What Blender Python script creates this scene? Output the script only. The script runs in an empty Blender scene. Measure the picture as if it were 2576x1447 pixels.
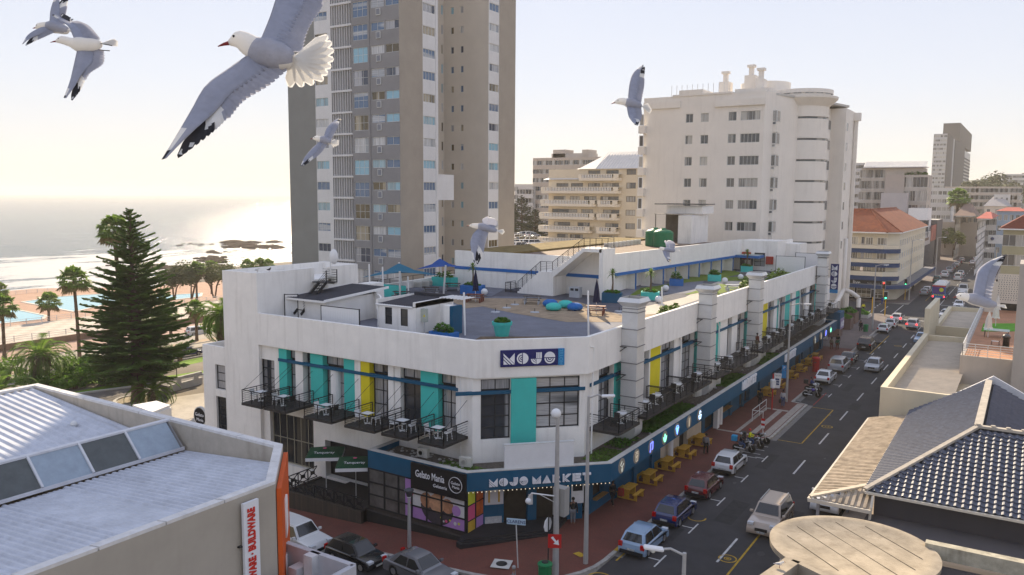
import bpy,bmesh,math,random
from mathutils import Vector,Matrix
random.seed(7)
R=math.radians
S=bpy.context.scene
COL=S.collection
# camera
F,CX,CY=2030.0,1288.0,723.5
PITCH,YAW,ROLL,CH=math.atan(232.5/2030.0),R(32.6),0.007,21.3
FW=Vector((-math.sin(YAW)*math.cos(PITCH),math.cos(YAW)*math.cos(PITCH),-math.sin(PITCH)))
RT=Vector((math.cos(YAW),math.sin(YAW),0));UP=RT.cross(FW)
CAMP=Vector((0,0,CH))
cd=bpy.data.cameras.new('camera');cam=bpy.data.objects.new('camera',cd);COL.objects.link(cam)
cd.sensor_width=36;cd.lens=F/2576*36;cd.clip_start=.1;cd.clip_end=40000
COSR,SINR=c_,s_=math.cos(ROLL),math.sin(ROLL)
r2=RT*c_+UP*s_;u2=UP*c_-RT*s_
cam.matrix_world=Matrix(((r2.x,u2.x,-FW.x,0),(r2.y,u2.y,-FW.y,0),(r2.z,u2.z,-FW.z,CH),(0,0,0,1)))
S.camera=cam
# light
SUN_EL,SUN_AZ=R(29),R(-38.6)
W=bpy.data.worlds.new('World');S.world=W;W.use_nodes=True
nt=W.node_tree;sk=nt.nodes.new('ShaderNodeTexSky');sk.sky_type='NISHITA';sk.sun_disc=False
sk.sun_elevation=SUN_EL;sk.sun_rotation=SUN_AZ;sk.air_density=1.0;sk.dust_density=.35;sk.ozone_density=1.6;sk.altitude=0
hz_=nt.nodes.new('ShaderNodeMix');hz_.data_type='RGBA';hz_.inputs['Factor'].default_value=.93
tcw=nt.nodes.new('ShaderNodeTexCoord');sx_=nt.nodes.new('ShaderNodeSeparateXYZ');nt.links.new(tcw.outputs['Generated'],sx_.inputs[0]);vr=nt.nodes.new('ShaderNodeValToRGB');nt.links.new(sx_.outputs['Z'],vr.inputs['Fac'])
ve=vr.color_ramp.elements;ve[0].position=0;ve[0].color=(.57,.545,.51,1);ve[1].position=.42;ve[1].color=(.40,.445,.585,1);v2=ve.new(.13);v2.color=(.51,.53,.585,1)
vs_=nt.nodes.new('ShaderNodeVectorMath');vs_.operation='SCALE';vs_.inputs['Scale'].default_value=10;nt.links.new(vr.outputs[0],vs_.inputs[0]);nt.links.new(vs_.outputs[0],hz_.inputs['B']);nt.links.new(sk.outputs[0],hz_.inputs['A']);nt.links.new(hz_.outputs['Result'],nt.nodes['Background'].inputs[0]);nt.nodes['Background'].inputs[1].default_value=.095
sl=bpy.data.lights.new('sun','SUN');so=bpy.data.objects.new('sun',sl);COL.objects.link(so)
sl.energy=5.0;sl.angle=R(.53);sl.color=(1,.83,.60)
sd=Vector((math.sin(SUN_AZ)*math.cos(SUN_EL),math.cos(SUN_AZ)*math.cos(SUN_EL),math.sin(SUN_EL)))
so.rotation_euler=sd.to_track_quat('Z','Y').to_euler();so.location=(0,0,90)
V=S.view_settings;V.view_transform='Standard';V.look='None';V.exposure=.75;V.gamma=1
S.render.engine='CYCLES';S.cycles.use_denoising=True;S.cycles.max_bounces=6;S.cycles.volume_bounces=1
S.cycles.caustics_reflective=False;S.cycles.caustics_refractive=False;S.cycles.volume_max_steps=64
# pixel -> place helpers (used to measure real positions)
def ray(p):
 x=p[0]-CX;y=CY-p[1]
 return FW*F+RT*(x*COSR-y*SINR)+UP*(x*SINR+y*COSR)
def K(x0,y0,s):return lambda x,y:((x0+x*s)*.644,(y0+y*s)*.644)
def G(p,z=0):r=ray(p);return CAMP+r*((z-CH)/r.z)
def XP(p,X):r=ray(p);return CAMP+r*(X/r.x)
def YP(p,Y):r=ray(p);return CAMP+r*(Y/r.y)
def PL(p,P0,n):r=ray(p);n=Vector(n);return CAMP+r*((Vector(P0)-CAMP).dot(n)/r.dot(n))
def PD(p,d):r=ray(p);return CAMP+r*(d/F)
# materials
MATS={}
def mat(name,col,rough=.75,var=.12,scale=1.5,bump=0,bscale=20,metal=0,stain=0,emit=0,coat=0,spec=.22,detail=6,trans=0):
 if name in MATS:return MATS[name]
 m=bpy.data.materials.new(name);m.use_nodes=True;t=m.node_tree;b=t.nodes['Principled BSDF']
 b.inputs['Roughness'].default_value=rough;b.inputs['Metallic'].default_value=metal
 b.inputs['Specular IOR Level'].default_value=spec;b.inputs['Coat Weight'].default_value=coat
 c=tuple(col)+(1,)
 if var>0:
  tc=t.nodes.new('ShaderNodeTexCoord');n=t.nodes.new('ShaderNodeTexNoise');n.inputs['Scale'].default_value=scale
  n.inputs['Detail'].default_value=detail;n.inputs['Roughness'].default_value=.65
  t.links.new(tc.outputs['Object'],n.inputs['Vector'])
  cr=t.nodes.new('ShaderNodeValToRGB');e=cr.color_ramp.elements
  e[0].position=.32;e[1].position=.68
  e[0].color=tuple(max(0,v*(1-var)) for v in col)+(1,);e[1].color=tuple(min(1,v*(1+var*.6)) for v in col)+(1,)
  t.links.new(n.outputs['Fac'],cr.inputs['Fac']);out=cr.outputs['Color']
  if stain>0:
   mp=t.nodes.new('ShaderNodeMapping');mp.inputs['Scale'].default_value=(1.3,1.3,.12)
   t.links.new(tc.outputs['Object'],mp.inputs['Vector'])
   n2=t.nodes.new('ShaderNodeTexNoise');n2.inputs['Scale'].default_value=1.6;n2.inputs['Detail'].default_value=8
   t.links.new(mp.outputs[0],n2.inputs['Vector'])
   r=t.nodes.new('ShaderNodeMapRange');r.inputs['From Min'].default_value=.52;r.inputs['From Max'].default_value=.78
   r.inputs['To Max'].default_value=stain;t.links.new(n2.outputs['Fac'],r.inputs['Value'])
   mx=t.nodes.new('ShaderNodeMix');mx.data_type='RGBA';t.links.new(r.outputs[0],mx.inputs['Factor'])
   t.links.new(out,mx.inputs['A']);mx.inputs['B'].default_value=(col[0]*.45,col[1]*.42,col[2]*.38,1);out=mx.outputs['Result']
  t.links.new(out,b.inputs['Base Color'])
 else:b.inputs['Base Color'].default_value=c
 if bump>0:
  tc=t.nodes.new('ShaderNodeTexCoord');n=t.nodes.new('ShaderNodeTexNoise');n.inputs['Scale'].default_value=bscale;n.inputs['Detail'].default_value=5
  t.links.new(tc.outputs['Object'],n.inputs['Vector']);bp=t.nodes.new('ShaderNodeBump');bp.inputs['Strength'].default_value=bump;bp.inputs['Distance'].default_value=.03
  t.links.new(n.outputs['Fac'],bp.inputs['Height']);t.links.new(bp.outputs[0],b.inputs['Normal'])
 if emit:b.inputs['Emission Color'].default_value=c;b.inputs['Emission Strength'].default_value=emit
 if trans:
  tb=t.nodes.new('ShaderNodeBsdfTranslucent');ms=t.nodes.new('ShaderNodeMixShader');ms.inputs[0].default_value=trans
  tb.inputs['Color'].default_value=tuple(min(.9,v*1.9) for v in col)+(1,);t.links.new(b.outputs[0],ms.inputs[1]);t.links.new(tb.outputs[0],ms.inputs[2]);t.links.new(ms.outputs[0],t.nodes['Material Output'].inputs['Surface'])
 MATS[name]=m;return m
def curtain_mat(name,dark,light,scale=14,share=.5,rough=.12,spec=.7,vert=True):
 """window glass with curtains or blinds close behind it; differs from window to window"""
 if name in MATS:return MATS[name]
 m=bpy.data.materials.new(name);m.use_nodes=True;t=m.node_tree;b=t.nodes['Principled BSDF']
 b.inputs['Roughness'].default_value=rough;b.inputs['Specular IOR Level'].default_value=spec
 oi=t.nodes.new('ShaderNodeObjectInfo');tc=t.nodes.new('ShaderNodeTexCoord')
 ad=t.nodes.new('ShaderNodeVectorMath');ad.operation='ADD';t.links.new(tc.outputs['Object'],ad.inputs[0]);
 sc=t.nodes.new('ShaderNodeVectorMath');sc.operation='SCALE';sc.inputs['Scale'].default_value=37
 cb=t.nodes.new('ShaderNodeCombineXYZ')
 for i in range(3):t.links.new(oi.outputs['Random'],cb.inputs[i])
 t.links.new(cb.outputs[0],sc.inputs[0]);t.links.new(sc.outputs[0],ad.inputs[1])
 mp=t.nodes.new('ShaderNodeMapping');mp.inputs['Scale'].default_value=(1,1,.06) if vert else(.05,.05,1)
 t.links.new(ad.outputs[0],mp.inputs['Vector'])
 n=t.nodes.new('ShaderNodeTexNoise');n.inputs['Scale'].default_value=scale;n.inputs['Detail'].default_value=2;t.links.new(mp.outputs[0],n.inputs['Vector'])
 cr=t.nodes.new('ShaderNodeValToRGB');e=cr.color_ramp.elements;e[0].position=.3;e[1].position=.7
 e[0].color=tuple(v*.6 for v in light)+(1,);e[1].color=tuple(light)+(1,);t.links.new(n.outputs['Fac'],cr.inputs['Fac'])
 n2=t.nodes.new('ShaderNodeTexNoise');n2.inputs['Scale'].default_value=.55;n2.inputs['Detail'].default_value=0;mq=t.nodes.new('ShaderNodeMapping');mq.inputs['Scale'].default_value=(1,1,.03) if vert else(.1,.1,1);t.links.new(ad.outputs[0],mq.inputs['Vector']);t.links.new(mq.outputs[0],n2.inputs['Vector'])
 r=t.nodes.new('ShaderNodeMapRange');r.inputs['From Min'].default_value=.63-share*.26;r.inputs['From Max'].default_value=.66-share*.26;t.links.new(n2.outputs['Fac'],r.inputs['Value'])
 mx=t.nodes.new('ShaderNodeMix');mx.data_type='RGBA';t.links.new(r.outputs[0],mx.inputs['Factor'])
 mx.inputs['A'].default_value=tuple(dark)+(1,);t.links.new(cr.outputs[0],mx.inputs['B']);t.links.new(mx.outputs['Result'],b.inputs['Base Color'])
 MATS[name]=m;return m
 # mesh builder
class MB:
 def __init__(s):s.v=[];s.f=[];s.mi=[];s.m=0
 def add(s,vs,fs):
  k=len(s.v);s.v+=[tuple(v) for v in vs];s.f+=[tuple(i+k for i in f) for f in fs];s.mi+=[s.m]*len(fs);return s
 def box(s,x0,y0,z0,x1,y1,z1):
  if x0>x1:x0,x1=x1,x0
  if y0>y1:y0,y1=y1,y0
  if z0>z1:z0,z1=z1,z0
  return s.add([(x0,y0,z0),(x1,y0,z0),(x1,y1,z0),(x0,y1,z0),(x0,y0,z1),(x1,y0,z1),(x1,y1,z1),(x0,y1,z1)],[(0,3,2,1),(4,5,6,7),(0,1,5,4),(1,2,6,5),(2,3,7,6),(3,0,4,7)])
 def obox(s,c,sx,sy,sz,rz=0,rx=0,ry=0):
  M=Matrix.Translation(c)@Matrix.Rotation(rz,4,'Z')@Matrix.Rotation(ry,4,'Y')@Matrix.Rotation(rx,4,'X')
  vs=[M@Vector((a*sx/2,b*sy/2,g*sz/2)) for g in(-1,1) for a,b in((-1,-1),(1,-1),(1,1),(-1,1))]
  return s.add(vs,[(0,3,2,1),(4,5,6,7),(0,1,5,4),(1,2,6,5),(2,3,7,6),(3,0,4,7)])
 def prism(s,poly,z0,z1,cap=True):
  n=len(poly);a=sum(poly[i][0]*poly[(i+1)%n][1]-poly[(i+1)%n][0]*poly[i][1] for i in range(n))
  if a<0:poly=poly[::-1]
  zf=(lambda p,z:z(p[0],p[1]) if callable(z) else z)
  vs=[(p[0],p[1],zf(p,z0)) for p in poly]+[(p[0],p[1],zf(p,z1)) for p in poly]
  fs=[(i,(i+1)%n,(i+1)%n+n,i+n) for i in range(n)]
  if cap:fs+=[tuple(range(n-1,-1,-1)),tuple(range(n,2*n))]
  return s.add(vs,fs)
 def quad(s,*p):return s.add(p,[tuple(range(len(p)))])
 def beam(s,a,b,w,h=None):
  a=Vector(a);b=Vector(b);h=h or w;d=(b-a)
  if d.length<1e-6:return s
  q=d.to_track_quat('Z','Y') if abs(d.normalized().z)<.999 else Matrix.Identity(3).to_quaternion()
  x=q@Vector((1,0,0));
  up=Vector((0,0,1));side=d.cross(up)
  if side.length<1e-4:side=Vector((1,0,0));up=Vector((0,1,0))
  else:side.normalize();up=side.cross(d).normalized()
  side=side*(w/2);up=up*(h/2)
  vs=[a-side-up,a+side-up,a+side+up,a-side+up,b-side-up,b+side-up,b+side+up,b-side+up]
  return s.add(vs,[(0,1,2,3),(7,6,5,4),(0,4,5,1),(1,5,6,2),(2,6,7,3),(3,7,4,0)])
 def tube(s,pts,r,n=8,caps=True):
  pts=[Vector(p) for p in pts];rs=r if isinstance(r,(list,tuple)) else[r]*len(pts);k=len(pts);vs=[]
  pn=None
  for i,p in enumerate(pts):
   d=(pts[min(i+1,k-1)]-pts[max(i-1,0)]).normalized()
   a=pn if pn is not None and abs(pn.dot(d))<.95 else(Vector((0,0,1)) if abs(d.z)<.9 else Vector((1,0,0)))
   u=(a-d*a.dot(d)).normalized();pn=u;w=d.cross(u)
   vs+=[p+(u*math.cos(t*2*math.pi/n)+w*math.sin(t*2*math.pi/n))*rs[i] for t in range(n)]
  fs=[(i*n+j,i*n+(j+1)%n,(i+1)*n+(j+1)%n,(i+1)*n+j) for i in range(k-1) for j in range(n)]
  if caps:fs+=[tuple(range(n-1,-1,-1)),tuple((k-1)*n+j for j in range(n))]
  return s.add(vs,fs)
 def lathe(s,prof,c=(0,0,0),n=16,axis='Z',sx=1,sy=1):
  vs=[];k=len(prof)
  for r,z in prof:
   for j in range(n):
    a=j*2*math.pi/n;x,y=r*math.cos(a)*sx,r*math.sin(a)*sy
    vs.append((c[0]+x,c[1]+y,c[2]+z) if axis=='Z' else((c[0]+x,c[1]+z,c[2]+y) if axis=='Y' else(c[0]+z,c[1]+x,c[2]+y)))
  fs=[(i*n+j,i*n+(j+1)%n,(i+1)*n+(j+1)%n,(i+1)*n+j) for i in range(k-1) for j in range(n)]
  fs+=[tuple(range(n-1,-1,-1)),tuple((k-1)*n+j for j in range(n))]
  return s.add(vs,fs)
 def sphere(s,c,r,n=12,m=8,sz=1):return s.lathe([(max(.001,r*math.sin(math.pi*i/m)),-r*sz*math.cos(math.pi*i/m)) for i in range(m+1)],c,n)
 def build(s,name,mats,parent=None,smooth=False,world=True,bevel=0):
  me=bpy.data.meshes.new(name)
  off=parent_loc(parent) if(parent is not None and world) else Vector((0,0,0))
  me.from_pydata([(v[0]-off.x,v[1]-off.y,v[2]-off.z) for v in s.v],[],s.f)
  mats=mats if isinstance(mats,(list,tuple)) else[mats]
  for m in mats:me.materials.append(m)
  if len(mats)>1:me.polygons.foreach_set('material_index',s.mi)
  if smooth:me.polygons.foreach_set('use_smooth',[True]*len(me.polygons))
  me.update()
  o=bpy.data.objects.new(name,me);COL.objects.link(o)
  if parent is not None:o.parent=parent
  if bevel:
   b=o.modifiers.new('bevel','BEVEL');b.width=bevel;b.segments=1;b.limit_method='ANGLE'
  return o
def parent_loc(p):
 v=Vector((0,0,0))
 while p is not None:v+=p.location;p=p.parent
 return v
def sharp(o,ang=35):
 for p in o.data.polygons:p.use_smooth=True
 try:o.data.set_sharp_from_angle(angle=R(ang))
 except Exception:pass
 return o
def tag(o,label=None,cat=None,group=None,kind=None):
 if label:o['label']=label
 if cat:o['category']=cat
 if group:o['group']=group
 if kind:o['kind']=kind
 return o
def T(name,label,cat,loc=(0,0,0),group=None,rz=0):
 o=bpy.data.objects.new(name,None);COL.objects.link(o);o.location=loc;o.rotation_euler=(0,0,rz);o.empty_display_size=.3
 return tag(o,label,cat,group)
def struct(name,mb,m,smooth=False):return tag(mb.build(name,m,smooth=smooth),kind='structure')
def kids(o):return[c for c in COL.objects if c.parent==o]
TREE={}
def dup(src,loc,rz=0,label=None,group=None,scale=None):
 """copy a thing with its parts and their sub-parts (shared mesh data)"""
 if src.name not in TREE:TREE[src.name]=[(c,[g for g in src_children(c)]) for c in src_children(src)]
 r=src.copy();COL.objects.link(r);r.location=loc;r.rotation_euler=(0,0,rz)
 if scale:r.scale=scale
 if label:r['label']=label
 if group:r['group']=group
 for c,gs in TREE[src.name]:
  d=c.copy();COL.objects.link(d);d.parent=r
  for g in gs:
   e=g.copy();COL.objects.link(e);e.parent=d
 return r
def src_children(o):return list(o.children)
# facades and windows
def facade(mb,o,u,w,z0,z1,holes,rev=.18):
 """vertical wall from o along unit u, w long, z0..z1, rectangular holes (a0,b0,a1,b1) with reveals going inward; outward normal = u x up rotated (right-hand side)"""
 o=Vector(o);u=Vector(u).normalized();n=Vector((u.y,-u.x,0))
 holes=[(max(0,a),max(z0,b),min(w,c),min(z1,d)) for a,b,c,d in holes]
 us=sorted({0,w}|{round(h[i],3) for h in holes for i in(0,2)});zs=sorted({z0,z1}|{round(h[i],3) for h in holes for i in(1,3)})
 P=lambda a,z,d=0:(o.x+u.x*a-n.x*d,o.y+u.y*a-n.y*d,z)
 for i in range(len(us)-1):
  run=None
  for j in range(len(zs)-1):
   ca,cz=(us[i]+us[i+1])/2,(zs[j]+zs[j+1])/2
   if any(h[0]-1e-3<ca<h[2]+1e-3 and h[1]-1e-3<cz<h[3]+1e-3 for h in holes):continue
   mb.quad(P(us[i],zs[j]),P(us[i+1],zs[j]),P(us[i+1],zs[j+1]),P(us[i],zs[j+1]))
 for a0,b0,a1,b1 in holes:
  mb.quad(P(a0,b0),P(a0,b0,rev),P(a0,b1,rev),P(a0,b1));mb.quad(P(a1,b0,rev),P(a1,b0),P(a1,b1),P(a1,b1,rev))
  mb.quad(P(a0,b0),P(a1,b0),P(a1,b0,rev),P(a0,b0,rev));mb.quad(P(a0,b1,rev),P(a1,b1,rev),P(a1,b1),P(a0,b1))
WIN={}
def window(parent,o,u,a0,z0,a1,z1,fm,gm,cols=2,rows=1,fw=.06,depth=.14,nm='window',split=None,sub=None):
 """window frame + pane(s) as its sub-parts; local frame x along the wall, y into the wall"""
 o=Vector(o);u=Vector(u).normalized();n=Vector((u.y,-u.x,0));w,h=a1-a0,z1-z0
 key=(round(w,2),round(h,2),cols,rows,fm.name,fw,str(split),sub)
 if key not in WIN:
  xs=split or[i/cols for i in range(1,cols)]
  f=MB();d=.05
  f.box(0,-d,0,fw,0,h);f.box(w-fw,-d,0,w,0,h);f.box(fw,-d,0,w-fw,0,fw);f.box(fw,-d,h-fw,w-fw,0,h)
  for t in xs:f.box(w*t-fw*.4,-d+.004,fw,w*t+fw*.4,-.004,h-fw)
  for j in range(1,rows):f.box(fw,-d+.008,h*j/rows-fw*.4,w-fw,-.008,h*j/rows+fw*.4)
  fo=f.build(nm,fm);p=MB().quad((fw*.5,-.012,fw*.5),(w-fw*.5,-.012,fw*.5),(w-fw*.5,-.012,h-fw*.5),(fw*.5,-.012,h-fw*.5)).build('pane',gm)
  WIN[key]=(fo.data,p.data);bpy.data.objects.remove(fo);bpy.data.objects.remove(p)
 fd,pd=WIN[key]
 fo=bpy.data.objects.new(nm,fd);COL.objects.link(fo);fo.parent=parent
 L=Vector((o.x+u.x*a0-n.x*depth,o.y+u.y*a0-n.y*depth,z0))-parent_loc(parent)
 fo.location=L;fo.rotation_euler=(0,0,math.atan2(u.y,u.x))
 if(fo.name.split('.')[0]!=nm):fo.name=nm
 po=bpy.data.objects.new('pane',pd);COL.objects.link(po);po.parent=fo
 if gm.name!=pd.materials[0].name:
  po.material_slots[0].link='OBJECT';po.material_slots[0].material=gm
 return fo
def text(s,size,loc,xdir,zdir,m,parent=None,ext=.01,name='lettering',align='CENTER',bold=0,cat=None,sx=1):
 c=bpy.data.curves.new(name,'FONT');c.body=s;c.size=size;c.extrude=ext;c.align_x=align;c.align_y='CENTER';c.offset=bold;c.resolution_u=2
 o=bpy.data.objects.new(name,c);me=bpy.data.meshes.new_from_object(o);bpy.data.objects.remove(o);o=bpy.data.objects.new(name,me);COL.objects.link(o)
 me.materials.clear();me.materials.append(m);me.name=name
 x=Vector(xdir).normalized();y=Vector(zdir).normalized();n=x.cross(y)
 M=Matrix(((x.x,y.x,n.x),(x.y,y.y,n.y),(x.z,y.z,n.z)));o.rotation_euler=M.to_euler();o.scale=(sx,1,1)
 o.location=Vector(loc)-(parent_loc(parent) if parent is not None else Vector((0,0,0)))
 if parent is not None:o.parent=parent
 return o
white=mat('white_render',(.85,.82,.77),.85,.07,.6,stain=.28)
white2=mat('white_trim',(.8,.79,.77),.7,.05,2)
blackm=mat('black_metal',(.02,.02,.022),.45,.2,4)
darkf=mat('dark_frame',(.025,.027,.03),.4,.1,3)
alu=mat('alu_frame',(.62,.62,.6),.45,.1,3)
steel=mat('galvanised_steel',(.66,.66,.65),.42,.06,1.5,metal=.35,spec=.5)
turq=mat('turquoise_paint',(.06,.50,.44),.7,.06,1)
yell=mat('yellow_paint',(.72,.60,.02),.7,.06,1)
petrol=mat('petrol_paint',(.008,.085,.165),.65,.1,1)
blueb=mat('blue_paint',(.02,.14,.42),.65,.1,1)
conc=mat('concrete',(.42,.39,.35),.9,.22,1.2,bump=.3,bscale=12,stain=.4)
lconc=mat('light_concrete',(.52,.5,.46),.88,.15,1.5,bump=.2)
# SETTING
GZ=[(-24,0),(-30,-.45),(-45,-1.4),(-80,-1.9),(-95,-2.3),(-103,-3.0),(-108,-3.5),(-113,-4.0),(-121,-4.85),(-124,-4.95),(-137.5,-6),(-146.6,-6),(-168,-6.0),(-171,-8.3),(-1000,-8.3)]
def gz(x,y=0):
 if x>=-24:return 0
 for(a,za),(b,zb) in zip(GZ,GZ[1:]):
  if x>=b:return za+(zb-za)*(a-x)/(a-b)
 return-8.3
COAST=[(-400,-290),(100,-262),(125,-256),(143,-250),(158,-240),(172,-246),(185,-268),(215,-285),(260,-285),(330,-268),(420,-300),(600,-330),(900,-420),(1600,-700),(5200,-1500)]
def cx(y):
 for(a,xa),(b,xb) in zip(COAST,COAST[1:]):
  if y<=b:return xa+(xb-xa)*(y-a)/(b-a)
 return COAST[-1][1]
from mathutils import noise as mn
sea=bpy.data.materials.new('sea_water');sea.use_nodes=True;t=sea.node_tree;b=t.nodes['Principled BSDF']
b.inputs['Roughness'].default_value=.12;b.inputs['IOR'].default_value=1.33;b.inputs['Specular IOR Level'].default_value=.5
tc=t.nodes.new('ShaderNodeTexCoord')
def nz(scale,det=6,mapscale=(1,1,1),rough=.6,rot=0):
 mp=t.nodes.new('ShaderNodeMapping');mp.inputs['Scale'].default_value=mapscale;mp.inputs['Rotation'].default_value=(0,0,rot)
 t.links.new(tc.outputs['Object'],mp.inputs['Vector'])
 n=t.nodes.new('ShaderNodeTexNoise');n.inputs['Scale'].default_value=scale;n.inputs['Detail'].default_value=det;n.inputs['Roughness'].default_value=rough
 t.links.new(mp.outputs[0],n.inputs['Vector']);return n.outputs['Fac']
def rng(v,a,b_,c=0,d=1):
 r=t.nodes.new('ShaderNodeMapRange');r.inputs['From Min'].default_value=a;r.inputs['From Max'].default_value=b_;r.inputs['To Min'].default_value=c;r.inputs['To Max'].default_value=d
 t.links.new(v,r.inputs['Value']);return r.outputs[0]
def mth(op,a,b_=None):
 n=t.nodes.new('ShaderNodeMath');n.operation=op;n.use_clamp=False
 for i,v in enumerate((a,b_)):
  if v is None:continue
  if isinstance(v,(int,float)):n.inputs[i].default_value=v
  else:t.links.new(v,n.inputs[i])
 return n.outputs[0]
w1=nz(.12,8,(1,.45,1),.62,.5);w2=nz(1.3,6,(1,.6,1),.6,.3)
hgt=mth('ADD',mth('MULTIPLY',w1,2.2),mth('MULTIPLY',w2,.35))
bp=t.nodes.new('ShaderNodeBump');bp.inputs['Strength'].default_value=.9;bp.inputs['Distance'].default_value=1.0
t.links.new(hgt,bp.inputs['Height']);t.links.new(bp.outputs[0],b.inputs['Normal'])
at=t.nodes.new('ShaderNodeAttribute');at.attribute_name='surf'
fo=mth('SUBTRACT',mth('ADD',mth('MULTIPLY',at.outputs['Fac'],.55),mth('MULTIPLY',nz(.06,9,(1,.25,1),.7,.35),2.1)),mth('MULTIPLY',nz(.5,5,(1,.5,1),.7,.6),.25))
foam=rng(fo,1.27,1.42)
mx=t.nodes.new('ShaderNodeMix');mx.data_type='RGBA';t.links.new(foam,mx.inputs['Factor']);mx.inputs['A'].default_value=(.03,.075,.10,1);mx.inputs['B'].default_value=(.5,.5,.49,1)
t.links.new(mx.outputs['Result'],b.inputs['Base Color']);t.links.new(rng(foam,0,1,.13,.75),b.inputs['Roughness'])
ys=[y for y in range(-600,900,7)]+[900+i*60 for i in range(45)]
ds=[-6,0,5,10,16,23,31,40,50,61,74,88,104,124,150,185,235,300,400,600,1000,2000,4000,7500]
me=bpy.data.meshes.new('sea');vs=[];fs=[];sf=[]
for y in ys:
 for d in ds:
  h=0;yy=y
  if 0<d<300:
   a=mn.noise((y*.02,d*.05,3));
   h=.5*math.sin(d*.17+y*.02+a*5)*max(0,1-d/320)+.3*mn.noise((y*.05,d*.06,9))
  if d>1000:yy=y*(1+(d-1000)/3200)
  vs.append((cx(y)+6-d-(0 if d<1000 else 0),yy,-11+h))
  s_f=max(0,1-abs(d-55)/130) if d<185 else 0
  s_f+=.25*max(0,1-abs(d-200)/60)*(1 if mn.noise((y*.008,0,0))>0 else .3)
  dd=math.exp(-((y-200)/80)**2)*.45 if d<185 else 0
  sf.append(min(1,s_f+dd-(.15 if y<90 else 0)))
n=len(ds)
for i in range(len(ys)-1):
 for j in range(n-1):fs.append((i*n+j,i*n+j+1,(i+1)*n+j+1,(i+1)*n+j)[::-1])
me.from_pydata(vs,[],fs);me.materials.append(sea);me.polygons.foreach_set('use_smooth',[True]*len(fs))
a_=me.attributes.new('surf','FLOAT','POINT');a_.data.foreach_set('value',sf);me.update()
if me.polygons[10].normal.z<0:me.flip_normals()
o=bpy.data.objects.new('sea',me);COL.objects.link(o);tag(o,kind='structure')
earth=mat('ground_earth',(.20,.17,.13),.95,.3,.15,bump=.4,bscale=2)
xs=[-24,-30,-37,-45,-60,-80,-95,-103,-108,-113,-121,-124,-137.5,-146.5,-168.5,-171]+[-171-4*i for i in range(1,80)]
yl=list(range(-260,700,6))+list(range(700,5300,150))
vs=[];fs=[]
for y in yl:
 for x in xs:
  c=cx(y);z=gz(x)
  if x<c+14:
   k=max(0,min(1,(c+14-x)/22));z=-8.3*(1-k)-14.5*k+mn.noise((x*.15,y*.15,0))*1.6*(1-k)*k*4
  vs.append((x,y,z))
n=len(xs)
for i in range(len(yl)-1):
 for j in range(n-1):fs.append((i*n+j,(i+1)*n+j,(i+1)*n+j+1,i*n+j+1))
mb=MB().add(vs,fs);struct('ground',mb,earth)
mb=MB();mb.quad((-24,-260,-.02),(3200,-260,-.02),(3200,5300,-.02),(-24,5300,-.02));struct('ground',mb,mat('ground_city',(.26,.24,.21),.95,.25,.05))
asph=mat('asphalt',(.048,.046,.048),.82,.22,.6,bump=.35,bscale=60,detail=10)
aspl=mat('old_asphalt',(.12,.11,.105),.85,.2,.5,bump=.3,bscale=50)
def brickmat(name,c1,c2,mortar,sc,rough=.85,w=.5,h=.25,rot=0):
 m=bpy.data.materials.new(name);m.use_nodes=True;t=m.node_tree;b=t.nodes['Principled BSDF'];b.inputs['Roughness'].default_value=rough
 tc=t.nodes.new('ShaderNodeTexCoord');mp=t.nodes.new('ShaderNodeMapping');mp.inputs['Rotation'].default_value=(0,0,rot);t.links.new(tc.outputs['Object'],mp.inputs['Vector'])
 br=t.nodes.new('ShaderNodeTexBrick');t.links.new(mp.outputs[0],br.inputs['Vector']);br.inputs['Scale'].default_value=sc
 br.inputs['Color1'].default_value=c1+(1,);br.inputs['Color2'].default_value=c2+(1,);br.inputs['Mortar'].default_value=mortar+(1,);br.inputs['Mortar Size'].default_value=.018
 br.inputs['Brick Width'].default_value=w;br.inputs['Row Height'].default_value=h
 n=t.nodes.new('ShaderNodeTexNoise');n.inputs['Scale'].default_value=.7;n.inputs['Detail'].default_value=7;t.links.new(tc.outputs['Object'],n.inputs['Vector'])
 r=t.nodes.new('ShaderNodeMapRange');r.inputs['To Min'].default_value=.62;r.inputs['To Max'].default_value=1.3;t.links.new(n.outputs['Fac'],r.inputs['Value'])
 v=t.nodes.new('ShaderNodeVectorMath');v.operation='SCALE';t.links.new(br.outputs['Color'],v.inputs[0]);t.links.new(r.outputs[0],v.inputs['Scale']);t.links.new(v.outputs[0],b.inputs['Base Color'])
 bp=t.nodes.new('ShaderNodeBump');bp.inputs['Strength'].default_value=.25;bp.inputs['Distance'].default_value=.02;bp.invert=True
 t.links.new(br.outputs['Fac'],bp.inputs['Height']);t.links.new(bp.outputs[0],b.inputs['Normal'])
 return m
redbrick=brickmat('red_paving',(.17,.042,.026),(.125,.035,.022),(.07,.035,.028),4.5,rot=.78)
greypave=brickmat('grey_paving',(.17,.13,.12),(.13,.10,.095),(.09,.08,.07),3.5)
pinkpave=brickmat('pink_paving',(.42,.26,.19),(.36,.22,.16),(.25,.18,.14),3)
yline=mat('yellow_line',(.46,.29,.03),.8,.4,3);wline=mat('white_line',(.55,.54,.52),.8,.25,3);rline=mat('red_line',(.3,.03,.03),.8,.4,4)
mb=MB();mb.quad((-19.5,24,.0),(-6,24,.0),(-6,1200,.0),(-19.5,1200,.0));struct('road',mb,asph)
mb=MB()
Q=[(-19.5,26.5),(-24,26.5),(-30,26.5),(-45,26.5),(-80,26.5),(-95,26.5)];
for(a,y0),(b_,_) in zip(Q,Q[1:]):mb.quad((b_,26.5,gz(b_)+.012),(a,26.5,gz(a)+.012),(a,35.3,gz(a)+.012),(b_,35.3,gz(b_)+.012))
struct('side_street',mb,asph)
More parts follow.
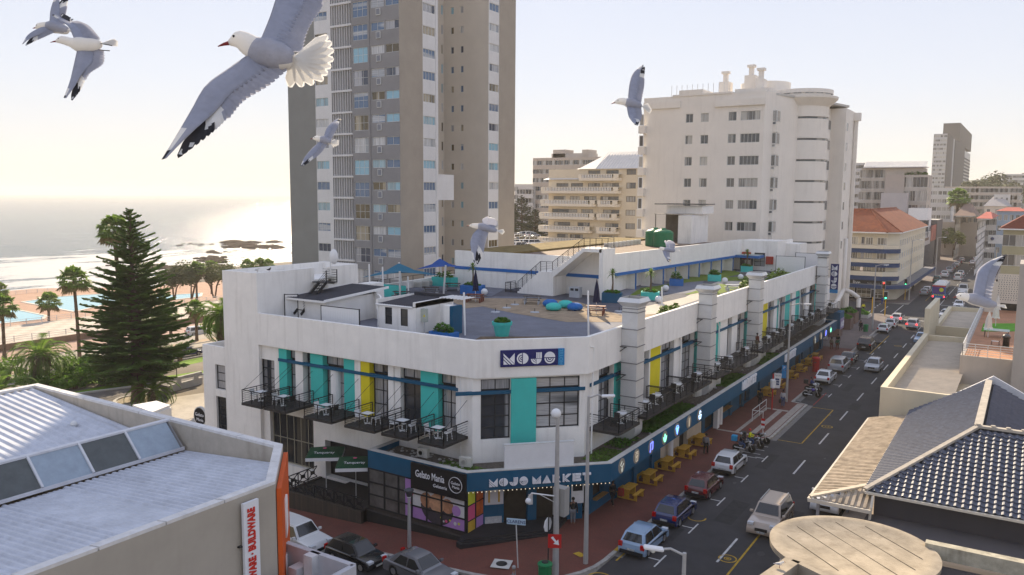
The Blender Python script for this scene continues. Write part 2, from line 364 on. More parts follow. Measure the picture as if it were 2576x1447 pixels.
mb=MB();mb.quad((-60,160.5,-.004),(-19.5,160.5,-.004),(-19.5,178,-.004),(-60,178,-.004));mb.quad((-6,160.5,.0),(60,160.5,.0),(60,178,.0),(-6,178,.0));struct('cross_street',mb,asph)
def arc(cx_,cy_,r,a0,a1,n=8):return[(cx_+r*math.cos(R(a0+(a1-a0)*i/n)),cy_+r*math.sin(R(a0+(a1-a0)*i/n))) for i in range(n+1)]
edge=[(-46,35.3),(-30,35.3),(-25.5,35.3)]+arc(-25.2,41,5.7,-88,-2,8)+[(-19.5,69.3)]+[(-18.9,69.6),(-18.2,70.3),(-17.95,71.2),(-17.95,84.4),(-18.3,84.9),(-19.5,85.0)]+[(-19.5,157)]+arc(-22.5,157,3,0,90,5)+[(-30,160)]
def ramp(poly,extra,z0,name,m,th=0):
 mb=MB();mb.prism(poly+extra,lambda x,y:gz(x)-.2,lambda x,y:gz(x)+z0);return struct(name,mb,m)
mb=MB()
TOPZ=.13
def pave(poly):mb.prism(poly,lambda x,y:gz(x)-.3,lambda x,y:gz(x)+TOPZ)
pave([(-46,35.55),(-40,35.55),(-40,42),(-46,42)]);pave([(-40,35.55),(-30,35.55),(-30,42),(-40,42)])
k_in=[(-30,35.55)]+arc(-25.2,41,5.45,-90,0,8)
pave(k_in+[(-19.75,47),(-24,47),(-30,41.5)])
pave([(-24.2,47),(-19.75,47),(-19.75,120),(-24.2,120)])
pave([(-19.75,69.8),(-18.7,70.0),(-18.2,71.0),(-18.2,84.5),(-19.75,84.8)])
struct('pavement',mb,redbrick)
mb=MB();mb.prism([(-30,120),(-19.75,120),(-19.75,157)]+arc(-22.5,157,2.75,0,90,5)+[(-30,159.7)],-.3,.13);struct('pavement',mb,greypave)
kerb=mat('kerb_stone',(.36,.34,.31),.85,.3,3,bump=.2)
mb=MB()
def kerb_run(pts,w=.26,h=.15):
 for a,b_ in zip(pts,pts[1:]):
  L=Vector((b_[0]-a[0],b_[1]-a[1]));n_=max(1,int(L.length/30));
  mb.beam((a[0],a[1],gz(a[0])+h/2-.05),(b_[0],b_[1],gz(b_[0])+h/2-.05),w,h+.1)
kerb_run([(-46,35.43),(-40,35.43),(-30,35.43)]+arc(-25.2,41,5.57,-90,0,8)+[(-19.63,69.6),(-18.6,69.95),(-18.08,71.0),(-18.08,84.6),(-19.6,84.95),(-19.63,157)]+arc(-22.5,157,2.87,0,90,5)+[(-50,159.87)])
struct('kerb',mb,kerb)
mb=MB();mb.box(-18.0,70.6,.002,-17.5,84.9,.006);mb.quad((-19.5,42,.004),(-19.0,42,.004),(-19.0,69,.004),(-19.5,69,.004));mb.quad((-19.5,86,.004),(-19.0,86,.004),(-19.0,157,.004),(-19.5,157,.004));struct('gutter',mb,mat('gutter',(.2,.19,.18),.85,.3,3))
mb=MB();mb.prism([(-60,178.5),(-24.5,178.5)]+arc(-24.5,183.5,5,-90,0,5)+[(-19.5,600),(-60,600)],-.3,.13);struct('pavement',mb,greypave)
mb=MB();mb.prism([(-9.3,24),(5,24),(5,158),(-9.3,158)],-.3,.13);mb.prism([(-6.8,180),(5,180),(5,600),(-6.8,600)],-.3,.13);struct('pavement',mb,mat('right_pavement',(.40,.33,.27),.9,.2,1))
mb=MB();mb.prism([(-46,10),(-24.4,10),(-22.5,14),(-22.5,24),(-25,26.3),(-46,26.3)],lambda x,y:gz(x)-.4,lambda x,y:gz(x)+.12);struct('pavement',mb,redbrick)
mb=MB();z=.137
for p in([(-22.9,70.6),(-19.8,70.6),(-19.8,71.0),(-22.9,71.0)],[(-20.0,71.0),(-19.5,71.0),(-19.5,80.6),(-20.0,80.6)],[(-21.3,71.0),(-20.95,71.0),(-20.95,80.6),(-21.3,80.6)],[(-21.3,80.6),(-19.0,80.6),(-19.0,81.1),(-21.3,81.1)],[(-18.95,70.4),(-18.3,71.2),(-18.3,84.4),(-18.95,84.4)]):
 mb.add([(x,y,z) for x,y in p],[(0,1,2,3)])
struct('paving_band',mb,mat('paving_band',(.36,.32,.28),.9,.2,3))
mb=MB()
for x0,y0,x1,y1 in((-17.45,71.0,-15.5,71.1),(-15.5,71.1,-15.4,84.4),(-17.45,84.3,-15.5,84.4),(-13.17,24,-13.05,52),(-17.2,24,-17.1,40.5),(-19.2,41.5,-19.1,46),(-17.35,118,-17.25,136),(-17.3,187,-17.2,215)):mb.quad((x0,y0,.008),(x1,y0,.008),(x1,y1,.008),(x0,y1,.008))
def ring(x,y,r,w=.09,z=.008,n=20,a0=0,a1=360):
 for i in range(n):
  a,c=R(a0+(a1-a0)*i/n),R(a0+(a1-a0)*(i+1)/n)
  mb.quad((x+(r-w)*math.cos(a),y+(r-w)*math.sin(a),z),(x+r*math.cos(a),y+r*math.sin(a),z),(x+r*math.cos(c),y+r*math.sin(c),z),(x+(r-w)*math.cos(c),y+(r-w)*math.sin(c),z))
ring(-13.75,45.4,.55);ring(-13.75,45.4,.22,.06);ring(-14.7,77.8,.5);ring(-14.7,77.8,.2,.06);ring(-14.9,127,.5);ring(-14.9,127,.2,.06);ring(-17.4,50.3,.62,.1,a0=200,a1=380);ring(-19.0,39.0,.7,.1)
ring(-13.75,45.4,.1,.09);tag(mb.build('road_marking',yline),kind='structure')
mb=MB();
for i in range(-2,40):
 y=44.6+9.05*i
 if 150<y<182:continue
 mb.quad((-14.2,y,.008),(-14.06,y,.008),(-14.06,y+3.9,.008),(-14.2,y+3.9,.008))
for i in range(16):
 y=42.9+5.55*i if i<5 else 90.5+5.6*(i-5)
 if y>135:break
 mb.quad((-17.75,y,.008),(-16.95,y,.008),(-16.95,y+.1,.008),(-17.75,y+.1,.008));mb.quad((-17.02,y-.9,.0081),(-16.92,y-.9,.0081),(-16.92,y+.9,.0081),(-17.02,y+.9,.0081))
for y in(64.9,66.0,67.2,68.4):mb.quad((-19.2,y,.008),(-17.6,y,.008),(-17.6,y+.09,.008),(-19.2,y+.09,.008))
mb.quad((-19.3,137,.008),(-9.5,137.0,.008),(-9.5,136.7,.008),(-19.3,136.7,.008)) if 0 else None
mb.quad((-19.3,155.5,.008),(-14.2,155.5,.008),(-14.2,155.9,.008),(-19.3,155.9,.008));mb.quad((-13.9,181,.008),(-9.4,181,.008),(-9.4,181.4,.008),(-13.9,181.4,.008));mb.quad((-14.2,181,.0082),(-14.05,181,.0082),(-14.05,215,.0082),(-14.2,215,.0082))
for i in range(5):mb.quad((-24.5+2.6*i*0-.0,163+i*3,.008),(-24.3,163+i*3,.008),(-24.3,164.6+i*3,.008),(-24.5,164.6+i*3,.008))
mb.quad((-22.6,163.5,.008),(-22.45,163.5,.008),(-22.45,173,.008),(-22.6,173,.008));mb.quad((-20.3,164.5,.008),(-20.15,164.5,.008),(-20.15,177,.008),(-20.3,177,.008))
tag(mb.build('road_marking',wline),kind='structure')
mb=MB();mb.quad((-17.6,85.2,.009),(-17.5,85.2,.009),(-17.5,91.5,.009),(-17.6,91.5,.009));tag(mb.build('road_marking',rline),kind='structure')
mb=MB();mb.quad((-21.6,40.7,.14),(-21.0,40.5,.14),(-20.8,40.9,.14),(-21.4,41.1,.14));mb.quad((-19.75,42.4,.157),(-19.5,42.4,.157),(-19.5,43.6,.157),(-19.75,43.6,.157));tag(mb.build('kerb_marking',yline),kind='structure')
mb=MB();rp=random.Random(17)
for i in range(26):
 y=40+i*5.2+rp.uniform(-2,2);x=rp.uniform(-18.6,-11.5);w,h=rp.uniform(.4,1.4),rp.uniform(.8,4.5);mb.quad((x,y,.004),(x+w,y+rp.uniform(-.1,.1),.004),(x+w,y+h,.004),(x,y+h+rp.uniform(-.15,.15),.004))
struct('asphalt_patch',mb,mat('asphalt_patch',(.034,.033,.034),.8,.3,2));mb=MB()
for i in range(14):x,y=rp.uniform(-18.8,-11),42+i*8+rp.uniform(-3,3);r_=rp.uniform(.1,.35);mb.add([(x+r_*math.cos(a)*rp.uniform(.6,1.2),y+r_*1.6*math.sin(a),.005) for a in[j*.785 for j in range(8)]],[tuple(range(8))])
struct('oil_stain',mb,mat('oil_stain',(.02,.019,.02),.4,.2,3))
M_=T('manhole_cover','round iron manhole cover in a pale square slab on the corner pavement','manhole',tuple(G((((1750+540*.388)*.644),(1700+1297*.388)*.644),.13)))
L=M_.location
mb=MB();mb.obox((L.x,L.y,.14),1.1,1.1,.012,R(20));mb.build('slab',lconc,M_);mb=MB();mb.lathe([(.33,0),(.33,.012)],(L.x,L.y,.147),24);mb.build('lid',mat('iron',(.05,.05,.05),.5,.3,20,metal=.6,bump=.5,bscale=30),M_)
# Beach Road, promenade, pools
def strip(name,x0,x1,y0,y1,m,dz=.01,z=None):
 mb=MB();xs=sorted({x0,x1}|{g[0] for g in GZ if min(x0,x1)<g[0]<max(x0,x1)})
 for a,b_ in zip(xs,xs[1:]):mb.quad((a,y0,(gz(a) if z is None else z)+dz),(b_,y0,(gz(b_) if z is None else z)+dz),(b_,y1,(gz(b_) if z is None else z)+dz),(a,y1,(gz(a) if z is None else z)+dz))
 return struct(name,mb,m)
warmroad=mat('beach_road_asphalt',(.30,.26,.21),.8,.15,.3)
strip('beach_road',-112.9,-103.2,-120,900,warmroad);strip('beach_road',-121,-112.9,-120,900,warmroad,.014);strip('beach_road',-137.4,-123.9,-120,900,warmroad)
strip('median',-123.8,-121.1,-120,900,mat('median_paving',(.40,.30,.2),.9,.2,1),.12)
strip('pavement',-146.6,-137.6,-120,900,pinkpave,.12)
mb=MB()
for x in(-137.5,-123.9,-121.0,-103.1):mb.box(x-.12,-120,gz(x)-.2,x+.12,900,gz(x)+.14)
struct('kerb',mb,kerb)
def checker(name,a,b_,sc):
 m=bpy.data.materials.new(name);m.use_nodes=True;t=m.node_tree;b=t.nodes['Principled BSDF'];b.inputs['Roughness'].default_value=.85
 tc=t.nodes.new('ShaderNodeTexCoord');ck=t.nodes.new('ShaderNodeTexChecker');ck.inputs['Scale'].default_value=sc;ck.inputs['Color1'].default_value=a+(1,);ck.inputs['Color2'].default_value=b_+(1,)
 t.links.new(tc.outputs['Object'],ck.inputs['Vector']);t.links.new(ck.outputs[0],b.inputs['Base Color']);return m
mb=MB();mb.box(-168,-120,-9,-147.2,900,-5.0);struct('promenade',mb,checker('promenade_paving',(.50,.44,.36),(.42,.36,.29),.45))
w_=T('retaining_wall','brown retaining wall between the pavement and the raised promenade','wall',(-147,60,-6))
mb=MB();mb.box(-147.19,-120,-6.1,-146.7,900,-4.75);mb.build('wall',mat('prom_wall',(.24,.16,.11),.9,.25,.6,stain=.3),w_)
def railing(label,x,y0,y1,z,step=3.0,h=1.05,nm='promenade_railing',axis='y',grp=None):
 r=T(nm,label,'railing',(x,y0,z),grp);mb=MB();n_=int((y1-y0)/step)
 for k in range(3):mb.box(x-.03,y0,z+h-.06-.35*k,x+.03,y1,z+h-.35*k)
 mb.build('rail',steel,r);pm=MB().box(-.05,-.05,0,.05,.05,h+.1).build('post',steel,r,world=False);pm.location=(0,0,0)
 for k in range(1,n_+1):
  c=pm.copy();c.location=(0,k*step,0);COL.objects.link(c)
 return r
for x,z,l in((-147.6,-4.75,'low steel railing along the street edge of the promenade'),(-167.6,-5.0,'steel railing on the sea side of the promenade above the pools'),(-244,-8.2,'far railing of the pool deck against the breaking waves')):
 railing(l,x,40 if x>-200 else 60,200 if x>-200 else 128,z)
km=K(0,1000,900/2170)
def poly_at(pts,z,k=km):return[tuple(G(k(*p),z)) for p in pts]
deck=mat('pool_deck',(.42,.26,.18),.9,.15,.4)
mb=MB();mb.prism([(-255,-60),(-255,128),(-232,150),(-225,215),(-168.2,215),(-168.2,-60)],-10.5,-8.12);struct('pool_deck',mb,deck)
pw=mat('pool_water',(.22,.52,.60),.06,.05,.2,spec=.6,bump=.25,bscale=3)
copi=mat('pool_coping',(.62,.55,.46),.8,.08,2)
for nm,P in(('left',[(-300,560),(0,520),(150,505),(435,565),(400,600),(0,640),(-300,668)]),('mid',[(205,435),(520,388),(800,368),(1130,352),(1180,420),(905,480),(700,528)]),('right',[(1330,395),(1560,372),(1900,350),(1890,385),(1560,425),(1400,438)])):
 q=poly_at(P,-8.1);c=sum((Vector(v) for v in q),Vector())/len(q)
 o_=T('swimming_pool',{'left':'pale blue seaside pool at the left edge of the photo','mid':'large pale blue seaside pool behind the tall pine tree','right':'pale blue pool seen under the dark spreading trees'}[nm],'pool',tuple(c))
 mb=MB();mb.prism([(v[0],v[1]) for v in q],-8.3,-8.06);mb.build('water',pw,o_)
 mb=MB();
 for a,b_ in zip(q,q[1:]+q[:1]):mb.beam((a[0],a[1],-8.07),(b_[0],b_[1],-8.07),.7,.16)
 mb.build('coping',copi,o_)
rockm=mat('wet_rock',(.045,.03,.022),1,.4,.3,bump=.6,bscale=1,spec=.03)
rs=random.Random(3);mb=MB()
def rock(x,y,z,r):
 k=len(mb.v);n1,n2=8,5;vs=[]
 for i in range(n2+1):
  for j in range(n1):
   th=math.pi*i/n2;ph=2*math.pi*j/n1;d=r*(1+.45*mn.noise((x+3*math.sin(th)*math.cos(ph),y+3*math.sin(th)*math.sin(ph),i)))
   vs.append((x+1.9*d*math.sin(th)*math.cos(ph),y+1.5*d*math.sin(th)*math.sin(ph),z+.42*d*math.cos(th)))
 mb.add(vs,[(i*n1+j,(i+1)*n1+j,(i+1)*n1+(j+1)%n1,i*n1+(j+1)%n1) for i in range(n2) for j in range(n1)])
for(x0,y0),(x1,y1),n_,sz in(((1430,95),(1680,130),16,1.5),((1850,20),(2080,60),18,1.6),((2050,90),(2160,130),14,1.7),((1950,-40),(2200,20),14,1.2),((900,90),(1420,120),8,.8),((2100,-130),(2700,-70),40,2.4),((1650,-120),(2000,-90),14,.8)):
 for i in range(n_):
  p=G(km(rs.uniform(x0,x1),rs.uniform(y0,y1)),-11);rock(p.x,p.y,-10.9,sz*rs.uniform(.4,1.5))
for i in range(260):
 y=rs.uniform(-100,500);rock(cx(y)+rs.uniform(-8,9),y,-10.8,rs.uniform(.6,2.2))
tag(mb.build('shore_rocks',rockm,smooth=False),kind='stuff')
grass=mat('lawn_grass',(.15,.26,.015),.9,.35,.8,bump=.8,bscale=40)
lawn=poly_at([(520,1290),(1280,1175),(1500,1075),(1900,975),(2120,940),(2120,1000),(1750,1060),(1300,1180),(980,1275),(640,1360)],-2.0)
mb=MB();mb.prism([(-102,20),(-102,90),(-92,90),(-89,66),(-90,56),(-93,50),(-93,20)],lambda x,y:gz(x)-.3,lambda x,y:gz(x)+.06);struct('lawn',mb,grass)
mb=MB();mb.prism([(-93,24),(-93,50),(-90,56),(-89,66),(-92,90),(-72,90),(-62,70),(-62,45),(-70,36)],lambda x,y:gz(x)-.3,lambda x,y:gz(x)+.03);struct('driveway',mb,mat('drive_asphalt',(.14,.125,.11),.9,.2,.6))
mb=MB();mb.prism([(-82,52),(-78.5,62),(-62,62),(-51,50),(-51,38.6),(-70,40),(-78,46)],lambda x,y:gz(x)-.3,lambda x,y:gz(x)+.05);struct('yard',mb,mat('yard_concrete',(.48,.43,.36),.9,.2,.4,stain=.3))
mb=MB()
pts=[(-93,44),(-92.6,50),(-90.2,56),(-89,66),(-91,74)]
for a,b_ in zip(pts,pts[1:]):mb.beam((a[0],a[1],gz(a[0])+.08),(b_[0],b_[1],gz(b_[0])+.08),.35,.25)
struct('kerb',mb,lconc)
bed=T('tree_bed','round stone edged bed at the foot of the tall pine','tree bed',(-83,52,-2));mb=MB();mb.lathe([(2.6,0),(2.6,.28),(2.3,.3),(2.25,.12)],(-83.2,52.2,gz(-83)-.1),24);mb.build('edging',lconc,bed);mb=MB();mb.lathe([(2.2,0),(2.1,.22)],(-83.2,52.2,gz(-83)-.1),20);mb.build('soil',mat('crazy_paving',(.38,.32,.22),.9,.4,3),bed)
hz=MB().box(-11800,-7200,-15.8,3400,11500,78);hm=bpy.data.materials.new('haze');hm.use_nodes=True;t=hm.node_tree
t.nodes.remove(t.nodes['Principled BSDF']);pv=t.nodes.new('ShaderNodeVolumePrincipled');pv.inputs['Color'].default_value=(1,.94,.85,1);pv.inputs['Density'].default_value=.00022;pv.inputs['Anisotropy'].default_value=.12
t.links.new(pv.outputs[0],t.nodes['Material Output'].inputs['Volume']);ho=hz.build('haze',hm);tag(ho,kind='stuff');ho.display_type='WIRE'
# CORNER BUILDING
ZR=10.9
paveR=brickmat('roof_cobbles',(.17,.18,.22),(.14,.15,.19),(.10,.10,.12),5)
sandm=mat('sand',(.33,.25,.17),.95,.3,1.6,bump=.5,bscale=14)
pale=mat('pale_paving',(.5,.45,.38),.9,.12,1)
darkp=mat('dark_paving',(.10,.10,.12),.88,.25,1.2,bump=.2)
turf=mat('artificial_turf',(.13,.19,.02),.9,.25,2,bump=.5,bscale=60)
glassc=curtain_mat('curtained_glass',(.03,.035,.045),(.40,.40,.41),14,1.0)
glassb=curtain_mat('blind_glass',(.05,.06,.07),(.5,.5,.5),20,.95,vert=False)
glassd=curtain_mat('dark_glass',(.012,.014,.018),(.10,.09,.07),6,.35)
MK=T('market_hotel_building','long white corner building with turquoise and yellow panels and a roof terrace','building',(-30,60,0))
# left facade, plane Y=42.0 (windows recessed)
Z0,Z1,ZB0,ZB1,ZP0,ZP1=5.4,9.42,8.42,8.65,9.55,12.0
X0=-54.25
k2=K(900,1350,1000/2576)
mb=MB()
lx=lambda x:x-X0
bays=[(-50.5,5.4,-48.75,8.38),(-48.25,Z0,-46.4,Z1),(-45.6,Z0,-40.28,Z1),(-39.72,Z0,-37.1,Z1),(-36.62,Z0,-31.2,Z1)]
groundL=[(-49.4,.3,-44.6,4.3),(-43.4,.2,-36.6,3.0)]
facade(mb,(X0,42.0,0),(1,0,0),24.25-1.2,-3,ZP0+.0,[(lx(a),b,lx(c),d) for a,b,c,d in bays+groundL],.55)
CA,CB=Vector((-29.35,41.65,0)),Vector((-24.0,47.0,0))
cu=(CB-CA).normalized();cn=Vector((cu.y,-cu.x,0));A0=CA-cn*.12+cu*(-.18)*1;A0=Vector((-29.6+.0,41.65,0))-cn*.05
ka=K(1700,1300,900/2170)
def CH_(x,y):p=PL(ka(x,y),A0,cn);return(p-A0).dot(cu),p.z
WC=7.6
ch=[]
for(x0,y0),(x1,y1) in(((430,425),(705,995)),((950,410),(1355,885))):
 a,zt=CH_(x0,y0);b_,zb=CH_(x1,y1);ch.append((a,5.4 if x0<800 else 5.95,b_,Z1))
facade(mb,tuple(A0),tuple(cu),WC,2.6,ZP0,ch,.3)
B0=A0+cu*WC
mb.quad((X0+23.05,42.0,-3),(A0.x,A0.y,-3),(A0.x,A0.y,ZP0),(X0+23.05,42.0,ZP0))
XW=-24.4
mb.quad((B0.x,B0.y,0),(XW,48.0,0),(XW,48.0,ZP0),(B0.x,B0.y,ZP0))
k7=K(2400,1150,600/1929);k8=K(2900,1050,450/1860);k3=K(2300,1000,1100/2274)
yof=lambda k,x,y:XP(k(x,y),XW).y
ya=yof(k3,78,930);yb=52.6
seg=[]
def S_(kind,k,x0,y0,x1,y1):seg.append((kind,yof(k,x0,y0),yof(k,x1,y1)))
S_('w',k3,82,925,203,875);S_('t',k3,205,870,290,835)
S_('w',k7,378,720,440,695);S_('y',k7,455,690,585,645);S_('w',k7,592,640,752,583);S_('w',k7,850,545,1002,488);S_('t',k7,1006,485,1080,460)
S_('t',k7,1283,360,1335,345);S_('w',k7,1425,315,1482,290);S_('w',k7,1550,262,1630,232);S_('t',k7,1633,230,1700,205)
S_('y',k8,340,565,415,545);S_('w',k8,422,540,515,505);S_('t',k8,568,480,590,475);S_('w',k8,592,478,693,432);S_('t',k8,697,430,777,400)
S_('w',k8,779,395,806,385);S_('t',k8,866,360,933,335);S_('w',k8,940,330,1036,290);S_('w',k8,1090,268,1172,235);S_('t',k8,1176,230,1255,200)
for i,(k_,a,b_) in enumerate(seg):
 seg[i]=(k_,min(a,b_),max(a,b_))
YE=126.0
hol=[(a-48,Z0,b_-48,Z1) for k_,a,b_ in seg]
facade(mb,(XW,48.0,0),(0,1,0),YE-48,3.0,ZP0,hol,.5)
mb.quad((XW,YE,0),(-50,YE,0),(-50,YE,ZP0),(XW,YE,ZP0));mb.quad((-50,YE,0),(X0,100,0),(X0,100,ZP0),(-50,YE,ZP0));mb.quad((X0,100,-3),(X0,42,-3),(X0,42,ZP0),(X0,100,ZP0))
mb.build('wall',white,MK)
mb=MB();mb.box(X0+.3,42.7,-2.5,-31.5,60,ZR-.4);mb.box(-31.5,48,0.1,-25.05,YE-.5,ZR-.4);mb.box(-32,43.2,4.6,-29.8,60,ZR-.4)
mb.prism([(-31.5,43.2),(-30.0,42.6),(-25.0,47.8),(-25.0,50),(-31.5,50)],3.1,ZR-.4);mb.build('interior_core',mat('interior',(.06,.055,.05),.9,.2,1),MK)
mb=MB()
pa=[(-50.16,41.7),(-29.4,41.6),(-24.0,47.0),(-24.15,118.6)];pi_=[(-50.16,42.0),(-29.52,41.92),(-24.3,47.12),(-24.45,118.6)]
for i in range(3):
 a,b_,c,d=pa[i],pa[i+1],pi_[i+1],pi_[i]
 mb.add([(a[0],a[1],ZP0),(b_[0],b_[1],ZP0),(c[0],c[1],ZP0),(d[0],d[1],ZP0),(a[0],a[1],ZP1),(b_[0],b_[1],ZP1),(c[0],c[1],ZP1),(d[0],d[1],ZP1)],[(0,1,5,4),(2,3,7,6),(0,3,2,1),(3,0,4,7),(1,2,6,5)])
 mb.m=0
 mb.add([(a[0],a[1],ZP1+.03),(b_[0],b_[1],ZP1+.03),(c[0],c[1],ZP1+.03),(d[0],d[1],ZP1+.03),(a[0],a[1],ZP1),(b_[0],b_[1],ZP1),(c[0],c[1],ZP1),(d[0],d[1],ZP1)],[(0,1,2,3),(0,4,5,1),(1,5,6,2),(2,6,7,3),(3,7,4,0)])
mb.build('parapet',white,MK)
mb=MB();mb.prism([(-50.1,42.0),(-29.5,41.9),(-24.3,47.1),(-24.45,118),(-56,118),(-60,94),(-58,60),(-54.2,52)],ZR-.4,ZR);mb.build('roof_deck',paveR,MK)
kr=K(1700,900,1200/2576);kk=K(1350,1000,700/2251);k4=K(2500,900,700/2576);k1=K(800,950,900/2368)
def patch(name,k,pts,m,i,extra=[]):
 mb=MB();q=[tuple(G(k(*p),ZR)) for p in pts]+extra;mb.add([(x,y,ZR+.004*i) for x,y,_ in q],[tuple(range(len(q)))]);o=mb.build(name,m,MK)
 if o.data.polygons[0].normal.z<0:o.data.flip_normals()
 return o
patch('path',kr,[(1430,690),(900,560),(500,555),(130,560),(-300,620),(-300,560),(200,490),(460,560),(700,430),(880,420),(1380,560),(1560,600)],darkp,1)
patch('path',kr,[(1400,560),(2200,520),(2270,395),(2900,330),(2980,420),(2230,560),(1750,640),(1450,700)],darkp,2)
patch('paved_area',kr,[(1640,720),(1760,640),(2100,560),(2240,480),(2400,420),(2700,440),(2400,520),(1850,700),(1640,800)],pale,3)
patch('sand_area',kr,[(150,570),(480,570),(900,575),(1200,600),(1440,680),(1600,720),(1860,700),(1620,800),(1560,770),(1100,770),(650,695),(400,640),(260,655),(140,600)],sandm,4)
patch('turf_area',kr,[(1565,590),(1700,500),(2050,430),(2300,350),(2500,330),(2560,370),(2300,420),(2080,440),(1860,490),(1600,570)],turf,5)
patch('turf_area',k4,[(0,830),(270,800),(330,860),(230,910),(0,950)],turf,6);patch('turf_area',k4,[(1180,570),(1430,600),(1480,640),(1200,660),(620,760),(610,700)],turf,7)
patch('turf_area',k4,[(640,925),(870,850),(1110,775),(1270,778),(1290,800),(1470,820),(1200,900),(1110,930),(1100,850),(720,925)],turf,8);patch('turf_area',k4,[(1180,680),(1590,660),(1620,720),(1150,735)],turf,9)
patch('turf_area',k4,[(1900,590),(2250,600),(2180,660),(1850,660)],turf,10)
patch('soil_strip',kr,[(330,925),(380,895),(1290,895),(1290,905)],mat('dry_soil',(.17,.12,.08),.95,.4,3,bump=.6),11)
mb=MB();mb.box(-48.25,41.93,ZB0,-31.0,42.16,ZB1)
mb.add([(*(A0+cn*.07+cu*(-1.1))[:2],ZB0),(*(B0+cn*.07)[:2],ZB0),(*(B0-cn*.1)[:2],ZB0),(*(A0-cn*.1+cu*(-1.1))[:2],ZB0),(*(A0+cn*.07+cu*(-1.1))[:2],ZB1),(*(B0+cn*.07)[:2],ZB1),(*(B0-cn*.1)[:2],ZB1),(*(A0-cn*.1+cu*(-1.1))[:2],ZB1)],[(0,1,5,4),(2,3,7,6),(4,5,6,7),(0,3,2,1),(1,2,6,5),(3,0,4,7)])
mb.box(-24.56,48.0,ZB0,-24.3,118.6,ZB1);mb.build('blue_band',petrol,MK)
def panel(x0,x1,m,nm):mb=MB();mb.box(x0,42.02,Z0,x1,42.6,Z1);mb.build(nm,m,MK)
for x0,x1 in((-48.25,-47.38),(-44.8,-43.5),(-41.36,-40.3),(-34.2,-32.7)):panel(x0,x1,turq,'turquoise_panel')
panel(-39.7,-38.86,yell,'yellow_panel')
mb=MB();mb.lathe([(.42,Z0),(.42,ZB0)],(-42.55,42.45,0),14);mb.build('column',white2,MK)
mb=MB();mb.box(-36.6,42.1,Z0,-36.06,42.5,Z1);mb.build('pier',white,MK)
for k_,a,b_ in seg:
 if k_ in 'ty':mb=MB();mb.box(-24.95,a,Z0,-24.43,b_,Z1);mb.build('turquoise_panel' if k_=='t' else 'yellow_panel',turq if k_=='t' else yell,MK)
s0,_=CH_(712,500);s1,_=CH_(948,500)
mb=MB();P=lambda s,d:tuple((A0+cu*s+cn*d)[:2])
mb.prism([P(s0,.0),P(s1,.0),P(s1,.16),P(s0,.16)],4.95,Z1-.003);mb.build('turquoise_panel',turq,MK)
def W2(x0,x1,cols=2):window(MK,(0,42.0,0),(1,0,0),x0,ZB1+.02,x1,Z1,darkf,glassc,cols,1,.06,.5);window(MK,(0,42.0,0),(1,0,0),x0,Z0,x1,ZB0,darkf,glassc,cols,3,.08,.52)
window(MK,(0,42.0,0),(1,0,0),-50.45,5.4,-48.8,8.36,darkf,glassc,2,4,.08,.35)
W2(-47.36,-46.42,1);W2(-45.55,-44.82,1);W2(-43.48,-41.4,2);W2(-38.84,-37.12,2);W2(-36.04,-34.22,2);W2(-32.68,-31.22,2)
for k_,a,b_ in seg:
 if k_=='w':
  c=3 if b_-a>2.4 else(2 if b_-a>1.2 else 1)
  window(MK,(XW,0,0),(0,1,0),a+.03,ZB1+.02,b_-.03,Z1,darkf,glassc,c,1,.07,.4);window(MK,(XW,0,0),(0,1,0),a+.03,Z0,b_-.03,ZB0,darkf,glassc,c,4,.09,.42)
for j,(a,z0,b_,z1) in enumerate(ch):
 g=glassc if j==0 else glassb;c=2 if j==0 else 3
 window(MK,tuple(A0),tuple(cu),a,ZB1+.02,b_,z1,darkf,g,c,1,.07,.2);window(MK,tuple(A0),tuple(cu),a,z0,b_,ZB0,darkf,g,c,4 if j==0 else 3,.09,.22)
window(MK,(0,42.0,0),(1,0,0),-49.35,.35,-44.65,4.25,mat('bronze_frame',(.35,.32,.24),.5,.1,2),glassd,6,2,.07,.3,sub='g')
mb=MB();mb.tube([(-30.75,41.93,3.9),(-30.75,41.93,9.5)],.05,8);mb.build('downpipe',white2,MK);mb=MB();mb.tube([(-24.05,47.75,3.9),(-24.05,47.75,9.9),(-24.0,47.75,11.2),(-24.0,47.2,11.35)],.06,8)
mb.build('downpipe',white2,MK)
for k,x,y in((k7,820,600),(k7,1297,420),(k8,575,560),(k8,915,370)):
 yy=yof(k,x,y);mb=MB();mb.tube([(-24.25,yy,4.0),(-24.25,yy,9.0),(-24.3,yy-.25,9.4)],.07,8);mb.build('downpipe',white2,MK)
RB=T('stair_tower_block','plain white raised block at the left end of the corner building','building',(-52,47,0))
mb=MB();zt=15.15;XR,XL,YB=-50.16,-54.25,52.7
mb.box(XL,41.7,-2,XR,42.0,zt);mb.box(XL,42.0,-2,XL+.3,YB,zt);mb.box(XL+.3,YB-.3,ZR,XR+.2,YB,zt);mb.box(XR-.3,42.0,ZR-.5,XR,47.7,zt);mb.box(XL+.3,42.0,9,XR-.3,YB-.3,14.1)
mb.box(XR-.1,49.0,ZR,XR+.2,YB-.3,zt);mb.box(XR+.0,YB-.001,ZR,XR+1.4,YB+2,13.4);mb.build('wall',white,RB)
mb=MB();mb.lathe([(.28,0),(.28,.12)],(-49.97,47.0-4.0,11.9),4,'X');
AX=T('annex_block','low white annex at the left end of the corner building','building',(-56,43,0));mb=MB()
facade(mb,(-57.1,41.7,0),(1,0,0),2.83,-3,8.85,[(1.55,5.3,2.8,7.35),(1.55,.6,2.8,4.7)],.25);mb.quad((-57.1,60,-3),(-57.1,41.7,-3),(-57.1,41.7,8.85),(-57.1,60,8.85));mb.box(-57.0,41.95,7.9,-54.3,60,8.1)
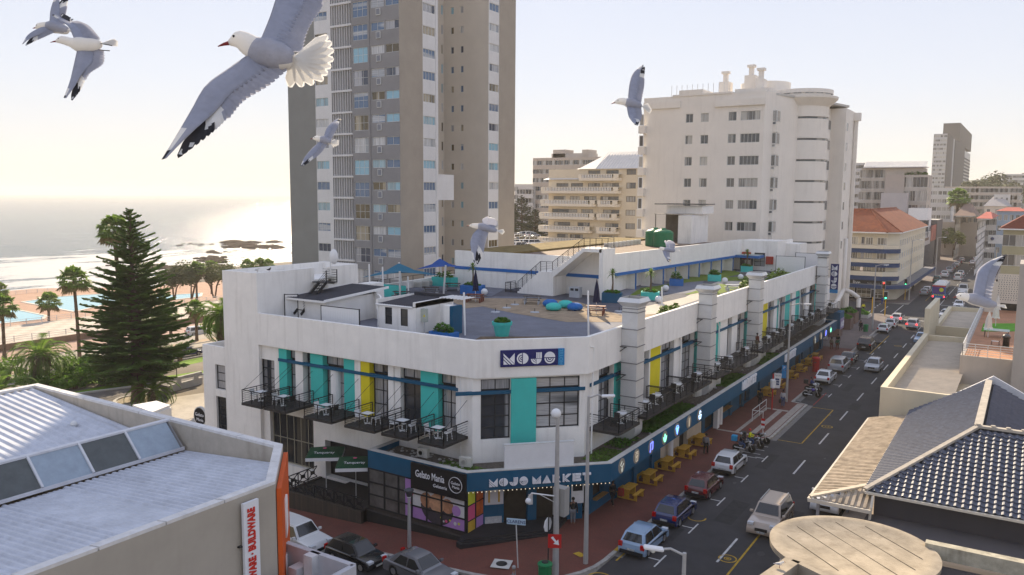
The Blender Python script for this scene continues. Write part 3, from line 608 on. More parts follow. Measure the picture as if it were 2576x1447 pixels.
mb.quad((-56.85,41.95,8.85),(-57.1,41.7,8.85),(-54.27,41.7,8.85),(-54.27,41.95,8.85));mb.quad((-57.1,60,8.85),(-57.1,41.7,8.85),(-56.85,41.95,8.85),(-56.85,60,8.85));mb.quad((-56.85,41.95,8.85),(-54.27,41.95,8.85),(-54.27,41.95,8),(-56.85,41.95,8));mb.quad((-56.85,60,8.85),(-56.85,41.95,8.85),(-56.85,41.95,8),(-56.85,60,8))
mb.build('wall',white,AX)
window(AX,(-57.1,41.7,0),(1,0,0),1.57,5.32,2.8,7.33,darkf,glassc,1,3,.07,.22);window(AX,(-57.1,41.7,0),(1,0,0),1.57,.62,2.8,4.68,darkf,glassd,1,5,.07,.22)
ST=T('steel_stair','black steel stair with cable railing against the raised white block','stair',(-49.5,48,ZR))
mb=MB()
for i in range(9):mb.box(-49.3,44.9+i*.27,ZR+1.1+i*.22,-48.5,45.15+i*.27,ZR+1.14+i*.22)
mb.build('treads',blackm,ST)
mb=MB();mb.beam((-49.3,44.6,ZR+.8),(-49.3,47.4,ZR+3.1),.05,.22);mb.beam((-48.5,44.6,ZR+.8),(-48.5,47.4,ZR+3.1),.05,.22);mb.box(-50.1,47.4,ZR+3.05,-48.4,48.6,ZR+3.12);mb.build('landing',blackm,ST)
mb=MB()
for k in range(5):
 h=.2+k*.2;mb.beam((-48.45,47.4,ZR+3.1+h),(-48.45,48.6,ZR+3.1+h),.025);mb.beam((-48.45,48.6,ZR+3.1+h),(-50.1,48.6,ZR+3.1+h),.025);mb.beam((-48.45,44.8,ZR+1+h),(-48.45,47.4,ZR+3.1+h),.025)
for y in(47.4,48.6):mb.box(-48.48,y-.03,ZR+3.1,-48.42,y+.03,ZR+4.15)
mb.build('railing',blackm,ST)
# small roof buildings
slate=mat('dark_sheet_roof',(.045,.045,.055),.6,.2,1.5)
def corr(mb,p00,p10,p01,n,amp=.035,prof=(0,0,1,1),cut=None):
 """corrugated sheet: p00->p10 across the ribs, p00->p01 along them"""
 p00,p10,p01=map(Vector,(p00,p10,p01));nn=(p10-p00).cross(p01-p00).normalized();
 if nn.z<0:nn=-nn
 pts=[];L=len(prof)
 for i in range(n*L+1):pts.append((i/(n*L),prof[i%L]*amp))
 k=len(mb.v);vs=[]
 for f_,h in pts:a=p00+(p10-p00)*f_+nn*h;vs+=[a,a+(p01-p00)*(cut(f_) if cut else 1)]
 mb.add(vs,[(2*i,2*i+1,2*i+3,2*i+2) if(p10-p00).cross(p01-p00).z<0 else(2*i,2*i+2,2*i+3,2*i+1) for i in range(len(pts)-1)])
SH=T('roof_shed','white shed with dark sloping sheet roof beside the raised block','shed',(-48,47,ZR));mb=MB()
mb.prism([(-49.2,45.0),(-46.1,45.0),(-46.1,50.5),(-49.2,50.5)],ZR,13.0);mb.build('wall',white,SH)
mb=MB();corr(mb,(-49.95,44.4,13.02),(-45.7,44.4,13.02),(-52.0+2.9+.2-.0-.85-.0,52.2,13.3) if 0 else(-49.95,51.9,13.45),24,.03);mb.build('roof',slate,SH)
mb=MB();mb.box(-49.95,44.4,12.86,-45.7,44.5,13.02);mb.beam((-45.68,44.4,13.0),(-45.68,51.9,13.42),.06,.2);mb.beam((-49.97,44.4,13.0),(-49.97,51.9,13.42),.06,.2);mb.build('fascia',white2,SH)
def board_fence(nm,label,p0,p1,z0,h,n,m=white2):
 t_=T(nm,label,'fence',(*p0,z0));L=Vector((p1[0]-p0[0],p1[1]-p0[1],0));w=L.length/n;a=math.atan2(L.y,L.x)
 b=MB().box(.006,-.02,0,w-.006,.02,h).build('board',m,t_,world=False);b.rotation_euler.z=a
 for i in range(1,n):c=b.copy();COL.objects.link(c);c.location=L*(i/n)
 mb=MB();q0=Vector((*p0,z0));
 for s in(L*0,L):mb.beam(q0+s,q0+s+Vector((0,0,h+.08)),.07)
 mb.beam(q0+Vector((0,0,h+.04)),q0+L+Vector((0,0,h+.04)),.06,.05);mb.build('frame',darkf,t_);return t_
board_fence('board_screen','white vertical board screen left of the small shed on the roof',(-50.1,44.4),(-49.25,45.0),ZR,2.3,8)
board_fence('board_screen','low white board screen running right of the shed above the parapet',(-45.9,44.3),(-41.9,44.3),ZR,1.75,22)
KS=T('roof_kiosk','white kiosk with two dark windows and dark sheet roof on the terrace','kiosk',(-40,48,ZR));mb=MB()
facade(mb,(-41.8,46.2,0),(1,0,0),3.75,ZR,12.95,[(.75,11.45,1.45,12.75),(2.3,11.45,3.0,12.75)],.1)
mb.quad((-38.05,46.2,ZR),(-38.05,50.9,ZR),(-38.05,50.9,13.35),(-38.05,46.2,13.25));mb.box(-38.3,46.2,12.9,-38.05,50.9,13.3);mb.box(-41.95,46.2,12.5,-41.8,50.9,13.3);mb.quad((-41.8,50.9,ZR),(-41.8,46.2,ZR),(-41.8,46.2,13),(-41.8,50.9,13));mb.quad((-38.05,50.9,ZR),(-41.8,50.9,ZR),(-41.8,50.9,13.3),(-38.05,50.9,13.3));mb.build('wall',white,KS)
for a in(.75,2.3):window(KS,(-41.8,46.2,0),(1,0,0),a,11.45,a+.7,12.75,darkf,glassd,1,2,.06,.08)
mb=MB();corr(mb,(-41.8,46.25,12.97),(-38.3,46.25,12.97),(-41.8,50.8,13.2),20,.03);mb.box(-41.8,50.6,13.0,-38.3,50.85,13.45);mb.build('roof',slate,KS)
mb=MB();mb.tube([(-41.9,46.12,12.92),(-38.3,46.12,12.92)],.07,8);mb.tube([(-41.7,46.12,12.9),(-41.7,46.12,ZR)],.04,6);mb.build('gutter',white2,KS)
FW_=T('curved_screen_wall','curved white screen wall between the shed and the kiosk','wall',(-45,51,ZR));mb=MB()
pp=[(-46.4,50.6),(-45.2,50.2),(-44.2,49.4),(-43.2,48.3),(-42.0,47.6)];hh=[2.3,2.0,1.5,1.15,.95]
for i in range(4):
 a,b_=pp[i],pp[i+1];mb.add([(a[0],a[1],ZR),(b_[0],b_[1],ZR),(b_[0],b_[1]+.2,ZR),(a[0],a[1]+.2,ZR),(a[0],a[1],ZR+hh[i]),(b_[0],b_[1],ZR+hh[i+1]),(b_[0],b_[1]+.2,ZR+hh[i+1]),(a[0],a[1]+.2,ZR+hh[i])],[(0,1,5,4),(2,3,7,6),(4,5,6,7),(1,2,6,5),(3,0,4,7)])
mb.build('wall',white,FW_);mb=MB();mb.box(-47.1,50.5,ZR,-46.4,50.8,ZR+2.2);mb.build('pier',mat('grey_paint',(.35,.38,.42),.8,.1,1),FW_)
PL_=T('terrace_gate_pillar','white wall piece with petrol blue end beside the kiosk','wall',(-35.6,47,ZR));mb=MB();mb.box(-37.6,48.6,ZR,-35.9,48.8,ZR+2.1);mb.box(-36.5,47.6,ZR,-35.95,48.2,ZR+2.15);mb.build('wall',white,PL_)
mb=MB();mb.box(-35.94,47.6,ZR,-35.65,48.8,ZR+2.15);mb.build('end_panel',petrol,PL_);mb=MB()
for i in range(7):mb.box(-37.9+i*.33,48.9,ZR+2.5,-37.75+i*.33,50.6,ZR+2.56)
mb.build('pergola_slats',white2,PL_)
# upper structure, stairs
US=T('upper_roof_structure','white upper storey with royal blue stripe on the roof terrace','building',(-40,90,ZR));mb=MB()
XA,YA,XB,YB2=-37.3,75.2,-34.6,115.4
ZU=15.1
mb.prism([(-47.6+.0,YA),(XA,YA),(XA-.9,YA+13),(XB-1.2,YB2),(-56,YB2),(-56,YA+.5)],ZR,14.55)
mb.quad((-55,YA,13),(XA,YA,13),(XA,YA,15.6),(-55,YA,15.0)) if 0 else None
mb.build('wall',white,US)
mb=MB();
mb.box(-56,YA-.02,ZR,-48.9,YA+.25,14.9);mb.box(-48.9,YA-.02,13.2,XA,YA+.25,14.9);mb.box(XA-1.6,YA-.04,ZR,XA+.02,YA+.3,16.0)
mb.add([(XA,YA,13.05),(XB,YB2,13.05),(XB-.3,YB2,13.05),(XA-.3,YA,13.05),(XA,YA,ZU),(XB,YB2,ZU+.1),(XB-.3,YB2,ZU+.1),(XA-.3,YA,ZU)],[(0,1,5,4),(2,3,7,6),(4,5,6,7),(0,3,2,1),(3,0,4,7)])
mb.quad((XA,YA,13.06),(XB,YB2,13.06),(XB-1.6,YB2,13.06),(XA-1.6,YA,13.06));mb.build('parapet',white,US)
mb=MB();d=.05;mb.add([(XA+d,YA-.06,12.72),(XB+d,YB2,12.72),(XB-.25,YB2,12.72),(XA-.25,YA-.06,12.72),(XA+d,YA-.06,13.06),(XB+d,YB2,13.06),(XB-.25,YB2,13.06),(XA-.25,YA-.06,13.06)],[(0,1,5,4),(2,3,7,6),(4,5,6,7),(0,3,2,1),(3,0,4,7)])
mb.box(-56,YA-.07,12.75,XA,YA-.025,13.1);mb.box(XB-1.0,112.8,12.75,XB+3.2,113.1,13.1);mb.box(XB+3.0,113.1,12.75,XB+3.2,YB2,13.1);mb.build('blue_stripe',blueb,US)
mb=MB();mb.box(XB-1.0,113.1,13.1,XB+3.0,YB2,13.15);mb.build('canopy',mat('canopy_top',(.4,.45,.42),.8,.2,1),US)
mb=MB();mb.prism([(-48,YA+.3),(XA-1.6,YA+.3),(XB-.4,YB2-.2),(-56,YB2-.2),(-56,YA+.3)],14.55,14.62);mb.build('roof',brickmat('brown_roof_pavers',(.25,.17,.12),(.20,.13,.09),(.1,.08,.06),2),US)
mb=MB();mb.box(-56,YA+.25,14.55,-49,YB2,14.85);mb.build('roof_edge',mat('mossy_edge',(.22,.16,.06),.95,.4,1),US)
xs4=[98,275,432,572,710,835,955,1070,1180]
ybl=[860,815,780,745,705,675,640,610,575]
for x,y in zip(xs4,ybl):
 p=YP(k4(x,y),100);q=G(k4(x,y),ZR);t_=(q.y-YA)/(YB2-YA);X_=XA+(XB-XA)*t_
 if t_>1:continue
 mb=MB();mb.box(X_-1.25,q.y,ZR,X_-.08,q.y+.15,12.72);mb.build('fin',white,US);mb=MB();mb.box(X_-.08,q.y-.02,ZR,X_+.02,q.y+.17,12.72);mb.build('fin_edge',blueb,US)
mb=MB();mb.box(XB+2.0,YB2-2.4,ZR,XB+2.04,YB2-1.2,12.9);mb.build('door',darkf,US)
SB=T('terrace_stair','white masonry stair with black railing climbing to the upper roof','stair',(-42,73,ZR));YS=72.4
q=lambda x,y:(lambda p:(p.x,p.z))(YP(kr(x,y),YS))
def run(p0,p1,n):
 out=[]
 for i in range(n):out+=[(p0[0]+(p1[0]-p0[0])*i/n,p0[1]+(p1[1]-p0[1])*(i+1)/n),(p0[0]+(p1[0]-p0[0])*(i+1)/n,p0[1]+(p1[1]-p0[1])*(i+1)/n)]
 return out
b0=q(690,530);b1=q(880,345);b2=q(980,345);b3=q(1245,152);b4=q(1395,152)
b0=(b0[0],ZR);b2=(b2[0],b1[1]);b4=(b4[0],b3[1])
prof=[b0]+run(b0,b1,12)+[b2]+run(b2,b3,13)+[b4]
under=[(b4[0],b4[1]-.35),(b3[0],b3[1]-.35),(b2[0]+.15,b2[1]-.5),(b2[0]+.15,ZR)]
def prismxz(poly,y0,y1):
 mb=MB();n=len(poly);vs=[(x,y0,z) for x,z in poly]+[(x,y1,z) for x,z in poly]
 mb.add(vs,[(i,i+n,(i+1)%n+n,(i+1)%n) for i in range(n)]+[tuple(range(n)),tuple(range(2*n-1,n-1,-1))]);return mb
mb=prismxz(prof+under,YS,YA-.08);o=mb.build('flight',white,SB)
bm=bmesh.new();bm.from_mesh(o.data);bmesh.ops.recalc_face_normals(bm,faces=bm.faces);bm.to_mesh(o.data);bm.free()
mb=MB();mb.box(b4[0]-.25,YS,ZR,b4[0]+.2,YA-.08,b4[1]+.0);mb.build('pier',white,SB)
def rail_run(mb,a,b_,h=1.05,n=6,cables=6,r=.02):
 a,b_=Vector(a),Vector(b_);H=Vector((0,0,h))
 mb.beam(a+H,b_+H,.06,.05)
 for i in range(n+1):p=a+(b_-a)*i/n;mb.beam(p,p+H,.045)
 for c in range(1,cables):mb.beam(a+H*c/cables,b_+H*c/cables,r)
mb=MB();y_=YS+.08
rail_run(mb,(b0[0],y_,ZR+.2),(b1[0],y_,b1[1]),n=5);rail_run(mb,(b1[0],y_,b1[1]),(b2[0],y_,b1[1]),n=2);rail_run(mb,(b2[0],y_,b2[1]),(b3[0],y_,b3[1]),n=6);rail_run(mb,(b3[0],y_,b3[1]),(b4[0],y_,b4[1]),n=3);rail_run(mb,(b4[0],y_,b4[1]),(b4[0],YA,b4[1]),n=2)
rail_run(mb,(b0[0]-1.6,y_,ZR),(b0[0]-.2,y_,ZR),n=2);rail_run(mb,(b0[0]-1.6,y_,ZR),(b0[0]-1.6,y_+2,ZR),n=2);mb.build('railing',blackm,SB)
mb=MB();mb.box(b0[0]-1.6,YS+.1,ZR,b0[0],YA-.2,ZR+.25);mb.build('lower_landing',darkp,SB)
EB=T('terrace_end_building','white end building with red hose cabinets closing the roof terrace','building',(-32,118,ZR));mb=MB()
facade(mb,(-35.9,YB2,0),(1,0,0),6.3,ZR,15.1,[(3.1,11.5,4.6,13.4),(1.05,ZR,1.75,13.0)],.1);mb.quad((-29.6,YB2,ZR),(-29.6,124,ZR),(-29.6,124,15.1),(-29.6,YB2,15.1));mb.box(-35.9,YB2+.1,14.7,-29.7,124,14.9);mb.box(-29.6,120,ZR,-27.6,124,14.6)
mb.quad((-35.9,YB2,15.1),(-29.6,YB2,15.1),(-29.85,YB2+.25,15.1),(-35.9,YB2+.25,15.1));mb.quad((-29.6,YB2,15.1),(-29.6,124,15.1),(-29.85,124,15.1),(-29.85,YB2+.25,15.1));mb.quad((-35.9,YB2+.25,15.1),(-29.85,YB2+.25,15.1),(-29.85,YB2+.25,14.9),(-35.9,YB2+.25,14.9));mb.build('wall',white,EB)
window(EB,(-35.9,YB2,0),(1,0,0),3.1,11.5,4.6,13.4,darkf,glassb,1,3,.07,.08,split=[.6]);window(EB,(-35.9,YB2,0),(1,0,0),1.05,ZR+.05,1.75,13.0,darkf,glassd,1,2,.08,.08)
redm=mat('red_paint',(.38,.035,.025),.5,.15,2)
for x,z,w,h,l in((-33.9,12.9,1.3,1.1,'round red fire hose cabinet beside the dark terrace door'),(-30.6,12.4,1.0,1.1,'square red hose cabinet right of the window on the terrace end wall')):
 t_=T('fire_hose_cabinet',l,'hose cabinet',(x,YB2-.2,z));mb=MB();mb.box(x-w/2,YB2-.3,z-h/2,x+w/2,YB2-.01,z+h/2);mb.build('box',redm,t_,bevel=.1 if w>1.1 else .02);mb=MB();mb.lathe([(.06,0),(.06,.05)],(x+w*.3,YB2-.36,z),8,'Y');mb.build('handle',darkf,t_)
board_fence('board_screen','white board screen closing the far right corner of the roof terrace',(-29.5,114.5),(-25.6,114.5),ZR,2.2,26)
board_fence('board_screen','taller white board screen behind the first one at the far terrace corner',(-27.8,118.4),(-24.7,118.4),ZR,2.5,20)
PR=T('plant_room','white plant room with open bay and dark flat canopy on the upper roof','plant room',(-41,118,14.6));mb=MB()
p0=G(k4(540,190),14.6);p1_=G(k4(1340,135),14.6);kx=K(2000,200,1400/2532)
mb.box(p0.x,p0.y,14.5,p1_.x-1.2+.0,p0.y+7,18.6)
mb.build('wall',white,PR)
mb=MB();mb.box(p0.x-3.6,p0.y-.2,18.7,p0.x+.3,p0.y+6,18.8);
mb.build('roof',mat('old_sheet',(.42,.38,.33),.8,.3,2),PR)
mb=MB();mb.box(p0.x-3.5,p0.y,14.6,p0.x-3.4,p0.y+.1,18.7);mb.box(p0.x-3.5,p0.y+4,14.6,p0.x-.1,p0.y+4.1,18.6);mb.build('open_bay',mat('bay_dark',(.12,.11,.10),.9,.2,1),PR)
mb=MB();mb.box(p0.x-3.0,p0.y+3,18.8,p0.x+2.4,p0.y+8,19.9);mb.build('upper_block',white,PR);mb=MB();mb.box(p0.x-4.5,p0.y+2,20.1,p0.x+2.6,p0.y+8,20.22);mb.build('flat_canopy',darkf,PR)
tankm=mat('green_tank',(.015,.16,.07),.45,.1,2)
for i,(x,y,l) in enumerate(((330,238,'ribbed dark green water tank in front on the upper roof'),(215,225,'second ribbed green water tank half hidden behind the first'))):
 p=G(k4(x,y),14.62);p.z=14.62;t_=T('water_tank',l,'water tank',tuple(p),'water tanks on the upper roof');mb=MB()
 pf=[(1.3,0)]+[(1.3+(.05 if j%2 else 0),.12+j*.13) for j in range(14)]+[(1.25,2.0),(.9,2.2),(.4,2.3),(.36,2.4)]
 mb.lathe(pf,tuple(p),24);mb.build('tank',tankm,t_,smooth=True);mb=MB();mb.lathe([(.3,0),(.3,.1)],(p.x,p.y,p.z+2.4),12);mb.build('lid',tankm,t_)
BP=T('terrace_back_parapet','low white parapet with thin black handrail along the back of the terrace','parapet',(-58,70,ZR));mb=MB();mb.prism([(-57.9,60),(-57.5,60),(-59.0,93),(-59.4,93)],9,11.7);mb.prism([(-54.2,56.6),(-50,56.6),(-50,56.8),(-54.2,56.8)],ZR,11.5);mb.prism([(-57.9,59.8),(-54.2,52.5),(-53.9,52.7),(-57.5,60)],9,11.6);mb.build('wall',white,BP)
mb=MB();a=Vector((-57.8,60,11.7));b_=Vector((-59.2,93,11.7));mb.beam(a+Vector((0,0,.5)),b_+Vector((0,0,.5)),.05)
for i in range(17):p=a+(b_-a)*i/16;mb.beam(p,p+Vector((0,0,.5)),.05)
mb.build('handrail',blackm,BP)
def duct(y0,zt,bottom,label):
 t_=T('exhaust_duct',label,'duct',(-23.4,y0,4),'steel kitchen ducts on the street facade');x0,x1,y1=-24.0,-22.8,y0+1.3
 z=4.6;segs=[]
 while z<zt-.9:segs.append(z);z+=1.22
 for i,a in enumerate(segs):
  b=min(a+1.22,zt-.75);mb=MB();
  mb.box(x0+.004*(i%2),y0+.004*(i%2),a,x1-.004*(i%2),y1-.004*(i%2),b-.03)
  if i%2==0:mb.beam((x0+.05,y0-.004,a+.05),(x1-.05,y0-.004,b-.1),.015,.03)
  else:mb.beam((x1-.05,y0-.004,a+.05),(x0+.05,y0-.004,b-.1),.015,.03)
  mb.build('duct_section',steel,t_);mb=MB();mb.box(x0-.04,y0-.04,b-.05,x1+.04,y1+.04,b+.01);mb.build('flange',mat('dark_steel',(.25,.25,.26),.5,.2,3,metal=.6),t_)
 zz=zt-.75;mb=MB();o_=.28
 mb.box(x0,y0,zz,x1,y1,zz+.12)
 for(za,ea),(zb,eb) in(((zz+.1,0),(zz+.45,o_)),((zz+.45,o_),(zz+.75,.14))):
  c=[(x0-ea,y0-ea,za),(x1+ea,y0-ea,za),(x1+ea,y1+ea,za),(x0-ea,y1+ea,za),(x0-eb,y0-eb,zb),(x1+eb,y0-eb,zb),(x1+eb,y1+eb,zb),(x0-eb,y1+eb,zb)]
  mb.add(c,[(0,1,5,4),(1,2,6,5),(2,3,7,6),(3,0,4,7)])
 mb.quad((x0,y0,zz+.5),(x1,y0,zz+.5),(x1,y1,zz+.5),(x0,y1,zz+.5));mb.build('cowl',steel,t_)
 mb=MB();n=8;pr=[(x1-.0,4.6)]+[(x1-.6+.6*math.cos(R(a)),4.6-.75*math.sin(R(a))) for a in range(0,100,12)]+[(x0-.3,3.86),(x0-.3,4.6)]
 k=len(pr);mb.add([(x,y0,z) for x,z in pr]+[(x,y1,z) for x,z in pr],[(i,(i+1)%k,(i+1)%k+k,i+k) for i in range(k)]+[tuple(range(k-1,-1,-1)),tuple(range(k,2*k))]);mb.build('elbow',steel,t_)
 for z in(10.6,8.6):MB().box(-24.3,y0-.25,z,-23.5,y0-.2,z+.06).beam((-24.25,y0-.22,z-.5),(-23.6,y0-.22,z),.05).build('bracket',darkf,t_)
for y,zt,l in((52.1,14.15,'nearest square steel exhaust duct with flared cowl, closest to the corner sign'),(67.9,13.6,'second square steel exhaust duct along the street facade'),(82.8,13.6,'third square steel exhaust duct, right of the second along the facade'),(114.6,14.0,'farthest steel exhaust duct beside the tall blue blade sign')):
 duct(y,zt,4,l)
 # planter canopy round the ground floor
CN=T('market_canopy','petrol blue canopy fascia with planted top running round the corner building','canopy',(-24,60,4));ZC0,ZC1=3.0,4.2
XF=-21.7
outer=[(-36.5,42),(-36.5,39.2),(-28.3,39.15),(XF+.1,45.8),(XF-.1,118.6),(-24.2,118.6)]
t_w=.38
inner=[(-36.12,42),(-36.12,39.58),(-28.46,39.53),(XF-.28,45.98),(XF-.48,118.2),(-24.2,118.2)]
mb=MB()
for i in range(5):
 a,b_,c,d=outer[i],outer[i+1],inner[i+1],inner[i]
 mb.add([(a[0],a[1],ZC0),(b_[0],b_[1],ZC0),(c[0],c[1],ZC0),(d[0],d[1],ZC0),(a[0],a[1],ZC1),(b_[0],b_[1],ZC1),(c[0],c[1],ZC1),(d[0],d[1],ZC1)],[(0,1,5,4),(2,3,7,6),(0,3,2,1)])
mb.build('fascia',petrol,CN)
mb=MB()
for i in range(5):
 a,b_,c,d=outer[i],outer[i+1],inner[i+1],inner[i]
 mb.add([(a[0],a[1],ZC1),(b_[0],b_[1],ZC1),(c[0],c[1],ZC1),(d[0],d[1],ZC1),(a[0],a[1],ZC1+.05),(b_[0],b_[1],ZC1+.05),(c[0],c[1],ZC1+.05),(d[0],d[1],ZC1+.05)],[(4,5,6,7),(0,1,5,4),(2,3,7,6)])
mb.build('coping',lconc,CN)
mb=MB();mb.prism([(-36.3,41.99),(-36.3,39.4),(-28.4,39.35),(XF-.1,45.9),(XF-.3,118.4),(-24.42,118.4),(-24.42,48),(-24.42,47),(-30,41.9)],ZC0+.02,3.85);mb.build('planter_soil',mat('gravel_soil',(.13,.11,.09),.95,.5,5,bump=1,bscale=30),CN)
rs=random.Random(5)
gm=mat('ground_cover_leaves',(.07,.18,.015),.7,.45,2,trans=.35)
def tufts(areas,name,m,h=.25,s=.09,n=400,seed=1,parent=None):
 r_=random.Random(seed);mb=MB()
 for(x0,y0,x1,y1,z,hh,cnt) in areas:
  for i in range(cnt):
   x,y=r_.uniform(x0,x1),r_.uniform(y0,y1);e=1-(abs((x-(x0+x1)/2)/(x1-x0)*2)**3+abs((y-(y0+y1)/2)/(y1-y0)*2)**3)/2
   zz=z+r_.uniform(0,hh)*max(.15,e)*(.5+.8*abs(mn.noise((x*.8,y*.8,1))));a=r_.uniform(0,6.28);w=s*r_.uniform(.6,1.5);t1=r_.uniform(-.7,.7)
   d=Vector((math.cos(a),math.sin(a),t1))*w;e2=Vector((-math.sin(a),math.cos(a),r_.uniform(-.5,.8)))*w
   c=Vector((x,y,zz));mb.add([c-d-e2*.3,c+d*.2-e2,c+d,c+e2],[(0,1,2,3)])
 return tag(mb.build(name,m,parent),kind='stuff')
tufts([(-24.2,54.5,-22.4,60,3.85,.5,2600),(-24.2,60.5,-22.6,64,3.85,.4,1100),(-24.0,72,-22.3,78,3.85,.35,1500),(-23.9,84,-22.3,91,3.85,.25,1200),(-24.2,50,-22.7,53,3.85,.2,300)],'green_ground_cover',gm)
tufts([(-31.5,40.2,-28.3,41.3,3.85,.12,900),(-24.1,46.4,-22.1,49.5,3.85,.14,1500)],'grass_tufts',mat('grass_blades',(.09,.17,.02),.8,.4,3),s=.05)
mb=MB()
for i in range(60):x=rs.uniform(-35.8,-29.5);y=rs.uniform(39.7,41.6);mb.sphere((x,y,3.87),rs.uniform(.04,.17),6,4,.6)
for i in range(60):x=rs.uniform(-23.9,-22.3);y=rs.uniform(50,116);mb.sphere((x,y,3.87),rs.uniform(.04,.15),6,4,.6)
tag(mb.build('loose_stones',mat('pale_stone',(.4,.38,.35),.9,.3,3)),kind='stuff')
mb=MB()
for i in range(34):
 f_=(i+.5)/34;p=Vector((-28.3,39.15,0)).lerp(Vector((XF+.1,45.8,0)),f_);mb.sphere((p.x+.06,p.y-.06,2.96),.035,6,4)
bl=mb.build('bulb_string',mat('bulb',(1,.85,.6),.4,0,emit=.45),CN)
GF=T('ground_floor_front','petrol blue ground floor wall with doors and hatches under the canopy','shop front',(-25,46,0));mb=MB()
ENT=[(-28.28,39.3),(-28.28,41.0),(-23.6,45.7),(-23.5,46.4)]
eu=Vector((-23.6+28.28,45.7-41.0,0)).normalized();EL=6.63
ke=K(1750,1700,1000/2576);en=Vector((eu.y,-eu.x,0))
es=lambda x,y=700:(PL(ke(x,y),(-28.28,41.0,0),en)-Vector((-28.28,41.0,0))).dot(eu)
d1,d2,d3,d4=es(500),es(800),es(890),es(1200)
facade(mb,(-28.28,41.0,0),tuple(eu),EL,.13,3.0,[(d1,.13,d2,2.6),(d3,.13,d4,2.6)],.4)
rbays=[]
yy=46.4
hr=[(.6,1.0,2.3,2.5),(26.3,1.15,29.6,2.6),(22.8,.13,25.6,2.7),(33,.13,36.5,2.7),(45,1.1,50,2.6),(56,.13,60,2.7),(66,.13,71,2.7)]
facade(mb,(-23.5,46.4,0),(0,1,0),12.4,.13,3.0,[hr[0]],.35);facade(mb,(-23.5,68.4,0),(0,1,0),50,.13,3.0,[(a-22,b,c-22,d) for a,b,c,d in hr[1:]],.35)
mb.build('wall',petrol,GF)
mb=MB();facade(mb,(-23.55,58.8,0),(0,1,0),9.6,.13,3.0,[(4.2,.13,6,2.6)],.3);mb.build('cream_wall',mat('cream_render',(.62,.54,.42),.85,.1,1,stain=.2),GF)
mb=MB();mb.prism([(-28.2,41.5),(-24.2,45.6),(-24.2,118),(-24.9,118),(-24.9,46.6),(-28.8,42.6)],.1,2.95) if 0 else None
for y in[50.0,53.3,56.6,76,80,86,92,98,104,110]:mb.box(-23.49,y,.13,-23.3,y+.5,3.0)
mb.build('pilaster',petrol,GF)
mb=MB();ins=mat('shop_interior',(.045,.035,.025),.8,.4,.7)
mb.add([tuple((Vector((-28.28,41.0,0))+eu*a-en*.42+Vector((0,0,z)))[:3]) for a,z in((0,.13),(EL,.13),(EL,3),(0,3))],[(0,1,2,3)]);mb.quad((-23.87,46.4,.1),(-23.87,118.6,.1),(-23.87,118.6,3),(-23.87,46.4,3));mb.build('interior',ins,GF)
mb=MB();mb.box(-23.9,47.0,2.25,-22.9,48.7,2.33) if 0 else mb.box(-23.6,47.0,.98,-23.2,48.8,1.03);mb.box(-23.6,72.7,1.12,-23.1,76.0,1.17);mb.build('counter',mat('wood_counter',(.32,.18,.06),.6,.2,3),GF)
mb=MB();
for y in(72.6,60.2):mb.lathe([(.22,0),(.22,2.9)],(-23.2,y,.13),12)
mb.box(-23.3,70.9,.13,-22.9,71.5,3.0);mb.build('column',white2,GF)
mb=MB();mb.box(-24.0,60,.13,-23.5,118,.2) if 0 else None
def on_ent(a0,z0,a1,z1,m,nm,d=.03,parent=GF):
 o_=Vector((-28.28,41.0,0));c=[o_+eu*a0+en*.002,o_+eu*a1+en*.002,o_+eu*a1+en*d,o_+eu*a0+en*d]
 mb=MB();mb.prism([(p.x,p.y) for p in c],z0,z1);return mb.build(nm,m,parent)
on_ent(es(1240,600),1.2,es(1365,600),2.75,white2,'white_panel');on_ent(es(1256,540),2.05,es(1352,540),2.6,darkf,'blackboard',.05)
on_ent(es(810,640),1.35,es(852,640),2.05,white2,'notice_board');on_ent(es(500),.13,es(560),2.55,petrol,'door_leaf',.02)
STP=T('entrance_steps','dark stone steps in front of the corner entrance','steps',(-27,40,0));mb=MB()
for i,w in enumerate((.0,.35,.7)):mb.prism([(-28.35,41.4),(-28.35,38.6-w*.6),(-27.9,38.4-w*.6),(-24.2+w*.5,42.6-w*.4),(-24.4+w*.2,44.9),(-24.6,45.0)],gz(-28)-.3,.13+.16*(2-i)*.55)
mb.build('steps',mat('dark_stone',(.028,.026,.028),.6,.3,2,bump=.2),STP)
# TOWER AND OTHER BUILDINGS
tg=K(1100,0,1000/1315)
grey1=mat('tower_grey',(.27,.262,.262),.85,.08,.4,bump=.1);brown1=mat('tower_brown',(.37,.325,.27),.85,.08,.4,bump=.1);beige1=mat('tower_beige',(.60,.55,.48),.85,.06,.4);twh=mat('tower_white',(.68,.67,.66),.8,.06,.6,stain=.1)
dgrey=mat('tower_end_grey',(.25,.25,.235),.85,.08,.3)
TW=T('apartment_tower','tall grey brown and white apartment tower with a slatted stairwell','tower block',(-75,90,-2))
zf=lambda y,x=535:YP(tg(x,y),79.1).z
zA0,zA1=zf(628),zf(585);FL=2.86;zB0=zf(668,510);k0=-12;k1_=11
rows=[FL*k for k in range(k0,k1_)]
ZT,ZB_=zA1+FL*(k1_-1)+1.6,-3
towg=[curtain_mat('tower_glass_pale',(.3,.32,.34),(.6,.6,.6),5,.9,spec=.6),curtain_mat('tower_glass_cyan',(.25,.45,.55),(.35,.5,.56),2,.5,spec=.6)]+[curtain_mat('tower_glass_%s'%n,d,l,5,s,spec=.6,vert=v) for n,d,l,s,v in(('dark',(.05,.06,.09),(.45,.45,.47),.45,True),('blue',(.10,.16,.26),(.5,.52,.55),.4,False),('tan',(.10,.075,.035),(.42,.36,.26),.5,True))]*2
rt_=random.Random(11)
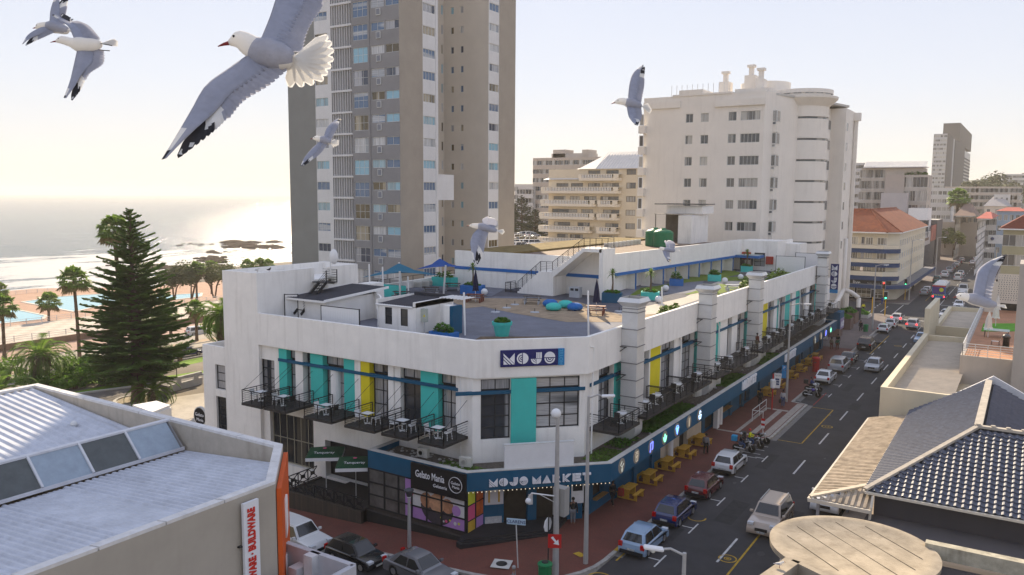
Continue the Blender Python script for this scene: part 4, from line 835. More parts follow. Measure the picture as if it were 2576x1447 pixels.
def col_of(o,u,spans,ztop_,zbot,w_,rev=.15,m=None,cols=3,rws=1,nm='wall',fm=alu,gl=None):
 """wall strip with one window per storey in each span"""
 mb=MB();h=[(a,zbot+r_,b_,ztop_+r_) for r_ in rows for a,b_ in spans if ZB_<zbot+r_ and ztop_+r_<ZT]
 facade(mb,o,u,w_,ZB_,ZT,h,rev);mb.build(nm,m,TW)
 for a0,z0,a1,z1 in h:window(TW,o,u,a0,z0,a1,z1,fm,gl or rt_.choice(towg),cols,rws,.05,rev-.03,sub=str(rt_.randint(0,2)))
xA,xB,xC,xD=-75.55,-72.3,-67.47,-77.65
px=lambda x,y=700:YP(tg(x,y),79.1).x
h=[];wl=[]
for r_ in rows:
 if zA0+r_<ZB_+1:continue
 wl+=[(px(372)-xA,zB0+r_+.05,px(447)-xA,zA1+r_,3,2),(px(464)-xA,zA0+r_,px(532)-xA,zA1+r_,2,1),(px(538)-xA,zA0+r_,px(607)-xA-.02,zA1+r_,2,1)]
mb=MB();facade(mb,(xA,79.1,0),(1,0,0),xC-xA,ZB_,ZT,[w[:4] for w in wl],.15);mb.build('wall',grey1,TW)
for a,z0,b_,z1,c,r_ in wl:window(TW,(xA,79.1,0),(1,0,0),a,z0,b_,z1,alu,rt_.choice(towg),c,r_,.05,.12,sub=str(rt_.randint(0,2)))
mb=MB();mb.box(px(458)-.04,79.02,ZB_,px(458)+.04,79.09,ZT)
mb.build('downpipe',grey1,TW)
acp=MB().box(0,-.12,0,.72,-.01,.82).build('vent_panel',alu,TW,world=False);acq=MB().quad((.06,-.125,.06),(.66,-.125,.06),(.66,-.125,.76),(.06,-.125,.76)).build('grille',mat('vent_grey',(.22,.23,.26),.6,.1,6),acp,world=False)
first=True
for r_ in rows:
 z=zB0+r_-TW.location.z
 if z<1:continue
 o=acp if first else acp.copy();
 if not first:COL.objects.link(o);g=acq.copy();COL.objects.link(g);g.parent=o
 o.location=(px(494)-TW.location.x,79.09-TW.location.y,z-.05);first=False
pxx=lambda x,X,y=700:XP(tg(x,y),X).y
X1=xC
mb=MB();facade(mb,(X1,79.1,0),(0,1,0),pxx(727,X1)-79.1,ZB_,ZT,[],.1);mb.build('wall',brown1,TW)
zc1,zc0=XP(tg(757,598),X1).z,XP(tg(757,641),X1).z
y727,y792,y803=pxx(727,X1),pxx(792,X1),pxx(803,X1)
col_of((X1,y727,0),(0,1,0),[(.08,y792-y727-.08)],zc1,zc0,y792-y727,m=twh,cols=4)
mb=MB();mb.box(X1-.6,y792,ZB_,X1+.06,y803,ZT);mb.build('pilaster',twh,TW)
XR2=-75.87;YR=99.2
mb=MB();mb.quad((X1-.6,y803,ZB_),(XR2,y803,ZB_),(XR2,y803,ZT),(X1-.6,y803,ZT));mb.build('wall',beige1,TW)
zq1,zq0=XP(tg(826,628),XR2).z,XP(tg(826,676),XR2).z
ya_,yb_=pxx(822,XR2),pxx(832,XR2)
col_of((XR2,y803,0),(0,1,0),[(ya_-y803,yb_-y803)],zq1,zq0,YR-y803,m=beige1,cols=1)
zr1,zr0=YP(tg(925,640),YR).z,YP(tg(925,675),YR).z;xr_=lambda x:YP(tg(x,660),YR).x-XR2
X2=-67.75
col_of((XR2,YR,0),(1,0,0),[(xr_(870),xr_(885)),(xr_(919),xr_(934))],zr1,zr0,X2-XR2,m=beige1,cols=1)
y1060,y1115,y1198=YR,pxx(1115,X2),pxx(1198,X2)
zs1,zs0=XP(tg(1090,636),X2).z,XP(tg(1090,674),X2).z
col_of((X2,YR,0),(0,1,0),[(pxx(1066,X2)-YR,y1115-YR-.08)],zs1,zs0,y1115-YR,m=twh,cols=3)
mb=MB();mb.box(-77,y1115,ZB_,X2+.02,y1198,ZT);mb.build('wall',brown1,TW)
mb=MB();zb1,zb0=XP(tg(840,897),X1).z,XP(tg(840,1028),X1).z;mb.box(X1-2.5,y803,zb0,X1-.02,pxx(885,X1),zb1);mb.build('bay_box',twh,TW)
YL=81.3;pl=lambda x,y=700:YP(tg(x,y),YL).x
mb=MB();mb.quad((xA,79.1,ZB_),(xA,84,ZB_),(xA,84,ZT),(xA,79.1,ZT));mb.quad((-90,81.3,ZB_),(pl(178),81.3,ZB_),(pl(178),81.3,ZT),(-90,81.3,ZT));mb.quad((-90,96,ZB_),(-90,81.3,ZB_),(-90,81.3,ZT),(-90,96,ZT));mb.build('end_wall',dgrey,TW)
zl1,zl0=YP(tg(210,612),YL).z,YP(tg(210,655),YL).z
col_of((pl(178),YL-.02,0),(1,0,0),[(.05,pl(243)-pl(178))],zl1,zl0,pl(262)-pl(178),m=twh,cols=3)
mb=MB();mb.quad((pl(262),82.2,ZB_),(xA,82.2,ZB_),(xA,82.2,ZT),(pl(262),82.2,ZT));mb.quad((pl(262),YL,ZB_),(pl(262),82.2,ZB_),(pl(262),82.2,ZT),(pl(262),YL,ZT));mb.build('stairwell_wall',mat('stair_grey',(.30,.30,.32),.8,.1,.5),TW)
x0_,x1_=pl(262),xA
zh=YP(tg(310,690),YL).z
n_=13
slm=MB().box(0,0,.12,.09,.3,FL-.12).build('slat',twh,TW,world=False);fsl=True
hb=MB().box(0,-.12,-.13,x1_-x0_,.32,.13).build('slat_beam',twh,TW,world=False);fhb=True
for r_ in rows:
 z=zh+r_
 if z<0 or z>50:continue
 o=hb if fhb else hb.copy();(None if fhb else COL.objects.link(o));fhb=False;o.location=Vector((x0_,YL,z))-TW.location
 for i in range(n_):
  o=slm if fsl else slm.copy();(None if fsl else COL.objects.link(o));fsl=False;o.location=Vector((x0_+.15+(x1_-x0_-.35)*i/(n_-1),YL,z))-TW.location
mb=MB();mb.prism([(-90,81.3),(xA,81.4),(xA,79.1),(X1,79.1),(X1,y803),(XR2,y803),(XR2,YR),(X2,YR),(X2,y1198),(-90,y1198)],ZT-.3,ZT+.6);mb.build('roof',lconc,TW)
mb=MB();mb.box(-89.8,96,ZB_,-77,y1198-.1,ZT-.4);mb.build('wall',brown1,TW)
# generic blocks
far_glass=[curtain_mat('far_glass_a',(.06,.07,.08),(.35,.34,.32),4,.5),curtain_mat('far_glass_b',(.10,.10,.10),(.5,.48,.44),4,.5)]
rb_=random.Random(4)
def grid(parent,mb,o,u,w,z0,z1,fl,cols,ww,wh,base=1.0,fm=alu,sub=2,skip=None,gl=None,rev=.18):
 n=int((z1-z0-.4)/fl);hs=[]
 for j in range(n):
  for i in range(cols):
   if skip and skip(i,j):continue
   c=w*(i+.5)/cols;z=z1-.5-(j+1)*fl+base;
   if z<z0+.3:continue
   hs.append((c-ww/2,z,c+ww/2,z+wh))
 facade(mb,o,u,w,z0,z1,hs,rev)
 for a,b_,c,d in hs:window(parent,o,u,a,b_,c,d,fm,gl or rb_.choice(far_glass),sub,1,.06,rev-.03)
def blk(name,label,d,xc,xl,xr,yt,z0,m,fl=3,c1=5,c2=4,ww=1.3,wh=1.4,side=1,k=None,roofm=None,depth=14,gl=None,fm=alu,cat='building',par=.5,sub=2,grp=None):
 f=k or(lambda a,b_:(a,b_));C_=PD(f(xc,yt),d);t_=T(name,label,cat,(C_.x,C_.y,z0),grp);z1=C_.z;mb=MB()
 if side==1:
  Xl=YP(f(xl,yt),C_.y).x;Yr=XP(f(xr,yt),C_.x).y if xr else C_.y+depth
  grid(t_,mb,(Xl,C_.y,0),(1,0,0),C_.x-Xl,z0,z1,fl,c1,ww,wh,gl=gl,fm=fm,sub=sub);grid(t_,mb,(C_.x,C_.y,0),(0,1,0),Yr-C_.y,z0,z1,fl,c2,ww,wh,gl=gl,fm=fm,sub=sub)
  box=(Xl,C_.y,C_.x,Yr)
  mb.quad((Xl,Yr,z0),(Xl,C_.y,z0),(Xl,C_.y,z1),(Xl,Yr,z1))
 else:
  Xr=YP(f(xr,yt),C_.y).x;Yf=XP(f(xl,yt),C_.x).y if xl else C_.y+depth
  grid(t_,mb,(C_.x,C_.y,0),(1,0,0),Xr-C_.x,z0,z1,fl,c1,ww,wh,gl=gl,fm=fm,sub=sub);grid(t_,mb,(C_.x,Yf,0),(0,-1,0),Yf-C_.y,z0,z1,fl,c2,ww,wh,gl=gl,fm=fm,sub=sub)
  box=(C_.x,C_.y,Xr,Yf)
 mb.build('wall',m,t_);mb=MB();mb.box(box[0]+.02,box[1]+.02,z1-.35,box[2]-.02,box[3],z1-.05);mb.build('roof',roofm or lconc,t_)
 return t_,box,z1
 # white apartment building with rotunda
kx=K(2000,200,1400/2532);aw=mat('apartment_white',(.78,.73,.66),.85,.05,.3,stain=.15)
AP=T('white_apartment_building','cream white apartment block with rounded corner tower and drum penthouse','apartment block',(-40,130,0));YF=126.5
ax=lambda x,y=700:YP(kx(x,y),YF).x
az=lambda y,x=1500:YP(kx(x,y),YF).z
fz=(az(443,1255)-az(1052,1210))/4.02
xl_,xr0=ax(925),ax(1775);ztp=az(335,925);mb=MB();hs=[];zt0=az(443,1255)
for j in range(8):
 z=zt0-fz*j
 for a,b_ in((1228,1279),(1336,1390),(1530,1586),(1616,1754)):
  hs.append((ax(a,470)-xl_,z-1.4,ax(b_,470)-xl_,z))
facade(mb,(xl_,YF,0),(1,0,0),xr0-xl_,0,ztp,[h_ for h_ in hs if h_[1]>0],.2);mb.quad((xl_,YF+20,0),(xl_,YF,0),(xl_,YF,ztp),(xl_,YF+20,ztp));mb.quad((xr0,YF,0),(-31,140,0),(-31,140,ztp),(xr0,YF,ztp));mb.build('wall',aw,AP)
for h_ in hs:
 if h_[1]>0:w_=h_[2]-h_[0];window(AP,(xl_,YF,0),(1,0,0),*h_,alu,rb_.choice(far_glass),5 if w_>3 else 2,1,.06,.17)
mb=MB();mb.prism([(xl_+.1,YF+.1),(xr0-.1,YF+.1),(-31.2,138),(-28,153),(-34,160),(xl_,YF+20)],ztp-.4,ztp-.05);mb.build('roof',lconc,AP)
mb=MB();a,b_=ax(1180),ax(1540);mb.box(ax(1125),YF-.12,ztp-.05,ax(1540),YF+6,az(285,1340)-.3);mb.box(ax(1170),YF-.1,ztp,ax(1335),YF+5,az(272,1300));mb.box(ax(1425),YF-.35,az(392,1500),xr0+.1,YF-.01,az(345,1500));mb.box(ax(925),YF-.25,az(405,1100),ax(1180),YF-.01,az(358,1100));mb.box(ax(1545),YF+1,ztp,ax(1780),YF+8,az(262,1600));mb.build('parapet_block',aw,AP)
for x0,x1 in((1165,1275),):mb=MB();mb.box(ax(x0),YF-.12,0,ax(x1),YF-.005,az(400,1200));mb.build('pilaster',aw,AP) if 0 else None
for j in range(7):
 z=zt0-fz*j+.25;t_=az(0);x0,x1=ax(905),ax(953)
 mb=MB();mb.box(x0,YF-.9,z-fz+.3,x1-.1,YF,z-1.9);mb.build('bay_sill',aw,AP)
 window(AP,(x0+.12,YF-.75,0),(1,0,0),0,z-1.88,x1-x0-.4,z-.02,white2,far_glass[1],1,1,.12,.0)
def bay(nm,cx_,cy_,w,dpt,ztop,n,fl,side_dir):
 """stack of projecting glazed bays: white spandrel below, glazing above"""
 for j in range(n):
  z=ztop-fl*j
  if z-fl<3:continue
  mb=MB();mb.box(cx_-w,cy_,z-fl+.02,cx_,cy_+dpt,z-1.75);mb.box(cx_-w+.1,cy_+.1,z-1.75,cx_-.1,cy_+dpt-.1,z-.1);mb.build('bay_spandrel',aw,AP)
  window(AP,(cx_-w,cy_,0),(1,0,0),.0,z-1.7,w,z-.05,alu,rb_.choice(far_glass),2,1,.07,-.0);window(AP,(cx_,cy_,0),(0,1,0),.0,z-1.7,dpt,z-.05,alu,rb_.choice(far_glass),2,1,.07,-.0)
  window(AP,(cx_-w,cy_,0),(1,0,0),w*.5,z-2.2,w-.1,z-1.78,alu,far_glass[0],2,1,.06,-.02)
B1=PD(kx(1873,452),124.5);zb_=B1.z+.75
bay('bay',B1.x,B1.y,2.4,3.6,PD(kx(1873,415),124.5).z,7,fz,1)
mb=MB();mb.box(B1.x-2.4,B1.y+.3,0,B1.x-.3,B1.y+8,PD(kx(1873,405),124.5).z);mb.build('wall',aw,AP)
RC=PD(kx(2040,500),133.0);rr=4.3;mb=MB();zr_top=PD(kx(2040,330),128.5).z
zs=[PD(kx(2050,y),128.8).z for y in(466,618,768,916,1066,1212,1358)]
prof=[(rr,0)]
for z in sorted(zs):prof+=[(rr,z-.2),(rr-.25,z-.19),(rr-.25,z+.15),(rr,z+.16)]
prof+=[(rr,zr_top-1.2),(rr+1.3,zr_top),(rr+1.35,zr_top+.35),(.1,zr_top+.36)]
mb.lathe(prof,(RC.x,RC.y,0),40);o=mb.build('rotunda',aw,AP);sharp(o)
mb=MB();
for z in zs:mb.lathe([(rr-.2,z-.17),(rr-.2,z+.13)],(RC.x,RC.y,0),40)
mb.build('ribbon_window',far_glass[0],AP)
zd=PD(kx(2050,262),128).z;mb=MB();mb.lathe([(rr+.3,zr_top+.36),(rr+.3,zr_top+.8),(rr+.15,zr_top+.8),(rr+.15,zd-.65),(rr+.55,zd-.6),(rr+.55,zd),(.1,zd+.05)],(RC.x,RC.y,0),40);sharp(mb.build('drum',aw,AP))
for a in range(-150,10,22):
 u_=Vector((-math.sin(R(a)),math.cos(R(a)),0));p=Vector((RC.x,RC.y,0))+Vector((math.cos(R(a)),math.sin(R(a)),0))*(rr+.32)-u_*.75
 window(AP,tuple(p),tuple(u_),0,zr_top+.85,1.3,zd-.7,alu,far_glass[0],2,1,.06,.0)
B2=PD(kx(2225,500),136.5);bay('bay',B2.x,B2.y,2.6,3.2,PD(kx(2225,478),136.5).z,7,fz,1)
zt2=PD(kx(2260,398),138).z
mb=MB();mb.box(B2.x-5,B2.y+.4,0,B2.x-.4,B2.y+14,zt2);E2=PD(kx(2285,500),140);mb.box(E2.x-3,E2.y,0,E2.x+.5+1.2,E2.y+9,zt2);mb.build('wall',aw,AP)
for j in range(7):
 z=PD(kx(2335,508),141).z-fz*j;window(AP,(E2.x+1.7,E2.y+1.0,0),(0,1,0),0,z-1.4,1.2,z,alu,far_glass[0],1,1,.06,.0)
E3=PD(kx(2372,500),146);mb=MB();mb.box(E3.x+1.2,E3.y-.3,0,E3.x+1.75,E3.y+.4,zt2-1)
for j in range(8):z=PD(kx(2372,566),146).z-fz*j;mb.box(E3.x-2,E3.y-.2,z-1.9,E3.x+1.3,E3.y+.3,z)
mb.box(E3.x-2,E3.y-.6,zt2-1.6,E3.x+2.2,E3.y+.5,zt2-.2);mb.build('balcony_frame',aw,AP)
for x0,x1,yt,yb,dd,l in((1465,1530,218,262,4,0),(1643,1718,172,252,5,0),(1723,1775,195,300,3,0)):
 a=YP(kx(x0,yt),YF+dd);b_=YP(kx(x1,yt),YF+dd);mb=MB();mb.box(a.x,a.y,ztp-.4,b_.x,a.y+2.2,a.z);c=(a.x+b_.x)/2;mb.box(c-.35,a.y+.6,a.z,c+.35,a.y+1.2,a.z+1.3);mb.box(c-.6,a.y+.4,a.z+1.3,c+.6,a.y+1.4,a.z+1.7);mb.build('chimney',aw,AP)
a=YP(kx(1600,200),YF+12);b_=YP(kx(1945,200),YF+12);mb=MB();mb.lathe([((b_.x-a.x)/2,ztp),((b_.x-a.x)/2,YP(kx(1800,183),YF+6).z)],((a.x+b_.x)/2,YF+14,0),28);sharp(mb.build('roof_drum',aw,AP))
mb=MB();a=YP(kx(1130,275),YF+.3);b_=YP(kx(1540,260),YF+.3)
for i in range(12):x=a.x+(b_.x-a.x)*i/11;mb.box(x-.03,YF+.2,ztp,x+.03,YF+.26,az(255,1300)+.5)
mb.build('glass_rail_posts',alu,AP)
# cream building with balustrades, white metal roof
km2=K(2000,550,600/1929);cream=mat('cream_plaster',(.64,.56,.43),.85,.08,.3,stain=.1)
CR=T('cream_balcony_building','cream apartment building with curved balustrade balconies and pale metal roof','apartment block',(-90,171,-4));YC=172
gx=lambda x,y=700:YP(km2(x,y),YC).x;gzz=lambda y,x=1000:YP(km2(x,y),YC).z
mb=MB();xa0,xa1,xa2=gx(460),gx(1385),gx(1640)
ys_=[440,600,765,930,1097,1250]
hs=[]
for j,spans in enumerate([[(952,1103),(1177,1333)],[(557,705),(740,890),(952,1100),(1130,1340)],[(522,672),(728,850),(905,1060),(1110,1340)],[(507,822),(875,1022),(1145,1352)],[(530,735),(828,983),(1180,1345)],[(570,710),(735,900),(1100,1340)]]):
 for a,b_ in spans:hs.append((gx(a)-xa0,gzz(ys_[j]+10)+.1,gx(b_)-xa0,gzz(ys_[j]-68)))
for j in range(6):hs.append((gx(1432)-xa0,gzz([432,600,765,932,1096,1260][j]),gx(1552)-xa0,gzz([362,528,693,860,1025,1188][j])))
facade(mb,(xa0,YC,0),(1,0,0),xa2-xa0,-6,gzz(350,1400),[h_ for h_ in hs],.2);mb.quad((xa0,YC+16,-6),(xa0,YC,-6),(xa0,YC,gzz(490,500)),(xa0,YC+16,gzz(490,500)));mb.build('wall',cream,CR)
bronze=mat('bronze_frame2',(.16,.12,.08),.5,.1,2)
for h_ in hs:window(CR,(xa0,YC,0),(1,0,0),*h_,bronze,rb_.choice(far_glass),4 if h_[2]-h_[0]>3.5 else 3,1,.08,.17)
for j,spans in enumerate([[(862,1380)],[(398,1378)],[(392,1090),(1105,1372)],[(378,1085),(1098,1366)],[(370,1030),(1095,1362)],[(362,990)]]):
 for a,b_ in spans:
  zt_=gzz(ys_[j]-20);X0_,X1_=gx(a),gx(b_);mb=MB();r_=1.5
  outl=[(X0_,YC),(X0_,YC-1.2),(X0_+.3,YC-1.5),(X1_-1.0,YC-1.5),(X1_-.3,YC-1.2),(X1_,YC-.5),(X1_,YC)]
  mb.prism(outl,zt_-1.55,zt_-.95);mb.prism([(x,y) for x,y in outl],zt_-.12,zt_);mb.box(X0_,YC-.1,zt_-.95,X0_+.9,YC-1.5,zt_-.12);mb.box(X1_-1.6,YC-1.49,zt_-.95,X1_-.3,YC-1.3,zt_-.12);mb.build('balcony',mat('cream_balcony',(.70,.63,.52),.85,.05,.5),CR)
  nb=int((X1_-X0_-2.6)/.42);bb=MB()
  for i in range(nb):x=X0_+1.0+i*.42;bb.box(x,YC-1.46,zt_-.95,x+.2,YC-1.36,zt_-.12)
  tag(bb.build('balusters',white2,CR),kind='stuff')
wroof=mat('pale_metal_roof',(.62,.60,.57),.5,.08,.5)
def hiproof(parent,mb,x0,x1,y0,z,ridge_dx,dy,h,ov=.6,n=40):
 x0-=ov;x1+=ov;y0-=ov;a,b_,c,d=(x0,y0,z),(x1,y0,z),(x1,y0+dy,z+h),(x0+ridge_dx,y0+dy,z+h)
 k=len(mb.v);mb.quad(a,b_,c,d);mb.quad(a,d,(x0+ridge_dx,y0+dy+.1,z+h),(x0,y0+2*dy,z));mb.quad(c,(x1,y0+2*dy,z),(x0,y0+2*dy,z),d)
mb=MB();hiproof(CR,mb,gx(870),xa2+2,YC,gzz(350,1400),5,7,4.2);hiproof(CR,mb,gx(430),gx(890),YC,gzz(488,600),9,7,3.6)
for i in range(46):
 x=gx(880)+i*.75;mb.beam((x,YC-.6,gzz(350,1400)+.03),(x+0,YC+6.2,gzz(350,1400)+4.2),.06,.08) if x>gx(1030) else None
mb.build('roof',wroof,CR)
# hazy blocks in the distance
hb1=mat('far_tan',(.50,.43,.36),.85,.08,.1);hb2=mat('far_white',(.60,.58,.55),.85,.08,.1);hb3=mat('far_grey',(.42,.42,.43),.85,.08,.1)
kb=K(3200,450,800/2105)
t_,bx,z1=blk('distant_apartment_block','hazy long apartment block with roof huts behind the cream building',262,1130,265,None,200,-6,hb1,2.9,15,3,2.0,1.5,k=km2,depth=20)
for a,b_,yt in((515,668,115),(497,975,165),(880,962,112)):p=YP(km2(a,yt),bx[1]+4);q_=YP(km2(b_,yt),bx[1]+4);mb=MB();mb.box(p.x,p.y,z1-.3,q_.x,p.y+6,p.z);mb.build('roof_hut',hb1,t_)
blk('distant_low_block','hazy low white flats left of the distant long apartment block',290,265,35,None,545,-6,hb2,3,6,2,2.4,1.6,k=km2,depth=20);blk('distant_low_block','stepped pale flats in front of the hazy long block',275,262,75,None,578,-6,hb2,3,5,2,2.2,1.6,k=km2,depth=12)
blk('distant_office_block','faint hazy office slab right of the white apartment building',420,500,325,None,490,0,hb3,3.4,9,4,2.6,1.7,k=kb,depth=25)
blk('distant_office_block','faint grey block at the foot of the hazy office slab',330,440,315,None,775,0,hb3,3.4,4,3,2.0,1.5,k=kb,depth=15)
LB=T('red_roof_corner_building','cream corner building with red tile roof and navy balcony bands at the traffic lights','building',(-28,182,0));kc=K(3150,900,850/2050)
crm=mat('cream_wall2',(.68,.62,.50),.85,.06,.4);navy=mat('navy_paint',(.03,.06,.15),.7,.1,1)
XS,YS2=-22.6,181.5;ly=lambda x,y=600:YP(kc(x,y),YS2).x;lz=lambda y,x=600:YP(kc(x,y),YS2).z;sy=lambda x,y=300:XP(kc(x,y),XS).y
zroof=lz(120,835)+1.9;mb=MB()
zfl=[lz(y,820) for y in(525,440,315,180)]
facade(mb,(-52,YS2+1.2,0),(1,0,0),29.4-2,0,zroof,[(52+ly(a),z+.9,52+ly(b_),z+2.5) for z in(zfl[1]-.3,zfl[2]-.2,zfl[3]-.2) for a,b_ in((385,450),(520,590),(630,725),(480,510))],.15)
mb.quad((-24.6,YS2+1.2,0),(XS,YS2+3.6,0),(XS,YS2+3.6,zroof),(-24.6,YS2+1.2,zroof))
L_=48;hh_=[]
for z in(zfl[1]-.1,zfl[2]-.3,zfl[3]-.5):
 for i in range(13):hh_.append((1.0+i*3.6,z+.9,2.7+i*3.6,z+2.3))
facade(mb,(XS,YS2+3.6,0),(0,1,0),L_,0,zroof,hh_,.15);mb.build('wall',crm,LB)
for z in(zfl[1]-.3,zfl[2]-.2,zfl[3]-.2):
 for a,b_ in((385,450),(520,590),(630,725)):window(LB,(0,YS2+1.2,0),(1,0,0),ly(a),z+.9,ly(b_),z+2.5,white2,far_glass[1],3,1,.1,.12)
for h_ in hh_:window(LB,(XS,YS2+3.6,0),(0,1,0),*h_,white2,far_glass[0],3,1,.08,.12)
for i,z in enumerate((zfl[1],zfl[2],zfl[3])):
 for nm,a,b_,m_ in(('balcony',-.0,.75 if i else .9,crm),('balcony_band',-.9,-.05,navy)):
  mb=MB();mb.prism([(-52,YS2+1.2),(-52,YS2-.6),(-25.0,YS2-.6),(XS+.3,YS2+1.6),(XS+.3,YS2+3.6),(-24.6,YS2+1.2)],z+a,z+b_);mb.build(nm,m_,LB)
mb=MB();mb.prism([(-52,YS2-.9),(-24.8,YS2-.9),(XS+.6,YS2+1.5),(XS+.6,YS2+52),(-52,YS2+52)],zroof,zroof+.25);mb.build('eave',white2,LB)
tile=brickmat('red_roof_tiles',(.36,.10,.035),(.26,.07,.03),(.10,.04,.02),1.4,rough=.9,w=.6,h=.5)
mb=MB();ze=zroof+.26;xe,ye=XS+.6,YS2-.9;zr=ze+4.6;mb.quad((-58,ye,ze),(xe-2.4,ye,ze),(xe-7,ye+7.5,zr),(-58,ye+7.5,zr));mb.quad((xe-2.4,ye,ze),(xe,ye+2.4,ze),(xe-7,ye+9,zr),(xe-7,ye+7.5,zr));mb.quad((xe,ye+2.4,ze),(xe,ye+53,ze),(xe-7,ye+46,zr),(xe-7,ye+9,zr));mb.quad((xe,ye+53,ze),(xe-14,ye+53,ze),(xe-7,ye+46,zr));mb.quad((-58,ye+15,ze),(-58,ye+7.5,zr),(xe-7,ye+7.5,zr),(xe-14,ye+15,ze));mb.quad((xe-14,ye+15,ze),(xe-7,ye+9,zr),(xe-7,ye+46,zr),(xe-14,ye+53,ze));mb.build('roof',tile,LB)
mb=MB()
for a,b_ in(((xe-2.4,ye,ze),(xe-7,ye+7.5,zr)),((xe,ye+2.4,ze),(xe-7,ye+9,zr)),((xe-7,ye+9,zr),(xe-7,ye+46,zr)),((-58,ye+7.5,zr),(xe-7,ye+7.5,zr))):mb.beam(a,b_,.3,.2)
mb.build('ridge_tiles',tile,LB)
mb=MB();mb.prism([(-50,YS2-1.5),(-24,YS2-3.6),(XS+2.4,YS2+1),(XS+2.4,YS2+55),(XS,YS2+55),(XS,YS2+3.6),(-24.6,YS2+1.2),(-50,YS2+1.2)],zfl[0]-.1,zfl[0]+.15);mb.build('street_canopy',mat('canopy_grey',(.2,.2,.21),.8,.2,1),LB);mb=MB()
for a,b_ in(((-50,YS2-1.55),(-24,YS2-3.65)),((-24,YS2-3.65),(XS+2.45,YS2+1)),((XS+2.45,YS2+1),(XS+2.45,YS2+55))):mb.beam((*a,zfl[0]-.1),(*b_,zfl[0]-.1),.1,.75)
mb.build('canopy_fascia',navy,LB)
mb=MB();mb.quad((-50,YS2+1.1,.1),(-24.6,YS2+1.1,.1),(-24.6,YS2+1.1,3),(-50,YS2+1.1,3));mb.box(-34,YS2-.2,2.9,-23.3,YS2-.1,4.2);mb.build('shop_front_black',mat('shop_black',(.02,.02,.022),.5,.1,1),LB)
for i in range(3):window(LB,(-33+i*3.2,YS2-.1,0),(1,0,0),0,.5,2.8,2.85,white2,curtain_mat('shop_window',(.10,.09,.07),(.55,.5,.4),8,.8,vert=False),3,3,.08,.0)
text('live',1.1,(-29.9,YS2-.25,3.6),(1,0,0),(0,0,1),white2,LB,.02);text('REAL ESTATE',.42,(-26.6,YS2-.25,3.55),(1,0,0),(0,0,1),mat('dim_white',(.35,.33,.3),.7,0),LB,.02)
mb=MB();mb.sphere((-31.6,YS2-.2,3.6),.35,8,6);mb.build('flame_logo',mat('logo_orange',(.5,.12,.03),.6,0),LB)
kf=K(3300,600,700/2532);bg=mat('beige_flats',(.46,.42,.37),.85,.06,.3);tp=mat('taupe_wall',(.44,.38,.33),.85,.06,.3)
t_,bx,z1=blk('modern_flats','beige modern flats with slim curved white roof behind the red roofs',262,570,240,None,205,0,bg,3.6,3,1,3.6,2.6,k=kf,gl=far_glass[0],depth=18,sub=4)
mb=MB();a=YP(kf(265,200),bx[1]-1);b_=YP(kf(1150,200),bx[1]-1);mb.box(a.x,a.y-.6,z1+.1,b_.x,a.y+9,z1+.35);mb.build('roof_slab',white2,t_);mb=MB();corr(mb,(a.x,a.y,z1+.4),(b_.x,a.y,z1+.4),(a.x,a.y+4,z1+2.2),60,.08);mb.build('metal_roof',wroof,t_)
mb=MB();c=YP(kf(1110,215),bx[1]);mb.box(bx[2],bx[1],0,c.x,bx[1]+12,z1-.02);mb.build('wall',bg,t_)
t_,bx,z1=blk('modern_flats','taupe and beige flats with hedge on the roof terrace in front of the curved roof',255,1175,580,None,300,0,bg,4.4,6,1,2.2,3.2,k=kf,gl=far_glass[1],depth=14)
mb=MB();c=YP(kf(850,300),bx[1]-.15);mb.box(bx[0],bx[1]-.3,0,c.x,bx[1]-.02,z1+.1);mb.build('blank_panel',tp,t_);mb=MB();c2=YP(kf(910,560),bx[1]-.5);mb.box(bx[0]-.5,bx[1]-4,0,c2.x,bx[1]-.31,c2.z);mb.build('lower_block',mat('grey_render',(.47,.44,.43),.85,.06,.3),t_)
tufts([(YP(kf(840,280),bx[1]).x,bx[1]+.3,bx[2]-.3,bx[1]+1.6,z1,1.6,900)],'roof_hedge',gm,s=.22,parent=t_)
t_,bx,z1=blk('white_frame_house','white framed flat with balcony on top of the dark building',240,1160,900,1230,775,0,white2,9,2,1,4,5,k=kf,gl=far_glass[0])
t_,bx,z1=blk('dark_billboard_building','dark grey building with large billboard facing the street',228,1075,885,1310,1120,0,mat('charcoal_wall',(.13,.13,.14),.85,.1,.3),4,1,1,.1,.1,k=kf)
BXX=bx[2]+.06;bz1,bz0=XP(kf(1080,1130),BXX).z,XP(kf(1080,1320),BXX).z
bb=T('billboard','pale advertising billboard on the dark grey building','billboard',(BXX,bx[1]+2,bz0));mb=MB();ya2,yb2=bx[1]+.5,XP(kf(1200,1200),BXX).y;mb.box(BXX,ya2,bz0,BXX+.15,yb2,bz1);mb.build('panel',mat('billboard_white',(.62,.58,.55),.7,.06,.5),bb);mb=MB();zc=(bz0+bz1)/2;mb.box(BXX+.16,ya2+3,zc-.6,BXX+.2,yb2-5,zc+.2);mb.build('printed_box',mat('print_brown',(.25,.17,.12),.7,.1,1),bb)
mb=MB();
for i in range(10):mb.box(BXX+.16,ya2+2+i*1.6,zc+1.0,BXX+.2,ya2+3.0+i*1.6,zc+1.8)
mb.build('printed_line',mat('print_grey',(.4,.38,.36),.7,0),bb)
bb=T('billboard','narrow red and green poster panel at the far end of the dark building','billboard',(BXX,yb2+1,bz0));mb=MB();mb.box(BXX,yb2+1,bz0+.5,BXX+.15,yb2+18,bz1+1.5);mb.build('panel',mat('poster_red',(.35,.12,.10),.7,.5,.3),bb)
t2,bx2,z2=blk('tall_charcoal_building','tall dark block with stained top beyond the billboard',262,1310,1080,1385,940,0,mat('charcoal_wall2',(.15,.14,.145),.85,.2,.2),30,1,1,.1,.1,k=kf)
